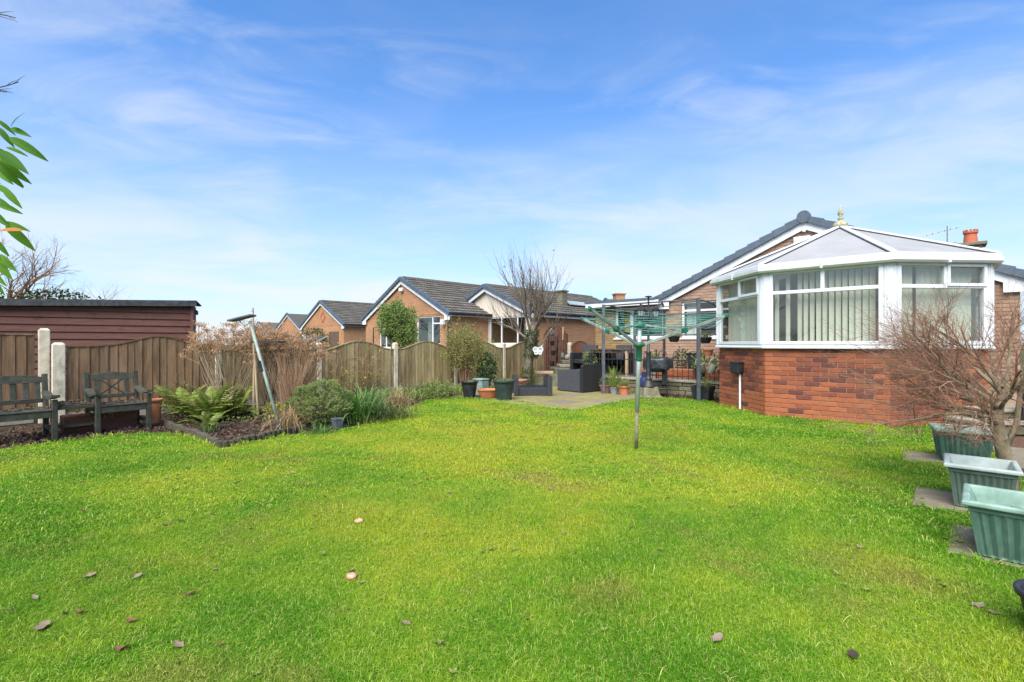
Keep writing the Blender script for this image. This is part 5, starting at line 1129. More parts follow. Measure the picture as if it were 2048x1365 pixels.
t = pot('plant_pot', 'smaller black plastic pot left of the terracotta bowl', G(939, 795), 0.125, 0.185, 0.36, 'black_plastic', rim=0.04, rimw=0.016); leafy(t, 'leaf_low', 60, 0.12, 0.31, 0.05, 0.04, rg)
t = pot('terracotta_bowl', 'shallow orange terracotta bowl between two dark pots', G(978, 796), 0.19, 0.27, 0.19, 'terracotta', rim=0.025, rimw=0.012, fill=0.8)
t = thing('storage_box', 'pale green weathered box behind the black plastic pot', 'box', G(962, 788), HA); MB().bbox(-0.15, 0.15, -0.12, 0.12, 0, 0.33, 0.012).build('body', 'box_green', t); MB().bbox(-0.165, 0.165, -0.135, 0.135, 0.331, 0.365, 0.01).build('lid', 'box_green', t)
# rattan coffee table with glass top
ct = thing('coffee_table', 'low dark rattan coffee table frame on the patio', 'table', G(1064, 794)+Vector((0.0, 0.38, 0.012)), R(4))
MB().bbox(-0.385, 0.385, -0.36, 0.36, 0.0, 0.19, 0.01).build('shelf', 'rattan', ct)
for x in (-1, 1):
    for y in (-1, 1): MB().bbox(x*0.385-0.05, x*0.385+0.05, y*0.36-0.05, y*0.36+0.05, 0.0, 0.44, 0.008).build('leg', 'rattan', ct)
MB().bbox(-0.43, 0.43, -0.405, 0.405, 0.441, 0.451, 0.003).build('glass_top', 'glass', ct)
bbp = G(1046, 783)+Vector((0, 0.15, 0.0)); bbth = thing('bird_bath', 'shallow stone bird bath bowl beside the rattan table', 'bird bath', G(1046, 786)+Vector((-0.05, 0.9, 0.012)))
MB().lathe([(0.14, 0), (0.13, 0.03), (0.07, 0.06), (0.07, 0.15), (0.17, 0.20), (0.20, 0.245), (0.185, 0.25), (0.12, 0.22), (0.001, 0.215)], 22).build('bowl', 'terracotta_pale', bbth, True)
# rattan armchair seen from behind
rc = thing('rattan_armchair', 'big grey rattan armchair turned away on the patio', 'armchair', G(1166, 788), R(40)); rc.scale = (0.93, 0.93, 0.97)
# local: x along the back (to the right), y towards the front
mb = MB(); mb.prism([(0, 0.03), (0.86, 0.03), (0.86, 0.72), (0.05, 0.72), (0, 0.69)], 0, 0.10, None); mb.build('backrest', 'rattan_dark', rc, bevel=0.012)
for x0, x1 in ((-0.012, 0.11), (0.762, 0.874)):
    mb = MB(); mb.add([(x0, 0.101, 0.03), (x1, 0.101, 0.03), (x1, 0.92, 0.03), (x0, 0.92, 0.03), (x0, 0.101, 0.60), (x1, 0.101, 0.60), (x1, 0.92, 0.55), (x0, 0.92, 0.55)], [(0, 3, 2, 1), (4, 5, 6, 7), (0, 1, 5, 4), (1, 2, 6, 5), (2, 3, 7, 6), (3, 0, 4, 7)]); mb.build('arm', 'rattan', rc, bevel=0.012)
MB().bbox(0.111, 0.761, 0.10, 0.90, 0.03, 0.36, 0.02).build('seat', 'rattan_dark', rc)
for x in (0.03, 0.83):
    for y in (0.05, 0.87): MB().bbox(x-0.02, x+0.02, y-0.02, y+0.02, 0, 0.03, 0.004).build('leg', 'iron', rc)
# raised terrace with low stone wall and hooped railing
TY = -1.79
def HWp(x, y, z=0): return HW(x, y, z)
ter = MB(); ter.slabp([(-5.6, TY+0.2), (-1.02, TY+0.2), (-1.02, -0.02), (-5.6, -0.02)], -0.02, TER-0.03); ter = ter.build('terrace', 'slab_grey', None, X=T(*HO) @ RZ(HA)); tag(ter, kind='structure')
for i in range(8):
    for j in range(3): MB().slabp([(-5.58+i*0.57, TY+0.21+j*0.52), (-5.58+i*0.57+0.56, TY+0.21+j*0.52), (-5.58+i*0.57+0.56, TY+0.21+j*0.52+0.51), (-5.58+i*0.57, TY+0.21+j*0.52+0.51)], TER-0.029, TER-rng.uniform(0, 0.006)).build('paving_slab', 'slab_grey', ter)
lw = thing('low_stone_wall', 'low mossy stone retaining wall under the hooped railing', 'wall', HWp(-5.6, TY), HA)
MB().box(0.01, 4.64, 0.02, 0.19, -0.02, 0.30).build('core', 'soil', lw)
for r in range(3):
    x = -0.0-(0.18 if r % 2 else 0)
    while x < 4.62:
        L = rng.uniform(0.28, 0.5); a_, b_ = max(x, 0), min(x+L-0.012, 4.65)
        if b_-a_ > 0.06: MB().bbox(a_, b_, rng.uniform(-0.012, 0.008), 0.03, r*0.1+0.003, r*0.1+0.095, 0.012).build('stone', 'stone', lw)
        x += L
for i in range(8): MB().bbox(0.0+i*0.583, 0.575+i*0.583, -0.04, 0.21, 0.302, 0.352, 0.008).build('cap_stone', 'stone_cap', lw)
rail = thing('hooped_railing', 'black iron hoop-topped railing along the terrace wall', 'railing', HWp(-5.6, TY+0.09), HA)
for z in (0.43, 0.80): MB().bar((0.9, 0, z), (4.6, 0, z), 0.012, 0.022, c=0.002).build('rail', 'iron', rail)
x = 0.95
for k in range(10):
    xa, xb = 0.95+k*0.37, 0.95+k*0.37+0.22; pts_ = [(xa, 0, 0.352)]+[((xa+xb)/2-0.11*math.cos(math.pi*i/8), 0, 0.92+0.11*math.sin(math.pi*i/8)) for i in range(9)]+[(xb, 0, 0.352)]
    MB().tube(pts_, 0.008, 6).build('hoop', 'iron', rail); MB().tube([((xa+xb)/2, 0, 0.352), ((xa+xb)/2, 0, 0.93), ((xa+xb)/2, 0, 0.97)], [0.007, 0.007, 0.001], 5).build('spike', 'iron', rail)
for x_ in (0.9, 2.75, 4.6): 
    m_ = MB(); m_.tube([(x_, 0, 0.352), (x_, 0, 1.02)], 0.014, 6); m_.sphere((x_, 0, 1.04), 0.025, 8); m_.build('post', 'iron', rail)
pl = thing('brick_planter', 'low red brick planter on the terrace behind the railing', 'planter', HWp(-3.1, TY+0.55, TER), HA)
sp = []
for X_, L_b in ((Matrix(), 1.9), (T(1.9, 0, 0) @ RZ(R(90)), 0.4)): sp += brick_rows(0, L_b, 0, 3, lambda r, x: 'o', X_)
MB().box(0.012, 1.888, 0.012, 0.4, 0, 0.22).build('core', 'mortar_red', pl); pieces('brick', sp, bmc, pl)
# gazebo frame
gz = thing('metal_gazebo', 'slate grey metal gazebo frame with curved arms over the terrace', 'gazebo', (0, 0, 0))
g1, g2 = G(1207, 789), G(1397, 803); dep = hy*1.60; g3, g4 = g1+dep, g2+dep
for p, z0, z1 in ((g1, 0, 2.13), (g2, 0, 2.16), (g3, TER, 1.95), (g4, TER, 1.95)): m_ = MB(); m_.bbox(p.x-0.034, p.x+0.034, p.y-0.034, p.y+0.034, z0, z1, 0.006); m_.bbox(p.x-0.07, p.x+0.07, p.y-0.07, p.y+0.07, z0, z0+0.012, 0.003); m_.build('post', 'slate_metal', gz)
V = lambda p, z: Vector((p.x, p.y, z))
for a_, b_, za, zb in ((g1, g2, 2.10, 2.13), (g1, g2, 2.0, 2.02), (g3, g4, 1.93, 1.93), (g3, g4, 1.62, 1.62), (g3, g4, 1.42, 1.42)): MB().tube([V(a_, za), V(b_, zb)], 0.018 if za != 2.0 else 0.009, 8).build('beam', 'slate_metal', gz)
for a_, b_ in ((g1, g3), (g2, g4)):
    pts_ = [a_.lerp(b_, u)+Vector((0, 0, 2.11-0.19*u**2.0+0.03*math.sin(math.pi*u))) for u in [i/10 for i in range(11)]]; MB().tube(pts_, 0.017, 8).build('arm', 'slate_metal', gz)
def basket(p, label, hang, sd):
    t = thing('hanging_basket', label, 'hanging basket', p, 0, 'hanging baskets'); rgl = random.Random(sd)
    MB().lathe([(0.075, -0.13), (0.10, -0.12), (0.145, 0.0), (0.15, 0.012), (0.14, 0.012), (0.13, 0.0), (0.001, -0.01)], 18).build('basket', 'black_plastic', t)
    sprout(t, 'grass_mixed', 60, 0.10, 0.0, 0.22, 0.009, (0.3, 1.4), 2.4, rgl); leafy(t, 'leaf_low', 80, 0.13, 0.0, 0.10, 0.035, rgl, 'foliage')
    for a_ in (0, 2.1, 4.2): MB().tube([(0.14*math.cos(a_), 0.14*math.sin(a_), 0.01), (0, 0, hang)], 0.0035, 4).build('chain', 'iron', t)
basket(P(1348, 674, 11.85), 'black hanging basket below the left end of the house window', 0.27, 1); basket(P(1411, 676, 11.4), 'black hanging basket just right of the gazebo post', 0.27, 2)
# black planter box by the gazebo post, pots around the patio
t = thing('black_planter', 'square black planter at the foot of the gazebo post by the conservatory', 'planter', G(1404, 803)+Vector((0.12, 0.25, 0)), HA)
mb = MB(); mb.add([(-0.15, -0.15, 0), (0.15, -0.15, 0), (0.15, 0.15, 0), (-0.15, 0.15, 0), (-0.2, -0.2, 0.30), (0.2, -0.2, 0.30), (0.2, 0.2, 0.30), (-0.2, 0.2, 0.30), (-0.18, -0.18, 0.30), (0.18, -0.18, 0.30), (0.18, 0.18, 0.30), (-0.18, 0.18, 0.30), (-0.17, -0.17, 0.25), (0.17, -0.17, 0.25), (0.17, 0.17, 0.25), (-0.17, 0.17, 0.25)], [(3, 2, 1, 0), (0, 1, 5, 4), (1, 2, 6, 5), (2, 3, 7, 6), (3, 0, 4, 7), (4, 5, 9, 8), (5, 6, 10, 9), (6, 7, 11, 10), (7, 4, 8, 11), (8, 9, 13, 12), (9, 10, 14, 13), (10, 11, 15, 14), (11, 8, 12, 15), (12, 13, 14, 15)]); mb.build('body', 'black_plastic', t)
leafy(t, 'leaf_low', 160, 0.16, 0.25, 0.22, 0.05, rg)
t = pot('plant_pot', 'faded pink terracotta pot at the foot of the left gazebo post', G(1210, 788)+Vector((0.04, 0.12, 0)), 0.10, 0.15, 0.20, 'terracotta_pale', rim=0.035, rimw=0.014, n=8); leafy(t, 'leaf_fern', 120, 0.12, 0.17, 0.25, 0.06, rg)
t = pot('plant_pot', 'small grey pot with a spiky green plant beside the orange pot', G(1228, 790), 0.075, 0.095, 0.17, 'zinc_pot', rim=0.02, rimw=0.008); sprout(t, 'leaf_fern', 90, 0.06, 0.14, 0.55, 0.010, (1.1, 1.55), 0.5, rg)
t = pot('plant_pot', 'bright orange terracotta pot holding grassy leaves by the stone plinth', G(1248, 791), 0.10, 0.125, 0.22, 'terracotta', rim=0.05, rimw=0.01); sprout(t, 'grass_mixed', 110, 0.09, 0.19, 0.28, 0.010, (0.5, 1.5), 1.8, rg)
# table and chairs up on the terrace
tb = thing('garden_table', 'brown wooden garden table on the terrace', 'table', HWp(-4.35, TY+0.75, TER), HA)
for i in range(6): MB().bbox(-0.6, 0.6, -0.36+i*0.12, -0.25+i*0.12, 0.68, 0.71, 0.004).build('slat', 'brown_wood', tb)
MB().bbox(-0.56, 0.56, -0.32, -0.29, 0.60, 0.679, 0.004).build('apron', 'brown_wood', tb)
for x in (-0.52, 0.52):
    for y in (-0.30, 0.28): MB().bbox(x-0.035, x+0.035, y-0.035, y+0.035, 0, 0.679, 0.005).build('leg', 'brown_wood' if x < 0 else 'bare_wood', tb)
for x, lab in ((-5.15, 'grey rattan chair by the dark fence panel on the terrace'), (-4.45, 'grey rattan chair behind the brown garden table')):
    c = thing('rattan_chair', lab, 'chair', HWp(x, -0.55 if x > -5 else TY+0.55, TER), HA, 'rattan chairs on the terrace')
    MB().bbox(-0.25, 0.25, 0.20, 0.27, 0.03, 0.82, 0.015).build('backrest', 'rattan', c); MB().bbox(-0.25, 0.25, -0.27, 0.199, 0.30, 0.42, 0.015).build('seat', 'rattan_dark', c)
    for s in (-1, 1): MB().bbox(s*0.30-0.045, s*0.30+0.045, -0.29, 0.28, 0.03, 0.60, 0.012).build('arm', 'rattan_dark', c)
    for s in (-1, 1):
        for y in (-0.24, 0.24): MB().bbox(s*0.3-0.02, s*0.3+0.02, y-0.02, y+0.02, 0, 0.03).build('leg', 'iron', c)
# lamp post on its stone plinth
lp = G(1302, 798)+Vector((0.0, 0.2, 0))
pn = MB(); pn.add([(-0.23, -0.22, 0), (0.23, -0.22, 0), (0.23, 0.22, 0), (-0.23, 0.22, 0), (-0.24, -0.23, 0.04), (0.24, -0.23, 0.04), (0.24, 0.23, 0.04), (-0.24, 0.23, 0.04), (-0.20, -0.19, 0.05), (0.20, -0.19, 0.05), (0.20, 0.19, 0.05), (-0.20, 0.19, 0.05), (-0.15, -0.15, 0.24), (0.16, -0.15, 0.25), (0.15, 0.15, 0.24), (-0.16, 0.15, 0.23)], [(3, 2, 1, 0)]+[(4*i+j, 4*i+(j+1) % 4, 4*i+4+(j+1) % 4, 4*i+4+j) for i in range(3) for j in range(4)]+[(12, 13, 14, 15)])
o = pn.build('stone_plinth', 'stone', None, X=T(*lp) @ RZ(R(10)), bevel=0.015); tag(o, 'mossy stone plinth carrying the black lamp post', 'plinth')
lm = thing('garden_lamp_post', 'tall black iron garden lamp post with three lanterns', 'lamp post', lp+Vector((0, 0, 0.235)), R(12))
MB().lathe([(0.16, 0), (0.165, 0.02), (0.13, 0.06), (0.085, 0.14), (0.07, 0.17), (0.085, 0.19), (0.06, 0.21), (0.05, 0.25), (0.052, 0.75), (0.062, 0.78), (0.05, 0.80), (0.028, 0.82), (0.026, 1.55), (0.04, 1.57), (0.03, 1.60), (0.018, 1.62), (0.016, 1.98), (0.028, 2.0), (0.075, 2.005), (0.08, 2.02), (0.001, 2.035)], 18).build('column', 'slate_metal' if False else 'iron', lm, True)
for k, a_ in enumerate((0.05, 0.05+math.pi, 0.05+math.pi*0.55)):
    ex, ey = 0.19*math.cos(a_), 0.19*math.sin(a_)
    MB().tube([(0, 0, 1.42), (ex*0.55, ey*0.55, 1.38), (ex, ey, 1.45), (ex, ey, 1.56)], 0.010, 6).build('arm', 'iron', lm)
    ln_ = MB().lathe([(0.055, 1.56), (0.055, 1.575), (0.045, 1.58)], 6, T(ex, ey, 0)).add([], []).build('lantern', 'iron', lm)
    MB().lathe([(0.045, 1.58), (0.078, 1.70), (0.001, 1.70)], 6, T(ex, ey, 0)).build('lantern_glass', 'lamp_glass', ln_)
    m_ = MB(); m_.lathe([(0.10, 1.70), (0.105, 1.712), (0.055, 1.775), (0.03, 1.79), (0.02, 1.82), (0.028, 1.835), (0.006, 1.85), (0.001, 1.89)], 6, T(ex, ey, 0))
    for i in range(6): b_ = 2*math.pi*i/6; m_.tube([(ex+0.046*math.cos(b_), ey+0.046*math.sin(b_), 1.575), (ex+0.08*math.cos(b_), ey+0.08*math.sin(b_), 1.70)], 0.005, 4)
    m_.build('lantern_roof', 'iron', ln_)
    if k < 2: MB().sphere((ex, ey, 1.33), 0.048, 14).build('globe', 'globe', lm, True)
# gas bottle and barbecue
gb = thing('gas_bottle', 'blue gas bottle standing beside the lamp post', 'gas bottle', Vector((3.12, 11.28, 0.0)))
MB().lathe([(0.12, 0.0), (0.12, 0.05), (0.135, 0.06), (0.14, 0.10), (0.14, 0.34), (0.13, 0.39), (0.09, 0.43), (0.05, 0.445), (0.001, 0.45)], 22).build('body', 'blue_gas', gb, True)
m_ = MB(); m_.lathe([(0.09, 0.42), (0.09, 0.54), (0.083, 0.54), (0.083, 0.42)], 18, squash=None); m_.build('collar', 'blue_gas', gb); MB().lathe([(0.03, 0.44), (0.03, 0.50), (0.045, 0.51), (0.02, 0.53), (0.001, 0.53)], 10).build('valve', 'galv', gb)
mk = MB(); mk.lathe([(0.045, 0), (0.045, 0.003), (0.001, 0.003)], 14, T(0, -0.139, 0.22) @ RX(R(90))); mk.build('red_logo', mat('dull_red_print', (0.22, 0.015, 0.05), rough=0.5), gb)
bq = thing('barbecue', 'small barbecue under a shiny black cover by the lamp post', 'barbecue', G(1328, 797)+Vector((0.02, 0.55, 0)), R(-15))
MB().lathe([(0.16, 0.55), (0.25, 0.60), (0.27, 0.68), (0.001, 0.68)], 16, SC(1.05, 0.7, 1)).build('bowl', 'bbq_green', bq, True)
for x in (-0.2, 0.2):
    for y in (-0.13, 0.13): MB().tube([(x*1.15, y*1.3, 0), (x*0.8, y, 0.62)], 0.012, 6).build('leg', 'iron', bq)
MB().bbox(-0.2, 0.2, -0.14, 0.14, 0.16, 0.175, 0.003).build('shelf', 'brown_wood', bq)
cv = MB(); nn_, mm_ = 30, 9
for j in range(mm_+1):
    v_ = j/mm_
    for i in range(nn_):
        a_ = 2*math.pi*i/nn_; rr = 0.001+0.30*math.sin(min(v_*1.35, 1)*math.pi/2); z = 0.90-0.06*v_-0.20*max(0, v_-0.55)/0.45; rr *= 1+0.10*v_*math.sin(a_*5+1)+0.04*noise.noise(Vector((math.cos(a_)*2, math.sin(a_)*2, v_*5)))
        cv.v.append((rr*math.cos(a_)*1.1, rr*math.sin(a_)*0.75, z+0.075*v_*noise.noise(Vector((math.cos(a_)*3+5, math.sin(a_)*3, v_*4)))))
cv.f = [(j*nn_+i, (j+1)*nn_+i, (j+1)*nn_+(i+1) % nn_, j*nn_+(i+1) % nn_) for j in range(mm_) for i in range(nn_)]; cv.mi = [0]*len(cv.f); cv.build('cover', 'cover', bq, True)
MB().bbox(0.1, 0.22, -0.03, 0.03, 0.25, 0.55, 0.01).build('tool_bag', 'black_plastic', bq)
# pots hung and stood along the railing
t = pot('plant_pot', 'tall black square pot standing on the terrace behind the railing', HWp(-2.35, -0.55, TER), 0.11, 0.14, 0.62, 'black_plastic', square=True, rim=0.04); 
t = pot('plant_pot', 'red terracotta trough on top of the railing by the conservatory', HWp(-1.62, TY+0.10, 0.93), 0.085, 0.11, 0.14, 'terracotta', rim=0.03, rimw=0.01, n=14)
for k, (px, py, d_, tilt, lab) in enumerate(((1403, 735, 10.7, -0.35, 'white bucket of trailing leaves hung on the railing, left one'), (1424, 737, 10.6, 0.3, 'white bucket tilted on the railing next to the brick base'))):
    p = P(px, py, d_); t = thing('hanging_bucket', lab, 'bucket', p, 0, 'white buckets on the railing'); t.rotation_euler = (0.1, tilt, 0)
    MB().lathe([(0.065, -0.12), (0.095, 0.08), (0.10, 0.085), (0.092, 0.085), (0.085, 0.05), (0.001, 0.05)], 18).build('bucket', 'white_bucket', t, True)
    MB().tube([(0.098*math.cos(b_), 0, 0.08+0.16*math.sin(b_)) for b_ in [math.pi*i/10 for i in range(11)]], 0.005, 5).build('handle', 'white_metal', t); leafy(t, 'leaf_fern', 90, 0.10, 0.04, 0.14, 0.045, rg)
t = pot('plant_pot', 'dark pot with tangled twigs against the conservatory wall', HWp(-1.32, TY+0.35, TER), 0.12, 0.15, 0.25, 'black_plastic'); leafy(t, 'leaf_fern_old', 260, 0.22, 0.22, 0.5, 0.06, rg)
for k, (x, y, z, lab, mt_, pm, r, h) in enumerate(((-1.95, TY+0.5, TER, 'black pot of arching green leaves behind the railing near the conservatory', 'leaf_fern', 'black_plastic', 0.12, 0.5), (-2.75, -0.40, TER, 'terracotta pot with a dark leafy shrub against the house wall', 'leaf_camellia', 'terracotta_pale', 0.13, 0.5), (-3.55, -0.32, TER, 'grey pot with a yellow-green plant below the wing window', 'leaf_vine', 'zinc_pot', 0.12, 0.42), (-4.9, TY+0.32, TER, 'dark pot of straggly foliage behind the big rattan armchair', 'leaf_low', 'slate_pot', 0.13, 0.45))):
    t = pot('plant_pot', lab, HWp(x, y, z), r*0.8, r, 0.26, pm, rim=0.03, rimw=0.01); leafy(t, mt_, 220, r*1.5, 0.20, h, 0.07, rg)
t = pot('plant_pot', 'low clay bowl of trailing leaves by the foot of the terrace wall', HWp(-3.75, TY-0.28, 0.012), 0.10, 0.15, 0.14, 'terracotta_pale', rim=0.02, rimw=0.01); leafy(t, 'leaf_low', 180, 0.2, 0.10, 0.26, 0.05, rg)
# corner by the gate: stone block with ball, stepladder, plant stand with lantern, timber rail
sb = thing('stone_steps', 'stepped mossy stone block with a stone ball on top', 'stone block', P(1135, 760, 14.3)*1.0, R(8)); sb.location.z = 0
MB().bbox(-0.45, 0.42, -0.3, 0.4, 0, 0.50, 0.03).build('block', 'stone', sb); MB().bbox(-0.28, 0.30, -0.2, 0.25, 0.502, 0.60, 0.02).build('step', 'stone_cap', sb); MB().bbox(-0.18, 0.18, -0.12, 0.16, 0.602, 0.72, 0.02).build('step', 'stone', sb); MB().sphere((0.0, 0.02, 0.80), 0.085, 14).build('ball', 'stone_cap', sb, True)
sl_ = thing('stepladder', 'brown wooden stepladder leaning by the dark gate', 'ladder', Vector((1.50, 14.95, 0)), R(-10))
for s in (-1, 1): MB().bar((s*0.16, 0, 0.3), (s*0.07, 0.1, 1.55), 0.03, 0.05, c=0.004).build('stile', 'brown_wood', sl_)
MB().bar((0.07, 0.09, 1.25), (0.07, 0.10, 1.72), 0.04, 0.05, c=0.004).build('stile_end', 'bare_wood', sl_)
for i in range(4): MB().bar((-0.15+i*0.02, 0.02*i, 0.5+i*0.27), (0.15-i*0.02, 0.02*i, 0.5+i*0.27), 0.09, 0.025, c=0.003).build('tread', 'brown_wood', sl_)
MB().bbox(0.02, 0.10, -0.05, 0.03, 0.78, 0.92, 0.004).build('hook_tin', 'box_green', sl_)
ps = thing('plant_stand', 'dark tiered plant stand with a white lantern on top by the gate', 'plant stand', Vector((1.22, 14.75, 0)), R(-20))
for s in (-1, 1):
    for y in (-0.1, 0.1): MB().tube([(s*0.16, y, 0), (s*0.14, y, 1.42)], 0.012, 5).build('upright', 'iron', ps)
for z in (0.5, 0.82, 1.12): MB().bbox(-0.17, 0.17, -0.12, 0.12, z, z+0.02, 0.003).build('shelf', 'brown_wood', ps); m_ = MB(); m_.lathe([(0.06, z+0.021), (0.08, z+0.17), (0.001, z+0.17)], 12, T(rng.uniform(-0.06, 0.06), 0, 0)); m_.build('tin', 'black_plastic', ps)
m_ = MB(); m_.lathe([(0.05, 1.42), (0.06, 1.45), (0.10, 1.47), (0.10, 1.50), (0.05, 1.60), (0.02, 1.62), (0.02, 1.65), (0.001, 1.66)], 14, T(-0.02, 0, 0.02)); m_.build('lantern', 'zinc_pot', ps, True); MB().bbox(-0.15, 0.15, -0.11, 0.11, 1.40, 1.42, 0.003).build('top_shelf', 'brown_wood', ps)
o = MB().bbox(-0.28, 0.28, -0.05, 0.05, 0.0, 0.08, 0.01).build('timber_rail', 'bare_wood', None, X=T(*P(1087, 748, 13.6)) @ RZ(R(-6))); tag(o, 'short pale timber rail beside the pollarded trunk', 'timber')
o2 = MB().bbox(-0.30, 0.55, 0.0, 0.25, 0.0, P(1087, 748, 13.6).z-0.003, 0.02).build('stone_block', 'stone', None, X=T(P(1087, 748, 13.6).x, 13.55, 0) @ RZ(R(-6))); tag(o2, 'low mossy stone edging below the timber rail', 'stone block')

# ---------------------------------------------------------------- rotary clothes dryer
RD = G(1272, 900); rdr = thing('rotary_dryer', 'green and silver rotary clothes dryer standing open on the lawn', 'clothes dryer', RD)
tilt = Vector((0.045, 0, 1.2)).normalized()
def up_(z): return Vector((0.03*z, 0, z))
MB().tube([up_(-0.02), up_(0.44)], 0.020, 12).build('ground_socket', 'rusty', rdr, True); MB().tube([up_(0.43), up_(1.45)], 0.024, 12).build('pole', 'galv', rdr, True)
MB().lathe([(0.026, 1.0), (0.034, 1.02), (0.032, 1.16), (0.06, 1.17), (0.065, 1.20), (0.045, 1.215), (0.026, 1.22)], 16, T(0.034, 0, 0)).build('lower_hub', 'green_plastic', rdr, True)
MB().lathe([(0.03, 1.38), (0.05, 1.385), (0.06, 1.41), (0.055, 1.435), (0.02, 1.45), (0.001, 1.452)], 16, T(0.043, 0, 0)).build('upper_hub', 'green_plastic', rdr, True)
tipz = 1.54; arms = []
for az, L in ((12, 1.13), (117, 1.12), (231, 1.12)):
    d = Vector((math.cos(R(az)), math.sin(R(az)), 0)); a_ = up_(1.19)+d*0.05; b_ = Vector((0.035, 0, 0))+d*L+Vector((0, 0, tipz)); arms.append((a_, b_)); A_ = MB(); A_.bar(a_, b_, 0.018, 0.034, c=0.004)
    ar = A_.build('arm', 'galv_green', rdr); m_ = a_.lerp(b_, 0.47); m_ = MB().bar(a_.lerp(b_, 0.44), a_.lerp(b_, 0.51), 0.045, 0.06, c=0.008); m_.build('slider', 'green_plastic', ar)
    MB().bar(b_-(b_-a_).normalized()*0.05, b_+(b_-a_).normalized()*0.012, 0.026, 0.042, c=0.006).build('arm_cap', 'green_plastic', ar)
    MB().bar(up_(1.41)+d*0.05, a_.lerp(b_, 0.475), 0.014, 0.02, c=0.003).build('brace', 'galv_green', rdr)
lines = MB()
for k in range(9):
    u = 0.36+0.075*k; P3 = [a_.lerp(b_, u)+Vector((0, 0, 0.017)) for a_, b_ in arms]
    for i in range(3):
        p, q = P3[i], P3[(i+1) % 3]; sag = 0.02+0.012*rng.random(); lines.tube([p.lerp(q, t_)-Vector((0, 0, sag*4*t_*(1-t_))) for t_ in (0, 0.25, 0.5, 0.75, 1)], 0.0028, 5, cap=False)
lines.build('washing_line', 'line', rdr)
lp_ = MB(); b_ = arms[0][1]; lp_.tube([b_, b_+Vector((-0.12, 0, -0.12)), b_+Vector((-0.25, 0, -0.16)), b_+Vector((-0.42, 0, -0.13))], 0.004, 5); lp_.tube([b_, b_+Vector((-0.14, 0.02, -0.09)), b_+Vector((-0.3, 0.02, -0.12)), b_+Vector((-0.45, 0.02, -0.11))], 0.004, 5); lp_.build('loose_line', 'line', rdr)
# neighbour's dryer showing over the fence
nd = thing('rotary_dryer', 'neighbour\'s grey rotary dryer showing over the fence', 'clothes dryer', (-5.85, 13.6, 0))
MB().tube([(0, 0, 0), (0, 0, 1.45)], 0.025, 8).build('pole', 'galv', nd); ar2 = []
for az in (20, 110, 200, 290):
    d = Vector((math.cos(R(az)), math.sin(R(az)), 0)); MB().bar(Vector((0, 0, 1.12))+d*0.03, d*0.62+Vector((0, 0, 1.42)), 0.02, 0.03).build('arm', 'galv', nd); ar2.append((Vector((0, 0, 1.12)), d*0.62+Vector((0, 0, 1.42))))
l2 = MB()
for k in range(5):
    q_ = [a_.lerp(b_, 0.5+0.12*k) for a_, b_ in ar2]
    for i in range(4): l2.tube([q_[i], q_[(i+1) % 4]], 0.003, 4)
l2.build('washing_line', 'galv', nd)

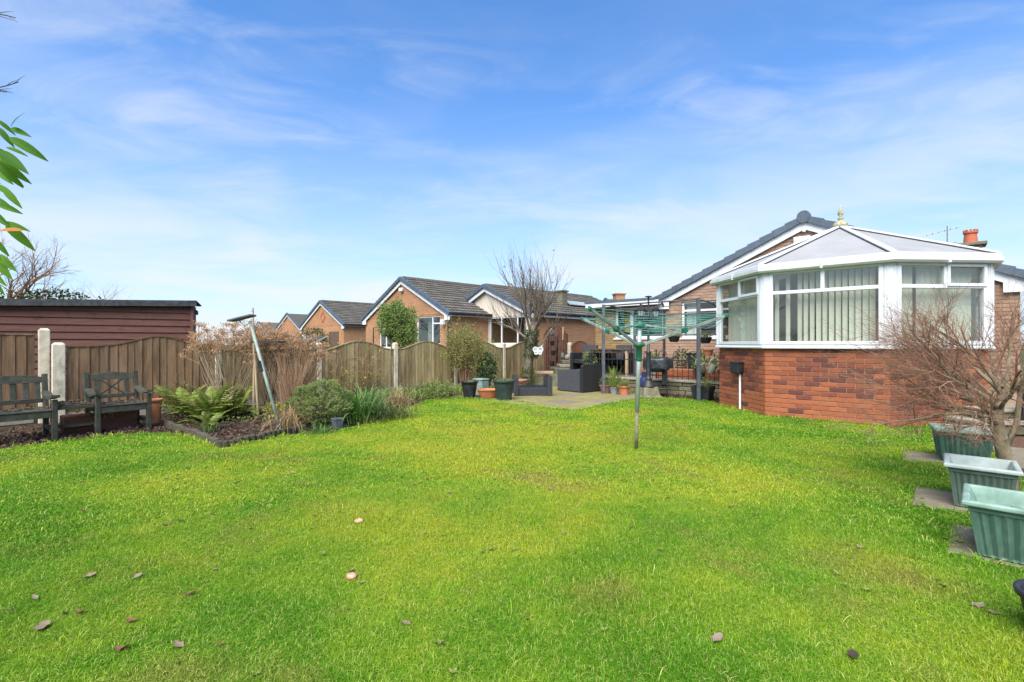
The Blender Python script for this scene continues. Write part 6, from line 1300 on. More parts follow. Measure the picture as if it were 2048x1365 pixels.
# ---------------------------------------------------------------- trough planters by the maple
def trough(p, rz, L, D, H, body, rimm, label, sd, moss=True):
    t = thing('trough_planter', label, 'planter', p, rz, 'green trough planters'); fl_ = 9; k = 0.80
    path_b = []; nseg = 4
    def ringpts(z, ext, flute):
        f = k+(1-k)*(z/H); l, d_ = L/2*f+ext, D/2*f+ext; out = []
        for (ax, ay, bx, by, n) in ((-l, -d_, l, -d_, fl_), (l, -d_, l, d_, fl_), (l, d_, -l, d_, fl_), (-l, d_, -l, -d_, fl_)):
            nx, ny = (by-ay), -(bx-ax); q = math.hypot(nx, ny); nx, ny = nx/q, ny/q
            for i in range(n*4):
                u = i/(n*4); s = flute*(0.5-0.5*math.cos(2*math.pi*u*n)) if 0.06 < u < 0.94 else 0; out.append((ax+(bx-ax)*u-nx*s, ay+(by-ay)*u-ny*s, z))
        return out
    rings = [ringpts(0, -0.01, 0), ringpts(0.008, 0, 0), ringpts(0.02, 0, 0.012), ringpts(H*0.5, 0, 0.014), ringpts(H*0.80, 0, 0.014), ringpts(H*0.815, 0.004, 0), ringpts(H-0.026, 0.002, 0)]
    mb = MB(); n = len(rings[0])
    for r_ in rings: mb.v.extend(r_)
    mb.f = [(j*n+i, j*n+(i+1) % n, (j+1)*n+(i+1) % n, (j+1)*n+i) for j in range(len(rings)-1) for i in range(n)]+[tuple(reversed(range(n)))]; mb.mi = [0]*len(mb.f)
    mb.build('body', body, t)
    l, d_ = L/2, D/2; loop = [(-l, -d_), (-l, d_), (l, d_), (l, -d_)]
    rm = MB(); prof = [(0.0, H-0.030), (0.018, H-0.030), (0.023, H-0.025), (0.023, H-0.008), (0.016, H), (-0.006, H), (-0.012, H-0.008), (-0.050, H-0.11), (-0.044, H-0.11)]
    # closed rim loop
    m = len(prof); cs = [(-l, -d_), (l, -d_), (l, d_), (-l, d_)]; sg = [(-1, -1), (1, -1), (1, 1), (-1, 1)]
    for (cx, cy), (sx, sy) in zip(cs, sg):
        for o_, z in prof: rm.v.append((cx+sx*o_, cy+sy*o_, z))
    rm.f = [(c*m+i, ((c+1) % 4)*m+i, ((c+1) % 4)*m+(i+1) % m, c*m+(i+1) % m) for c in range(4) for i in range(m)]; rm.mi = [0]*len(rm.f)
    rm.build('rim', rimm, t, bevel=0.004)
    sm = MB(); nx_, ny_ = 14, 10; zz = H-0.10
    for j in range(ny_+1):
        for i in range(nx_+1): x, y = -l+0.045+(L-0.09)*i/nx_, -d_+0.045+(D-0.09)*j/ny_; sm.v.append((x, y, zz+0.02*noise.noise(Vector((x*9+sd, y*9, 0)))))
    sm.f = [(j*(nx_+1)+i, j*(nx_+1)+i+1, (j+1)*(nx_+1)+i+1, (j+1)*(nx_+1)+i) for j in range(ny_) for i in range(nx_)]; sm.mi = [0]*len(sm.f); sm.build('compost', 'soil', t, True)
    rgl = random.Random(sd); ms_ = MB()
    for i in range(260):
        x, y = rgl.gauss(L*0.08, L*0.17), rgl.gauss(0, D*0.2)
        if abs(x) < l-0.05 and abs(y) < d_-0.05: ms_.leaf(Vector((x, y, zz+0.005+0.012*rgl.random())), rdir(rgl)+Vector((0, 0, 0.5)), rdir(rgl), 0.02, 0.012)
    ms_.build('moss', 'leaf_yellow' if sd == 2 else 'leaf_low', t)
trough(Vector((2.86, 2.70, 0.012)), R(-44), 0.46, 0.42, 0.315, 'planter_green', 'planter_rim', 'nearest green fluted trough planter, cut off by the picture edge', 1)
trough(Vector((3.45, 3.56, 0.012)), R(-42), 0.36, 0.40, 0.32, 'planter_grey', 'planter_rim_grey', 'middle faded grey-green fluted trough planter before the maple trunk', 2)
trough(Vector((4.60, 4.95, 0.012)), R(-33), 0.42, 0.44, 0.33, 'planter_green', 'planter_rim', 'farthest green fluted trough planter, nearest the conservatory', 3)
pot('plant_pot', 'black plastic pot whose rim just shows at the right picture edge', Vector((2.19, 1.92, 0)), 0.09, 0.13, 0.20, 'black_plastic', rim=0.03, rimw=0.012, fill=0.75)
# stone step and dark bench end right of the conservatory
st_ = thing('stone_step', 'layered stone step against the conservatory base behind the maple', 'step', Vector((6.1, 6.35, 0)), R(-3))
MB().bbox(0, 2.6, 0.0, 0.5, 0.0, 0.13, 0.015).build('riser', 'stone', st_); MB().bbox(-0.03, 2.6, -0.04, 0.5, 0.132, 0.19, 0.012).build('tread', 'stone_cap', st_); MB().bbox(0.15, 2.6, 0.20, 0.5, 0.192, 0.27, 0.012).build('upper_riser', 'stone', st_); MB().bbox(0.12, 2.6, 0.17, 0.5, 0.272, 0.32, 0.012).build('upper_tread', 'stone_cap', st_)
db = thing('black_table', 'low black table end behind the maple branches', 'table', Vector((6.65, 6.0, 0)), R(-5))
MB().bbox(0, 0.9, 0, 0.45, 0.60, 0.645, 0.006).build('top', 'zinc_pot', db)
for x in (0.05, 0.85):
    for y in (0.05, 0.4): MB().bbox(x-0.03, x+0.03, y-0.03, y+0.03, 0, 0.60, 0.004).build('leg', 'black_plastic', db)
MB().bbox(0.02, 0.88, 0.03, 0.42, 0.40, 0.599, 0.006).build('apron', 'black_plastic', db)
# leaning pole and small things in the left bed
lpn = thing('leaning_pole', 'leaning grey-green metal pole with a flat angled head in the flower bed', 'pole', G(563, 867))
tp = P(500, 643, 6.75)-lpn.location; bs = Vector((0, 0, -0.02))
MB().tube([bs, tp], 0.021, 10).build('pole', 'galv_green', lpn, True)
hd = MB(); hd.bbox(-0.17, 0.16, -0.09, 0.09, -0.012, 0.014, 0.006, T(*(tp+Vector((-0.11, 0, 0.045)))) @ RY(R(-14))); hd.build('head', 'slate_metal', lpn)
hk = MB(); hk.tube([tp+Vector((0, 0, -0.02)), tp+Vector((-0.06, -0.02, -0.06)), tp+Vector((-0.12, -0.02, -0.02)), tp+Vector((-0.16, 0, 0.03))], 0.008, 6); q = bs.lerp(tp, 0.58); hk.build('bracket', 'galv_green', lpn); MB().bar(bs.lerp(tp, 0.55)+Vector((-0.02, -0.02, 0)), bs.lerp(tp, 0.64)+Vector((-0.02, -0.02, 0)), 0.02, 0.05).build('clip', 'iron', lpn)
fs = thing('bird_feeder_station', 'wooden stakes with a dark wire tray among the hydrangea', 'bird feeder', G(494, 836)+Vector((0, 0.2, 0)))
z_ = P(494, 615, 7.9).z
MB().tube([(0, 0, 0), (0.01, 0, 0.9), (-0.01, 0.0, z_)], [0.022, 0.02, 0.012], 7).build('stake', 'twig_tan', fs); MB().tube([(0.09, -0.03, 0), (0.03, -0.02, 1.02)], 0.018, 7).build('stake', 'bare_wood', fs)
for i in range(4): MB().tube([(-0.01, 0, z_-0.07-i*0.07), (0.04*(1 if i % 2 else -1), 0, z_-0.05-i*0.07)], 0.006, 4).build('stub', 'twig_tan', fs)
m_ = MB()
for i in range(9): m_.bar((0.05+i*0.05, -0.12, 1.23), (0.05+i*0.05, 0.12, 1.23), 0.004, 0.004)
for y in (-0.12, 0.12): m_.bar((0.03, y, 1.23), (0.47, y, 1.23), 0.01, 0.03)
for x in (0.03, 0.47): m_.bar((x, -0.12, 1.23), (x, 0.12, 1.23), 0.01, 0.03)
m_.tube([(0, 0, 1.05), (0.2, 0, 1.12), (0.25, 0, 1.22)], 0.008, 5); m_.build('wire_tray', 'iron', fs)
pot('plant_pot', 'small slate grey square pot at the lawn edge by the strap-leaved plant', G(675, 858), 0.045, 0.065, 0.15, 'slate_pot', square=True, rim=0.015, rimw=0.004)
pot('plant_pot', 'orange terracotta pot behind the right bench arm', Vector((-5.33, 7.2, 0)), 0.08, 0.10, 0.38, 'terracotta', rim=0.04, rimw=0.012)
t = thing('trough_planter', 'dark red wooden trough under the bench table', 'planter', Vector((-5.75, 6.75, 0)), BA); MB().bbox(-0.4, 0.4, -0.12, 0.12, 0, 0.24, 0.008).build('box', 'shed', t); leafy(t, 'leaf_low', 90, 0.3, 0.2, 0.14, 0.05, rg)
# log roll edging
lr = thing('log_roll_edging', 'half-round log roll edging along the flower bed corner', 'edging', (0, 0, 0))
segs = [(332, 852), (385, 869), (443, 896), (500, 884), (560, 871), (612, 861)]
for a_, b_ in zip(segs[:-1], segs[1:]):
    p, q = G(*a_), G(*b_); n = max(2, int((q-p).length/0.075))
    for i in range(n): c = p.lerp(q, (i+0.5)/n); h = 0.075+rng.uniform(-0.012, 0.012); MB().lathe([(0.036, -0.03), (0.037, h-0.008), (0.030, h), (0.001, h+0.003)], 9, T(c.x, c.y, 0)).build('log', 'log', lr)
# rocks with moss along the far bed edge
for k in range(5):
    p = G(855+k*16, 793-k*3); mb = MB(); mb.sphere((0, 0, 0.02), 0.12, 10, sz=0.6); mb.v = [tuple(Vector(v)*(1+0.35*noise.noise(Vector(v)*9+Vector((k*3.1, 0, 0))))) for v in mb.v]; o = mb.build('edging_stone', 'moss', None, True, T(*p)); tag(o, 'mossy edging stone beside the low green bed plants, '+['first', 'second', 'third', 'fourth', 'fifth'][k]+' from the left', 'stone', 'mossy edging stones')
# white butterfly ornament on the trunk
bf = thing('butterfly_ornament', 'white metal butterfly fixed to the pollarded trunk', 'ornament', P(1076, 702, 13.05), R(10))
for s in (-1, 1):
    for (dx, dz, r) in ((0.07, 0.035, 0.075), (0.055, -0.05, 0.055)): MB().lathe([(r, -0.004), (r, 0.004), (r*0.72, 0.004), (r*0.72, -0.004), (r, -0.004)], 16, T(s*dx, 0, dz) @ RX(R(90)) @ RZ(0.4)).build('wing', 'white_metal', bf)
MB().tube([(0, 0, -0.08), (0, 0, 0.09)], 0.012, 6).build('body', 'white_metal', bf); MB().tube([(0, 0.0, 0), (-0.12, 0.22, 0.0)], 0.006, 5).build('pin', 'white_metal', bf)
# apples and leaves lying on the lawn
o = MB().lathe([(0.001, -0.022), (0.025, -0.02), (0.036, 0.0), (0.03, 0.02), (0.012, 0.026), (0.001, 0.022)], 16, SC(1.25, 1, 1)).build('fallen_apple', 'apple_red', None, True, T(*G(703, 1153, 0.02)) @ SC(0.6, 0.6, 0.6)); tag(o, 'pink fallen apple lying on the near lawn', 'apple')
ap = thing('fallen_apple', 'half-eaten orange fallen apple farther up the lawn', 'apple', G(718, 1042, 0.022), R(15)); ap.scale = (0.6, 0.6, 0.6)
MB().lathe([(0.001, -0.02), (0.03, -0.018), (0.044, 0.0), (0.038, 0.012)], 16, SC(1.2, 1, 1)).build('skin', 'apple_red', ap, True); MB().lathe([(0.038, 0.0125), (0.025, 0.018), (0.012, 0.008), (0.001, 0.006)], 16, SC(1.2, 1, 1)).build('flesh', 'apple_flesh', ap, True)
LV = {'brown': [(335, 1050, 1.3), (245, 1299, 1.35), (378, 1188, 1.0), (160, 1226, 1.0), (262, 1243, 1.1), (650, 994, 0.8), (1055, 1240, 0.6), (440, 1290, 0.7), (165, 1022, 0.9), (350, 980, 0.9), (502, 1058, 0.7), (1262, 1055, 0.7), (1320, 1102, 0.7), (1780, 1010, 0.6)],
      'dark': [(362, 1043, 1.0), (130, 1228, 0.7), (745, 940, 0.8), (855, 961, 0.9), (875, 890, 0.7), (1140, 900, 0.9), (1170, 964, 0.8), (412, 936, 0.8), (375, 939, 1.0), (32, 1091, 0.8), (1706, 1312, 1.3), (880, 1289, 0.8), (960, 838, 0.6), (845, 855, 0.5), (1570, 985, 0.5), (425, 1030, 0.7), (1000, 915, 0.6), (25, 1220, 0.6)],
      'pale': [(85, 1256, 1.7), (275, 1154, 1.1), (585, 946, 1.2), (713, 974, 0.7), (630, 1033, 1.0), (970, 940, 1.1), (1100, 979, 1.1), (1129, 1067, 1.0), (357, 1292, 1.2), (1435, 1279, 1.5), (1955, 1214, 1.6), (1988, 1229, 1.4), (1720, 1096, 1.1), (1870, 1021, 0.7), (812, 1248, 1.0), (722, 1167, 0.8), (1198, 886, 0.9), (1590, 935, 0.5), (430, 1140, 0.8), (900, 986, 0.9), (980, 813, 0.7), (180, 1153, 1.3), (95, 915, 1.1), (1260, 820, 0.8), (1135, 971, 0.6), (70, 1196, 0.9), (1190, 836, 0.6)]}
def nth(i):
    w = ['', 'first', 'second', 'third', 'fourth', 'fifth', 'sixth', 'seventh', 'eighth', 'ninth', 'tenth', 'eleventh', 'twelfth', 'thirteenth', 'fourteenth', 'fifteenth', 'sixteenth', 'seventeenth', 'eighteenth', 'nineteenth', 'twentieth']
    return w[i] if i <= 20 else 'twenty-'+w[i-20]
def leafmesh(sd):
    rgl = random.Random(sd); mb = MB(); n = 6; L = 0.062; W = 0.036; c = rgl.uniform(0.15, 0.5)
    for i in range(n+1):
        u = i/n; w = W*0.5*math.sin(math.pi*min(1, u*0.93+0.05))**0.8*(1+0.2*rgl.uniform(-1, 1)); z = c*0.05*(u-0.5)**2*3+0.004*rgl.random(); e = c*w*1.2*(1+0.8*rgl.uniform(-1, 1))
        mb.v += [(-w, (u-0.5)*L, z+e+0.006*rgl.random()), (0, (u-0.5)*L, z), (w, (u-0.5)*L, z+e+0.006*rgl.random())]
    for i in range(n):
        for j in (0, 1): mb.f.append((3*i+j, 3*i+j+1, 3*i+j+4, 3*i+j+3)); mb.mi.append(0)
    return mb
for key, lab, grp in (('brown', 'reddish brown leaf on the lawn', 'reddish brown leaves on the lawn'), ('dark', 'dark blackish leaf on the lawn', 'dark leaves on the lawn'), ('pale', 'pale greyish pink leaf on the lawn', 'pale leaves on the lawn')):
    mes = [leafmesh(k*7+len(key)).mesh('fallen_leaf', 'leaf_'+key, True) for k in range(4)]
    k_ = 0
    for px, py, s in sorted(LV[key]):
        k_ += 1; p = G(px, py, 0.014); o = link('fallen_leaf', rng.choice(mes), None, T(*p) @ RZ(rng.uniform(0, 6.28)) @ RX(rng.uniform(-0.3, 0.3)) @ SC(s*0.72, s*0.72, s*0.55)); tag(o, lab+', '+nth(k_)+' from the left of the '+('reddish' if key == 'brown' else key)+' ones', 'leaf', grp)

# ================================================================ PLANTS
def plant(name, label, cat, loc, group=None): return thing(name, label, cat, loc, 0, group)
# --- rounded hebe
rg = random.Random(5)
hb = plant('hebe_shrub', 'rounded grey-green hebe shrub at the lawn edge', 'shrub', G(622, 858)+Vector((0, 0.35, 0)))
lf, stm = MB(), MB()
for p, d in cloud_points(1100, 0.43, 0.38, 0.32, rg, 0.86, 0.16, 2.8, 3.0):
    q = p+Vector((0, 0, 0.31))
    if q.z < 0.06: continue
    ax = (d+Vector((0, 0, 0.5))+rdir(rg)*0.25).normalized(); u, w = perp(ax)
    for i in range(15):
        a_ = i*2.4; k = i/15; dd = ax*(0.25+0.75*k)+(u*math.cos(a_)+w*math.sin(a_))*(0.9-0.45*k); lf.leaf(q+ax*(0.05*k-0.03), dd, ax, 0.034*(1-0.25*k), 0.015, 0.2)
for i in range(60):
    d = rdir(rg); d.z = abs(d.z); stm.tube([Vector((0, 0, 0)), Vector((d.x*0.2, d.y*0.2, 0.18)), Vector((d.x*0.33, d.y*0.3, 0.22+d.z*0.25))], [0.008, 0.005, 0.003], 4)
lf.build('foliage', 'leaf_hebe', hb); stm.build('stems', 'twig_dark', hb)
# --- strap-leaved clump
sp_ = plant('strap_leaved_clump', 'dark green strap-leaved clump beside the hebe', 'plant', G(708, 852)+Vector((0, 0.3, 0)))
m_ = MB(); tuft(m_, (0, 0, 0), 240, 0.62, 0.017, rg, (0.75, 1.5), 1.5, 0.10); m_.build('leaves', 'leaf_strap', sp_)
m_ = MB(); tuft(m_, (0.22, 0.35, 0), 90, 0.45, 0.010, rg, (0.6, 1.4), 1.8, 0.08); m_.build('old_leaves', 'grass_mixed', sp_)
# --- dry grasses
def drygrass(px, py, n, L, lab, mtl='grass_dry', w=0.007, sp=0.05, droop=1.9):
    t = plant('ornamental_grass', lab, 'grass clump', G(px, py), 'grass clumps in the bed'); m_ = MB(); tuft(m_, (0, 0, 0), n, L, w, rg, (0.7, 1.5), droop, sp); m_.build('blades', mtl, t)
drygrass(577, 862, 170, 0.55, 'tall tan dried grass clump against the hebe', sp=0.06, droop=2.4)
drygrass(795, 815, 200, 0.46, 'rust brown grass clump at the foot of the fence post', w=0.009, sp=0.1)
drygrass(800, 836, 220, 0.30, 'low mixed green and straw grass clump on the lawn corner', 'grass_mixed', sp=0.12)
drygrass(640, 868, 110, 0.20, 'small green grass tuft in front of the hebe', 'leaf_strap', 0.006, 0.09)
drygrass(745, 845, 150, 0.22, 'untidy low grass tuft right of the strap-leaved clump', 'grass_mixed', 0.006, 0.14)
drygrass(418, 864, 60, 0.16, 'tiny grass tuft at the log edging', 'leaf_strap', 0.005, 0.05)
# --- ferns
for k, (px, py, L, n, az0, lab, mt_) in enumerate(((400, 846, 0.70, 34, 0, 'large arching green fern in the middle of the left bed', 'leaf_fern'), (352, 838, 0.72, 26, 2.0, 'spreading fern nearest the right bench', 'leaf_fern'), (455, 838, 0.62, 22, 1.0, 'smaller fern beside the wooden stakes', 'leaf_fern'), (395, 866, 0.36, 14, 0.5, 'small bright fern at the log edging', 'leaf_fern'))):
    t = plant('fern', lab, 'fern', G(px, py)+Vector((0, 0.25, 0)), 'ferns in the left bed'); m_ = MB(); old = MB()
    for i in range(n):
        up = rg.uniform(0.45, 1.4); frond(m_ if rg.random() < 0.78 else old, Vector((rg.gauss(0, 0.04), rg.gauss(0, 0.04), 0.02)), az0+i*2.4+rg.uniform(-0.3, 0.3), L*rg.uniform(0.65, 1.1), up, rg, rg.uniform(0.6, 1.5), wid=0.12*L/0.7, pairs=20)
    m_.build('fronds', mt_, t)
    if old.v: old.build('withered_fronds', 'leaf_fern_old', t)
# --- dried hydrangeas
def hydrangea(px, py, dy, n, H, spread, lab, sd, heads=1.0, mt_='twig_tan'):
    rl = random.Random(sd); t = plant('hydrangea', lab, 'shrub', G(px, py)+Vector((0, dy, 0)), 'dried hydrangeas'); st, hd = MB(), MB()
    for i in range(n):
        a_ = rl.uniform(0, 6.283); r = spread*math.sqrt(rl.random()); h = H*rl.uniform(0.72, 1.04)*(1-0.12*r/spread); b = Vector((rl.gauss(0, 0.08), rl.gauss(0, 0.06), 0)); e = Vector((r*math.cos(a_), r*math.sin(a_)*0.7, h)); mid = b.lerp(e, 0.5)+Vector((rl.gauss(0, 0.05), rl.gauss(0, 0.05), 0.05))
        st.tube([b, mid, e], [0.007, 0.005, 0.003], 4)
        tops = [e]
        for j in range(2):
            u = rl.uniform(0.45, 0.85); s_ = mid.lerp(e, u); q = s_+Vector((rl.gauss(0, 0.12), rl.gauss(0, 0.1), rl.uniform(0.1, 0.28))); st.tube([s_, q], [0.004, 0.0025], 4); tops.append(q)
        for q in tops:
            if rl.random() > heads: continue
            R_ = rl.uniform(0.035, 0.075)
            for f in range(34):
                w = Vector((rl.gauss(0, R_*0.6), rl.gauss(0, R_*0.6), rl.gauss(0.005, R_*0.22))); hd.leaf2(q+w, rdir(rl), rdir(rl), 0.020, 0.018)
            for f in range(5): st.tube([q-Vector((0, 0, 0.05)), q+Vector((rl.gauss(0, R_*0.6), rl.gauss(0, R_*0.6), 0))], 0.0014, 3, cap=False)
    st.build('stems', mt_, t); hd.build('flower_heads', 'flower_dry', t)
hydrangea(425, 838, 0.45, 64, 1.58, 0.62, 'dried hydrangea with brown heads in front of the shed end', 11)
hydrangea(505, 832, 0.55, 85, 1.52, 0.55, 'densest dried hydrangea behind the leaning pole', 12)
hydrangea(575, 822, 0.45, 60, 1.42, 0.62, 'reddish brown dried hydrangea left of the pale fence post', 13, 0.8, 'twig_brown')
tb_ = plant('bare_twig_shrub', 'fan of fine brown bare twigs in front of the fence left of the hebe', 'shrub', G(560, 836)+Vector((0, 0.35, 0))); m_ = MB()
for i in range(190):
    a_ = rg.uniform(-0.5, 1.0); e = Vector((math.sin(a_)*rg.uniform(0.3, 0.95), rg.gauss(0, 0.18), rg.uniform(0.6, 1.25)*math.cos(a_*0.7))); b = Vector((rg.gauss(0, 0.06), rg.gauss(0, 0.05), 0)); m_.tube([b, b.lerp(e, 0.5)+rdir(rg)*0.04, e], [0.004, 0.003, 0.0012], 3, cap=False)
m_.build('twigs', 'twig_brown', tb_)
# --- low litter and ground cover in the beds (uncountable)
litter = MB(); rl = random.Random(8)
bedl = [tuple(G(x, y).xy) for x, y in ((60, 890), (130, 880), (300, 866), (395, 876), (443, 890), (560, 868), (650, 860), (760, 838), (825, 812), (850, 800), (920, 790), (1000, 790))]+[(-0.6, 14.2), (-4.1, 10.2), (-6.8, 7.3), (-7.6, 6.0)]
cnt = 0
while cnt < 5200:
    x, y = rl.uniform(-8, 0), rl.uniform(5.4, 14)
    if not inside(bedl, x, y): continue
    cnt += 1; d = rdir(rl); d.z *= 0.35; litter.leaf(Vector((x, y, 0.0+0.012*rl.random())), d, Vector((0, 0, 1))+rdir(rl)*0.6, rl.uniform(0.03, 0.075), rl.uniform(0.02, 0.045), 0.3)
for i in range(700):        # on and under the bench and by the terrace wall
    x = rl.uniform(-1.75, 0.2); y = rl.uniform(-0.15, 0.75); p = BO+Vector((math.cos(BA)*x-math.sin(BA)*y, math.sin(BA)*x+math.cos(BA)*y, 0.005)); d = rdir(rl); d.z *= 0.3; litter.leaf(p, d, Vector((0, 0, 1))+rdir(rl)*0.5, 0.05, 0.035, 0.3)
for i in range(500):
    p = HW(rl.uniform(-4.3, -1.1), TY-rl.uniform(0.03, 0.5), 0.014); d = rdir(rl); d.z *= 0.3; litter.leaf(p, d, Vector((0, 0, 1))+rdir(rl)*0.5, 0.05, 0.032, 0.3)
tag(litter.build('leaf_litter', 'dead_leaf'), 'brown leaf litter covering the flower bed soil', 'leaf litter', kind='stuff')
sl2 = MB()
for i in range(260):
    x = rl.choice((rl.uniform(-1.55, -1.0), rl.uniform(-0.53, -0.03), rl.uniform(-0.93, -0.6))); y = rl.uniform(0.02, 0.46); zt = 0.385 if (x < -0.97 or x > -0.57) else 0.428
    p = BO+Vector((math.cos(BA)*x-math.sin(BA)*y, math.sin(BA)*x+math.cos(BA)*y, zt)); d = rdir(rl); d.z *= 0.25; sl2.leaf(p, d, Vector((0, 0, 1))+rdir(rl)*0.4, 0.045, 0.03, 0.3)
tag(sl2.build('seat_litter', 'dead_leaf'), 'dead leaves strewn over the bench seats and table', 'leaf litter', kind='stuff')
gc = MB()
for i in range(9000):
    x, y = rl.uniform(-5.2, 0.2), rl.uniform(7.3, 14.3)
    if not inside(bedl, x, y) or noise.noise(Vector((x*1.1+4, y*1.1, 0))) < -0.02: continue
    d = rdir(rl); d.z = abs(d.z)+0.25; gc.leaf(Vector((x, y, rl.uniform(0.0, 0.10))), d, rdir(rl), rl.uniform(0.03, 0.07), rl.uniform(0.015, 0.035))
for i in range(300):
    x, y = rl.uniform(-3.6, -1.2), rl.uniform(10.3, 12.6)
    if inside(bedl, x, y): tuft(gc, (x, y, 0), 9, 0.26, 0.014, rl, (0.5, 1.4), 1.6, 0.03)
tag(gc.build('ground_cover', 'leaf_low'), 'low green ground cover under the fence', 'ground cover', kind='stuff')
for px, py, n, r, h, lab, mt_ in ((100, 800, 330, 0.20, 0.62, 'yellow-green leafy plant showing through the left bench back', 'leaf_vine'), (30, 815, 300, 0.28, 0.5, 'bushy green plant behind the left bench', 'leaf_low'), (330, 800, 300, 0.25, 0.45, 'green leafy plant behind the terracotta pot', 'leaf_low'), (528, 842, 120, 0.14, 0.22, 'lime leaved perennial beside the leaning pole', 'leaf_yellow'), (870, 775, 500, 0.4, 0.35, 'clump of lush green leaves at the fence foot', 'leaf_low')):
    t = plant('leafy_perennial', lab, 'plant', G(px, max(py, 830) if px > 300 and px < 800 else py+25)+Vector((0, 0.3, 0)), 'leafy plants in the bed'); leafy(t, mt_, n, r, 0.02, h, 0.065, rl, 'foliage'); m_ = MB()
    for i in range(12): d = rdir(rl); m_.tube([Vector((0, 0, 0)), Vector((d.x*r*0.6, d.y*r*0.6, h*0.6))], 0.004, 4)
    m_.build('stems', 'twig_dark', t)
# --- climber on the fence
cl_ = plant('bare_climber', 'tangled bare climber with a few yellow leaves on the fence', 'climber', fpt(0.45)+Vector((0.12, -0.15, 0))); m_, l_ = MB(), MB(); tips = []
for i in range(16):
    b = fdir*rg.uniform(-0.55, 0.5)+Vector((rg.gauss(0, 0.03), rg.gauss(0, 0.04), 0)); grow(m_, b, Vector((rg.gauss(0, 0.5), rg.gauss(-0.05, 0.15), 1)), rg.uniform(0.7, 1.2), 0.009, 0, [dict(k=6, a=0.9, l=0.5, r=0.6, jit=0.45, seg=6, n=4), dict(k=5, a=0.9, l=0.55, r=0.6, jit=0.5, seg=4, n=3), dict(jit=0.5, seg=3, n=3)], tips, rg)
for p, d in rg.sample(tips, min(len(tips), 70)): l_.leaf(p, rdir(rg), rdir(rg), 0.07, 0.055)
for i in range(320):
    l_2 = fdir*rg.uniform(-0.75, 0.7)+Vector((0, -0.1+rg.gauss(0, 0.06), rg.uniform(0.05, 0.6))); l_.leaf(l_2, rdir(rg), rdir(rg), 0.04, 0.025)
m_.build('stems', 'twig_brown', cl_); l_.build('leaves', 'leaf_yellow', cl_)
# --- neighbour's climber over an arch
ar_ = plant('climber_arch', 'bushy light green climber over a black arch beyond the fence', 'climber', (-3.75, 15.6, 0)); m_, l_ = MB(), MB()
for x in (-0.72, 0.35): MB().tube([(x, 0, 0), (x, 0, 1.72)], 0.018, 6).build('arch_post', 'iron', ar_)
MB().tube([(-0.72, 0, 1.72), (0.35, 0, 1.72)], 0.016, 6).build('arch_bar', 'iron', ar_)
for p, d in cloud_points(9500, 0.60, 0.5, 0.70, rg, 0.45, 0.28, 2.2, 9.0):
    q = p+Vector((0.05-0.12*p.z, 0, 1.85))
    l_.leaf(q, d*0.4+rdir(rg)+Vector((0, 0, -0.3)), rdir(rg), rg.uniform(0.05, 0.08), 0.036)
for i in range(2600):
    p = Vector((rg.gauss(0.42, 0.16), rg.gauss(0, 0.2), rg.uniform(0.8, 1.7))); l_.leaf(p, rdir(rg), rdir(rg), 0.05, 0.026)
tips = []
for i in range(26): grow(m_, Vector((rg.uniform(-0.4, 0.5), 0, rg.uniform(1.4, 2.0))), Vector((rg.gauss(-0.3, 0.8), rg.gauss(0, 0.4), rg.uniform(-0.2, 1))), rg.uniform(0.5, 0.95), 0.006, 0, [dict(k=4, a=0.7, l=0.4, r=0.6, jit=0.3, seg=5, n=4), dict(jit=0.4, seg=3, n=3)], tips, rg)
for p, d in tips: l_.leaf(p, d, rdir(rg), 0.045, 0.022)
m_.tube([(0.35, 0.02, 0), (0.4, 0, 0.9), (0.25, 0, 1.7)], [0.03, 0.025, 0.02], 6); m_.build('stems', 'twig_brown', ar_); l_.build('foliage', 'leaf_vine', ar_)
def bush(name, label, loc, n, rx, ry, rz, zc, mt_, lfL, lfW, sd, cat='shrub', stems=20, smt='twig_dark', shell=0.5, lump=0.3):
    rl = random.Random(sd); t = plant(name, label, cat, loc); l_, m_ = MB(), MB()
    for p, d in cloud_points(n, rx, ry, rz, rl, shell, lump, 2.3, sd*1.3):
        q = p+Vector((0, 0, zc))
        if q.z < 0.03: continue
        l_.leaf(q, d*0.6+rdir(rl)+Vector((0, 0, 0.25)), rdir(rl), lfL*rl.uniform(0.7, 1.25), lfW*rl.uniform(0.8, 1.2))
    for i in range(stems):
        d = rdir(rl); d.z = abs(d.z); e = Vector((d.x*rx*0.85, d.y*ry*0.85, zc+d.z*rz*0.7)); m_.tube([Vector((rl.gauss(0, 0.05), rl.gauss(0, 0.05), 0)), Vector((e.x*0.4, e.y*0.4, e.z*0.5)), e], [0.014, 0.009, 0.004], 4, cap=False)
    l_.build('foliage', mt_, t); m_.build('stems', smt, t); return t
bush('dark_conifer', 'dark green clipped conifer in front of the second bungalow gable', (-8.1, 19.8, 0), 3600, 0.62, 0.6, 0.75, 1.15, 'leaf_yew', 0.07, 0.03, 41, 'conifer', lump=0.12)
bush('olive_shrub', 'tall olive-green shrub with bare lower stems in front of the fence', P(930, 700, 12.6).xy.to_3d(), 6500, 0.60, 0.5, 0.60, 1.08, 'leaf_pieris', 0.06, 0.02, 42, stems=90, smt='twig_brown', shell=0.35, lump=0.35)
bush('camellia', 'small dark glossy camellia right of the olive shrub', P(974, 740, 12.7).xy.to_3d(), 900, 0.26, 0.24, 0.42, 0.55, 'leaf_camellia', 0.075, 0.038, 43, stems=14)
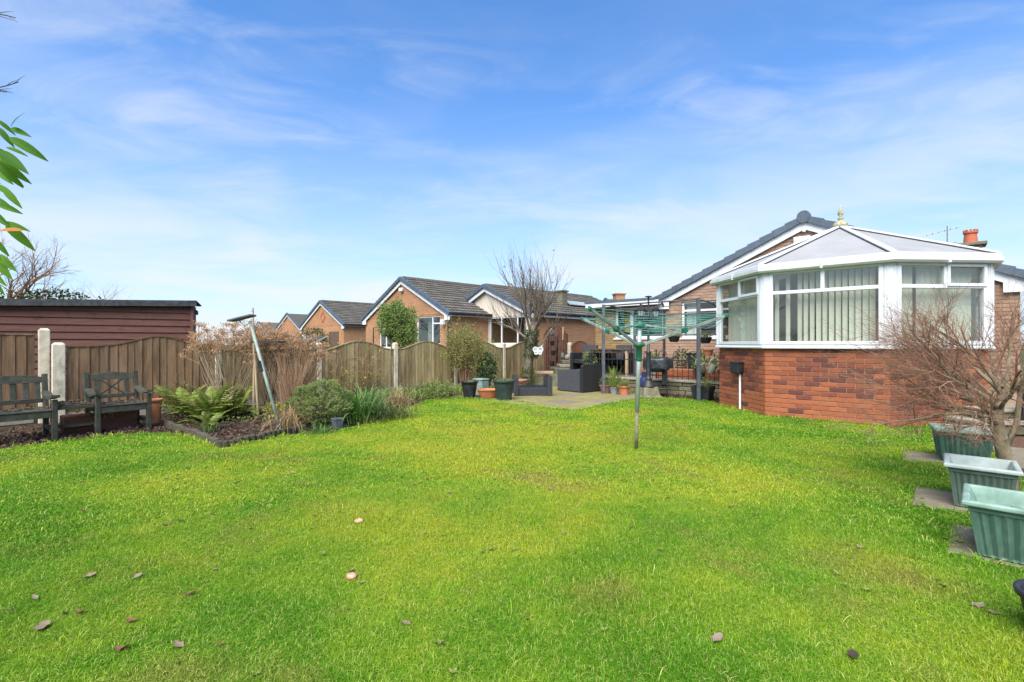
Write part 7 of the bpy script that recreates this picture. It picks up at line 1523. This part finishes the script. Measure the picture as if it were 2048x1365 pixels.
# --- pollarded tree
pt = plant('pollarded_tree', 'bare pollarded tree with upright shoots on the patio', 'tree', P(1054, 772, 13.3).xy.to_3d()); m_ = MB(); tips = []; rl = random.Random(77)
m_.tube([(0, 0, -0.03), (0.01, 0, 0.25), (0.05, 0.02, 0.7), (0.10, 0.0, 1.1), (0.16, 0, 1.5), (0.2, 0, 1.8)], [0.16, 0.13, 0.12, 0.14, 0.12, 0.09], 12)
m_.build('trunk', 'bark', pt, True); m_ = MB()
sp3 = [dict(k=7, a=0.55, l=0.66, r=0.5, jit=0.22, seg=6, n=6, up=0.55, start=0.3, taper=0.5), dict(k=4, a=0.42, l=0.66, r=0.5, jit=0.16, seg=5, n=4, up=0.95, start=0.25), dict(k=2, a=0.35, l=0.5, r=0.6, jit=0.12, seg=4, n=3, up=0.6), dict(jit=0.1, seg=3, n=3, up=0.4)]
for i in range(13):
    a_ = i*2.4; z = 0.95+0.07*i; sx = 0.35+0.65*rl.random(); c = Vector((0.10+0.1*(z-0.95), 0, z)); grow(m_, c, Vector((math.cos(a_)*sx*1.1, math.sin(a_)*sx*0.8, 0.9)), rl.uniform(1.0, 1.5)*(1.0 if i < 9 else 0.85), 0.035, 0, sp3, tips, rl)
m_.build('crown', 'twig_dark', pt)
l_ = MB()
for i in range(420):
    a_ = rl.uniform(0, 6.283); z = rl.uniform(0.05, 0.55); l_.leaf(Vector((0.13*math.cos(a_)+0.02, 0.13*math.sin(a_), z)), Vector((math.cos(a_), math.sin(a_), 0.3))+rdir(rl)*0.5, rdir(rl), 0.05, 0.035)
l_.build('moss', 'moss', pt); l_ = MB()
for i in range(900):
    a_ = rl.uniform(0, 6.283); z = rl.uniform(0.8, 1.6); r = rl.uniform(0.12, 0.2); l_.leaf(Vector((r*math.cos(a_)+0.1+0.05*(z-0.8), r*math.sin(a_), z)), rdir(rl), rdir(rl), 0.05, 0.035)
l_.build('ivy', 'leaf_ivy', pt)
l_ = MB()
for p, d in rl.sample(tips, 14): l_.leaf(p, rdir(rl), rdir(rl), 0.06, 0.04)
l_.build('last_leaves', 'leaf_dark', pt)
# --- weeping maple on the right
mp_ = plant('japanese_maple', 'bare red-twigged Japanese maple beside the trough planters', 'tree', G(2026, 988)); m_ = MB(); rl = random.Random(31)
tr = [Vector((0, 0, -0.03)), Vector((-0.015, 0, 0.12)), Vector((-0.05, 0.02, 0.30)), Vector((-0.09, 0.02, 0.48)), Vector((-0.11, 0.03, 0.62)), Vector((-0.06, 0.04, 0.76)), Vector((0.0, 0.04, 0.88))]
m_.tube(tr, [0.056, 0.046, 0.050, 0.045, 0.045, 0.034, 0.022], 12); m_.tube([Vector((-0.04, 0.02, 0.36)), Vector((0.06, 0.03, 0.56)), Vector((0.10, 0.04, 0.80)), Vector((0.18, 0.0, 1.05))], [0.022, 0.02, 0.017, 0.010], 7)
m_.build('trunk', 'bark_maple', mp_, True); limbs, tw = MB(), MB(); tips = []
class Two(MB): pass
spm = [dict(k=10, a=0.62, l=0.52, r=0.42, jit=0.16, seg=7, n=6, start=0.2, taper=0.35, up=0.12, floor=0.56), dict(k=8, a=0.55, l=0.55, r=0.5, jit=0.17, seg=5, n=4, start=0.15, up=0.05, floor=0.52), dict(k=7, a=0.5, l=0.55, r=0.6, jit=0.14, seg=4, n=3, start=0.15, floor=0.5), dict(jit=0.10, seg=3, n=3, floor=0.5)]
for i, (az, el, L, zb) in enumerate(((182, 16, 1.00, 0.60), (170, 30, 0.95, 0.64), (195, 38, 0.85, 0.66), (160, 50, 0.80, 0.72), (210, 14, 0.85, 0.56), (185, 58, 0.75, 0.8), (240, 35, 0.7, 0.66), (120, 40, 0.8, 0.68), (90, 55, 0.7, 0.8), (40, 45, 0.75, 0.75), (5, 35, 0.8, 0.8), (330, 45, 0.75, 0.78), (290, 45, 0.65, 0.72), (175, 12, 0.8, 0.54), (20, 65, 0.7, 0.85), (178, 24, 0.9, 0.62), (200, 26, 0.9, 0.62), (165, 42, 0.9, 0.70))):
    d = Vector((math.cos(R(az))*math.cos(R(el)), math.sin(R(az))*math.cos(R(el)), math.sin(R(el)))); b = Vector((-0.09+0.12*max(0, zb-0.6), 0.03, zb)); grow(tw, b, d, L, 0.0165, 0, spm, tips, rl)
# thick wood and red twigs as two parts: split by face index of the tube sides
f6 = MB(); f3 = MB()
for f in tw.f: pass
me_all = tw
deg = {}
# faces of limbs are wider: sort each tube by its mean edge length
def split_by_size(src, thr):
    big, small = MB(), MB()
    for f in src.f:
        a_ = Vector(src.v[f[0]]); b_ = Vector(src.v[f[1]]); (big if (a_-b_).length > thr else small).f.append(f)
    for tgt in (big, small):
        mp2 = {}; nf = []
        for f in tgt.f:
            g_ = []
            for i in f:
                if i not in mp2: mp2[i] = len(tgt.v); tgt.v.append(src.v[i])
                g_.append(mp2[i])
            nf.append(tuple(g_))
        tgt.f = nf; tgt.mi = [0]*len(nf)
    return big, small
big, small = split_by_size(tw, 0.0078)
big.build('branches', 'bark_maple', mp_); small.build('twigs', 'twig_red', mp_)
MB().tube([(-0.04, -0.1, 0.16), (-0.25, -0.05, 0.26), (0.25, -0.12, 0.12)][1:2]+[(0.0, -0.09, 0.16), (0.3, -0.14, 0.10)], [0.006, 0.010, 0.012], 6).build('cut_branch', 'bark_maple', mp_)
# --- weeds and coarse tufts in the turf (uncountable)
wd, tf = MB(), MB(); rl = random.Random(99)
for i in range(95):
    x, y = rl.uniform(-4.5, 4), rl.uniform(1.5, 7.5)
    if not inside(lawn, x, y) or edge_dist(lawn, x, y) < 0.1: continue
    for c in range(rl.randint(1, 3)):
        q = Vector((x+rl.gauss(0, 0.05), y+rl.gauss(0, 0.05), 0.015))
        for j in range(rl.randint(6, 11)):
            a_ = rl.uniform(0, 6.283); wd.leaf(q, Vector((math.cos(a_), math.sin(a_), rl.uniform(0.15, 0.7))), Vector((0, 0, 1)), rl.uniform(0.014, 0.03), rl.uniform(0.009, 0.015))
for i in range(520):
    x, y = rl.uniform(-5, 4.4), rl.uniform(1.4, 8.5)
    if not inside(lawn, x, y): continue
    e = edge_dist(lawn, x, y)
    if e < 0.02 or (e > 0.35 and noise.noise(Vector((x*0.8+9, y*0.8, 2))) < 0.05): continue
    tuft(tf, (x, y, 0.0), rl.randint(6, 16), rl.uniform(0.04, 0.08), 0.003, rl, (0.5, 1.4), 1.5, 0.025)
def along(poly, n, lo, hi, L0, L1):
    per = [(Vector(poly[i]), Vector(poly[(i+1) % len(poly)])) for i in range(len(poly))]; tot = sum((b-a).length for a, b in per)
    for a, b in per:
        d = b-a; nrm_ = Vector((d.y, -d.x)).normalized()
        for j in range(int(n*d.length/tot)):
            p = a.lerp(b, rl.random())+nrm_*rl.uniform(lo, hi)
            if p.y < 1.2 or abs(p.x) > 1.25*p.y+0.5: continue
            tuft(tf, (p.x, p.y, 0.0), rl.randint(5, 11), rl.uniform(L0, L1), 0.0038 if p.y < 5 else 0.006, rl, (0.5, 1.4), 1.4, 0.02)
for sp2 in slab_polys: along(sp2, 150, 0.0, 0.12, 0.04, 0.075)
along(lawn, 2600, -0.10, 0.015, 0.035, 0.08)
tag(wd.build('lawn_weeds', 'leaf_fern'), 'small broad-leaved weeds dotted through the lawn', 'weeds', kind='stuff')
tag(tf.build('grass_tufts', 'blade'), 'longer coarse grass tufts scattered in the lawn', 'grass', kind='stuff')
# --- overhanging laurel at the left edge
la = plant('laurel', 'leafy laurel branch with one rust leaf reaching in at the left edge', 'shrub', (-2.15, 1.62, 0)); rl = random.Random(14); m_, l_, r_ = MB(), MB(), MB()
def bigleaf(mb, p, d, nrm, L, W, curl):
    d = d.normalized(); w = d.cross(nrm).normalized(); nn = w.cross(d); n = 7; o = len(mb.v)
    for i in range(n+1):
        u = i/n; wd = W/2*math.sin(math.pi*(0.04+0.96*u**0.85))**0.75 if 0 < u < 1 else 0.001; c = p+d*L*u-nn*curl*L*u*u
        for s in (-1, 0, 1): mb.v.append(tuple(c+w*wd*s+nn*(abs(s)*wd*0.28)))
    for i in range(n):
        for j in (0, 1): mb.f.append((o+3*i+j, o+3*i+j+1, o+3*i+j+4, o+3*i+j+3)); mb.mi.append(0)
o_ = la.location
for (a_, b_) in (((-0.25, 0.0, 0), (0.42, 0.02, 1.86)), ((-0.3, 0.1, 0), (0.28, 0.0, 1.58)), ((-0.2, -0.05, 0), (0.26, 0.05, 1.40))):
    a_, b_ = Vector(a_), Vector(b_); m_.tube([a_, a_.lerp(b_, 0.5)+Vector((-0.1, 0, 0.1)), b_], [0.02, 0.012, 0.005], 6)
for (px, py, ang, L) in ((22, 255, 70, 0.062), (22, 257, -20, 0.075), (18, 275, -28, 0.125), (12, 295, -15, 0.06), (-8, 302, -25, 0.145), (-10, 318, -35, 0.11), (-5, 338, -40, 0.085), (-6, 322, -50, 0.10), (-12, 370, -22, 0.085), (8, 380, -40, 0.085), (-5, 408, -18, 0.085), (-12, 425, -35, 0.09), (5, 445, -12, 0.08), (12, 450, -38, 0.12), (-12, 478, -45, 0.07), (-15, 500, -30, 0.06), (-5, 510, -28, 0.105), (-8, 522, -35, 0.10), (-12, 540, -45, 0.08), (-14, 560, -50, 0.06), (-15, 395, -20, 0.06), (10, 345, -30, 0.085), (-6, 240, -40, 0.06), (-4, 255, -50, 0.075)):
    p = P(px, py, 1.60+rl.uniform(-0.06, 0.06))-Vector(o_); d = Vector((math.cos(R(ang)), rl.uniform(-0.5, 0.3), math.sin(R(ang)))); bigleaf(l_, p, d, Vector((rl.gauss(0, 0.4), -0.9, 0.6)), L*1.0, L*0.25, 0.25)
for i in range(70):
    z = rl.uniform(0.9, 2.1); p = Vector((-0.10+rl.gauss(0, 0.16), rl.gauss(0, 0.2), z)); 
    if (p.x+o_[0])/(p.y+o_[1]) > -1.12: continue
    bigleaf(l_, p, rdir(rl)+Vector((0.3, 0, -0.2)), rdir(rl)+Vector((0, 0, 1)), rl.uniform(0.08, 0.13), 0.035, 0.2)
p = P(-2, 462, 1.58)-Vector(o_); bigleaf(r_, p, Vector((1, -0.1, 0.02)), Vector((0, -0.6, 0.8)), 0.085, 0.03, 0.05)
m_.build('stems', 'twig_brown', la); l_.build('leaves', 'leaf_laurel', la); r_.build('rust_leaf', 'leaf_rust', la)
# --- trees over the shed
def baretree(name, label, loc, H, lean, sd, spec, r0=0.06, n=7, mt_='twig_dark', z0=0.4, cat='tree'):
    rl = random.Random(sd); t = plant(name, label, cat, loc); m_ = MB(); tips = []
    m_.tube([(0, 0, -0.03), (lean.x*0.2, 0, H*0.35), (lean.x*0.4, 0, H*0.6)], [r0*1.3, r0, r0*0.7], 8); m_.build('trunk', 'bark', t); m_ = MB()
    for i in range(n): a_ = i*2.4; grow(m_, Vector((lean.x*0.4*(0.5+0.5*i/n), 0, H*(z0+0.2*i/n))), Vector((math.cos(a_)*0.9, math.sin(a_)*0.8, 0.7))+lean, H*0.42*rl.uniform(0.7, 1.1), r0*0.5, 0, spec, tips, rl)
    m_.build('crown', mt_, t); return t
sg = [dict(k=6, a=0.6, l=0.6, r=0.55, jit=0.18, seg=6, n=5, up=0.2), dict(k=5, a=0.55, l=0.6, r=0.55, jit=0.18, seg=4, n=4, up=0.15), dict(k=4, a=0.5, l=0.55, r=0.6, jit=0.15, seg=3, n=3), dict(jit=0.12, seg=3, n=3)]
baretree('bare_tree', 'bare arching tree rising behind the shed at the left edge', (-14.4, 13.4, 0), 4.1, Vector((0.75, 0, 0.0)), 51, sg, 0.08, 8, 'twig_brown', z0=0.40)
baretree('bare_tree', 'small faint bare tree just above the shed roof', (-19.5, 22.5, 0), 3.7, Vector((0.1, 0, 0)), 52, sg, 0.05, 7)
t = bush('ivy_hedge', 'twiggy ivy-covered hedge top showing over the shed roof', (-12.6, 13.2, 0), 3200, 1.75, 0.7, 0.95, 1.75, 'leaf_ivy', 0.08, 0.06, 53, 'hedge', stems=700, smt='twig_dark', shell=0.55, lump=0.15)
# --- bare branch reaching in over the top left
ob = plant('overhanging_branch', 'thin bare twigs reaching in at the upper left edge', 'tree', (-3.6, 2.3, 0)); m_ = MB(); rl = random.Random(61); tips = []
m_.tube([(0, 0, -0.03), (0.05, 0, 1.2), (0.3, 0.05, 2.3), (0.55, 0.05, 2.9)], [0.06, 0.05, 0.03, 0.015], 8)
for px, py, dx, dz in ((-70, 25, 1.0, -0.08), (-60, 190, 1.0, 0.06), (-80, 180, 0.9, 0.15)):
    p = P(px, py, 2.35)-Vector(ob.location); m_.tube([(0.3, 0.05, 2.3), p.lerp(Vector((0.3, 0.05, 2.3)), 0.3), p], [0.012, 0.008, 0.006], 5); grow(m_, p, Vector((dx, 0, dz)), 0.24, 0.0045, 0, [dict(k=4, a=0.4, l=0.4, r=0.6, jit=0.15, seg=6, n=4, start=0.2), dict(jit=0.15, seg=3, n=3)], tips, rl)
m_.build('branch', 'twig_dark', ob)

# foliage, stems and twigs are masses nobody could count
for o in bpy.data.objects:
    b = o.name.split('.')[0]
    if o.parent and b in ('foliage', 'leaves', 'old_leaves', 'blades', 'fronds', 'withered_fronds', 'twigs', 'stems', 'flower_heads', 'plant', 'moss', 'ivy', 'last_leaves', 'washing_line', 'loose_line'): o['kind'] = 'stuff'
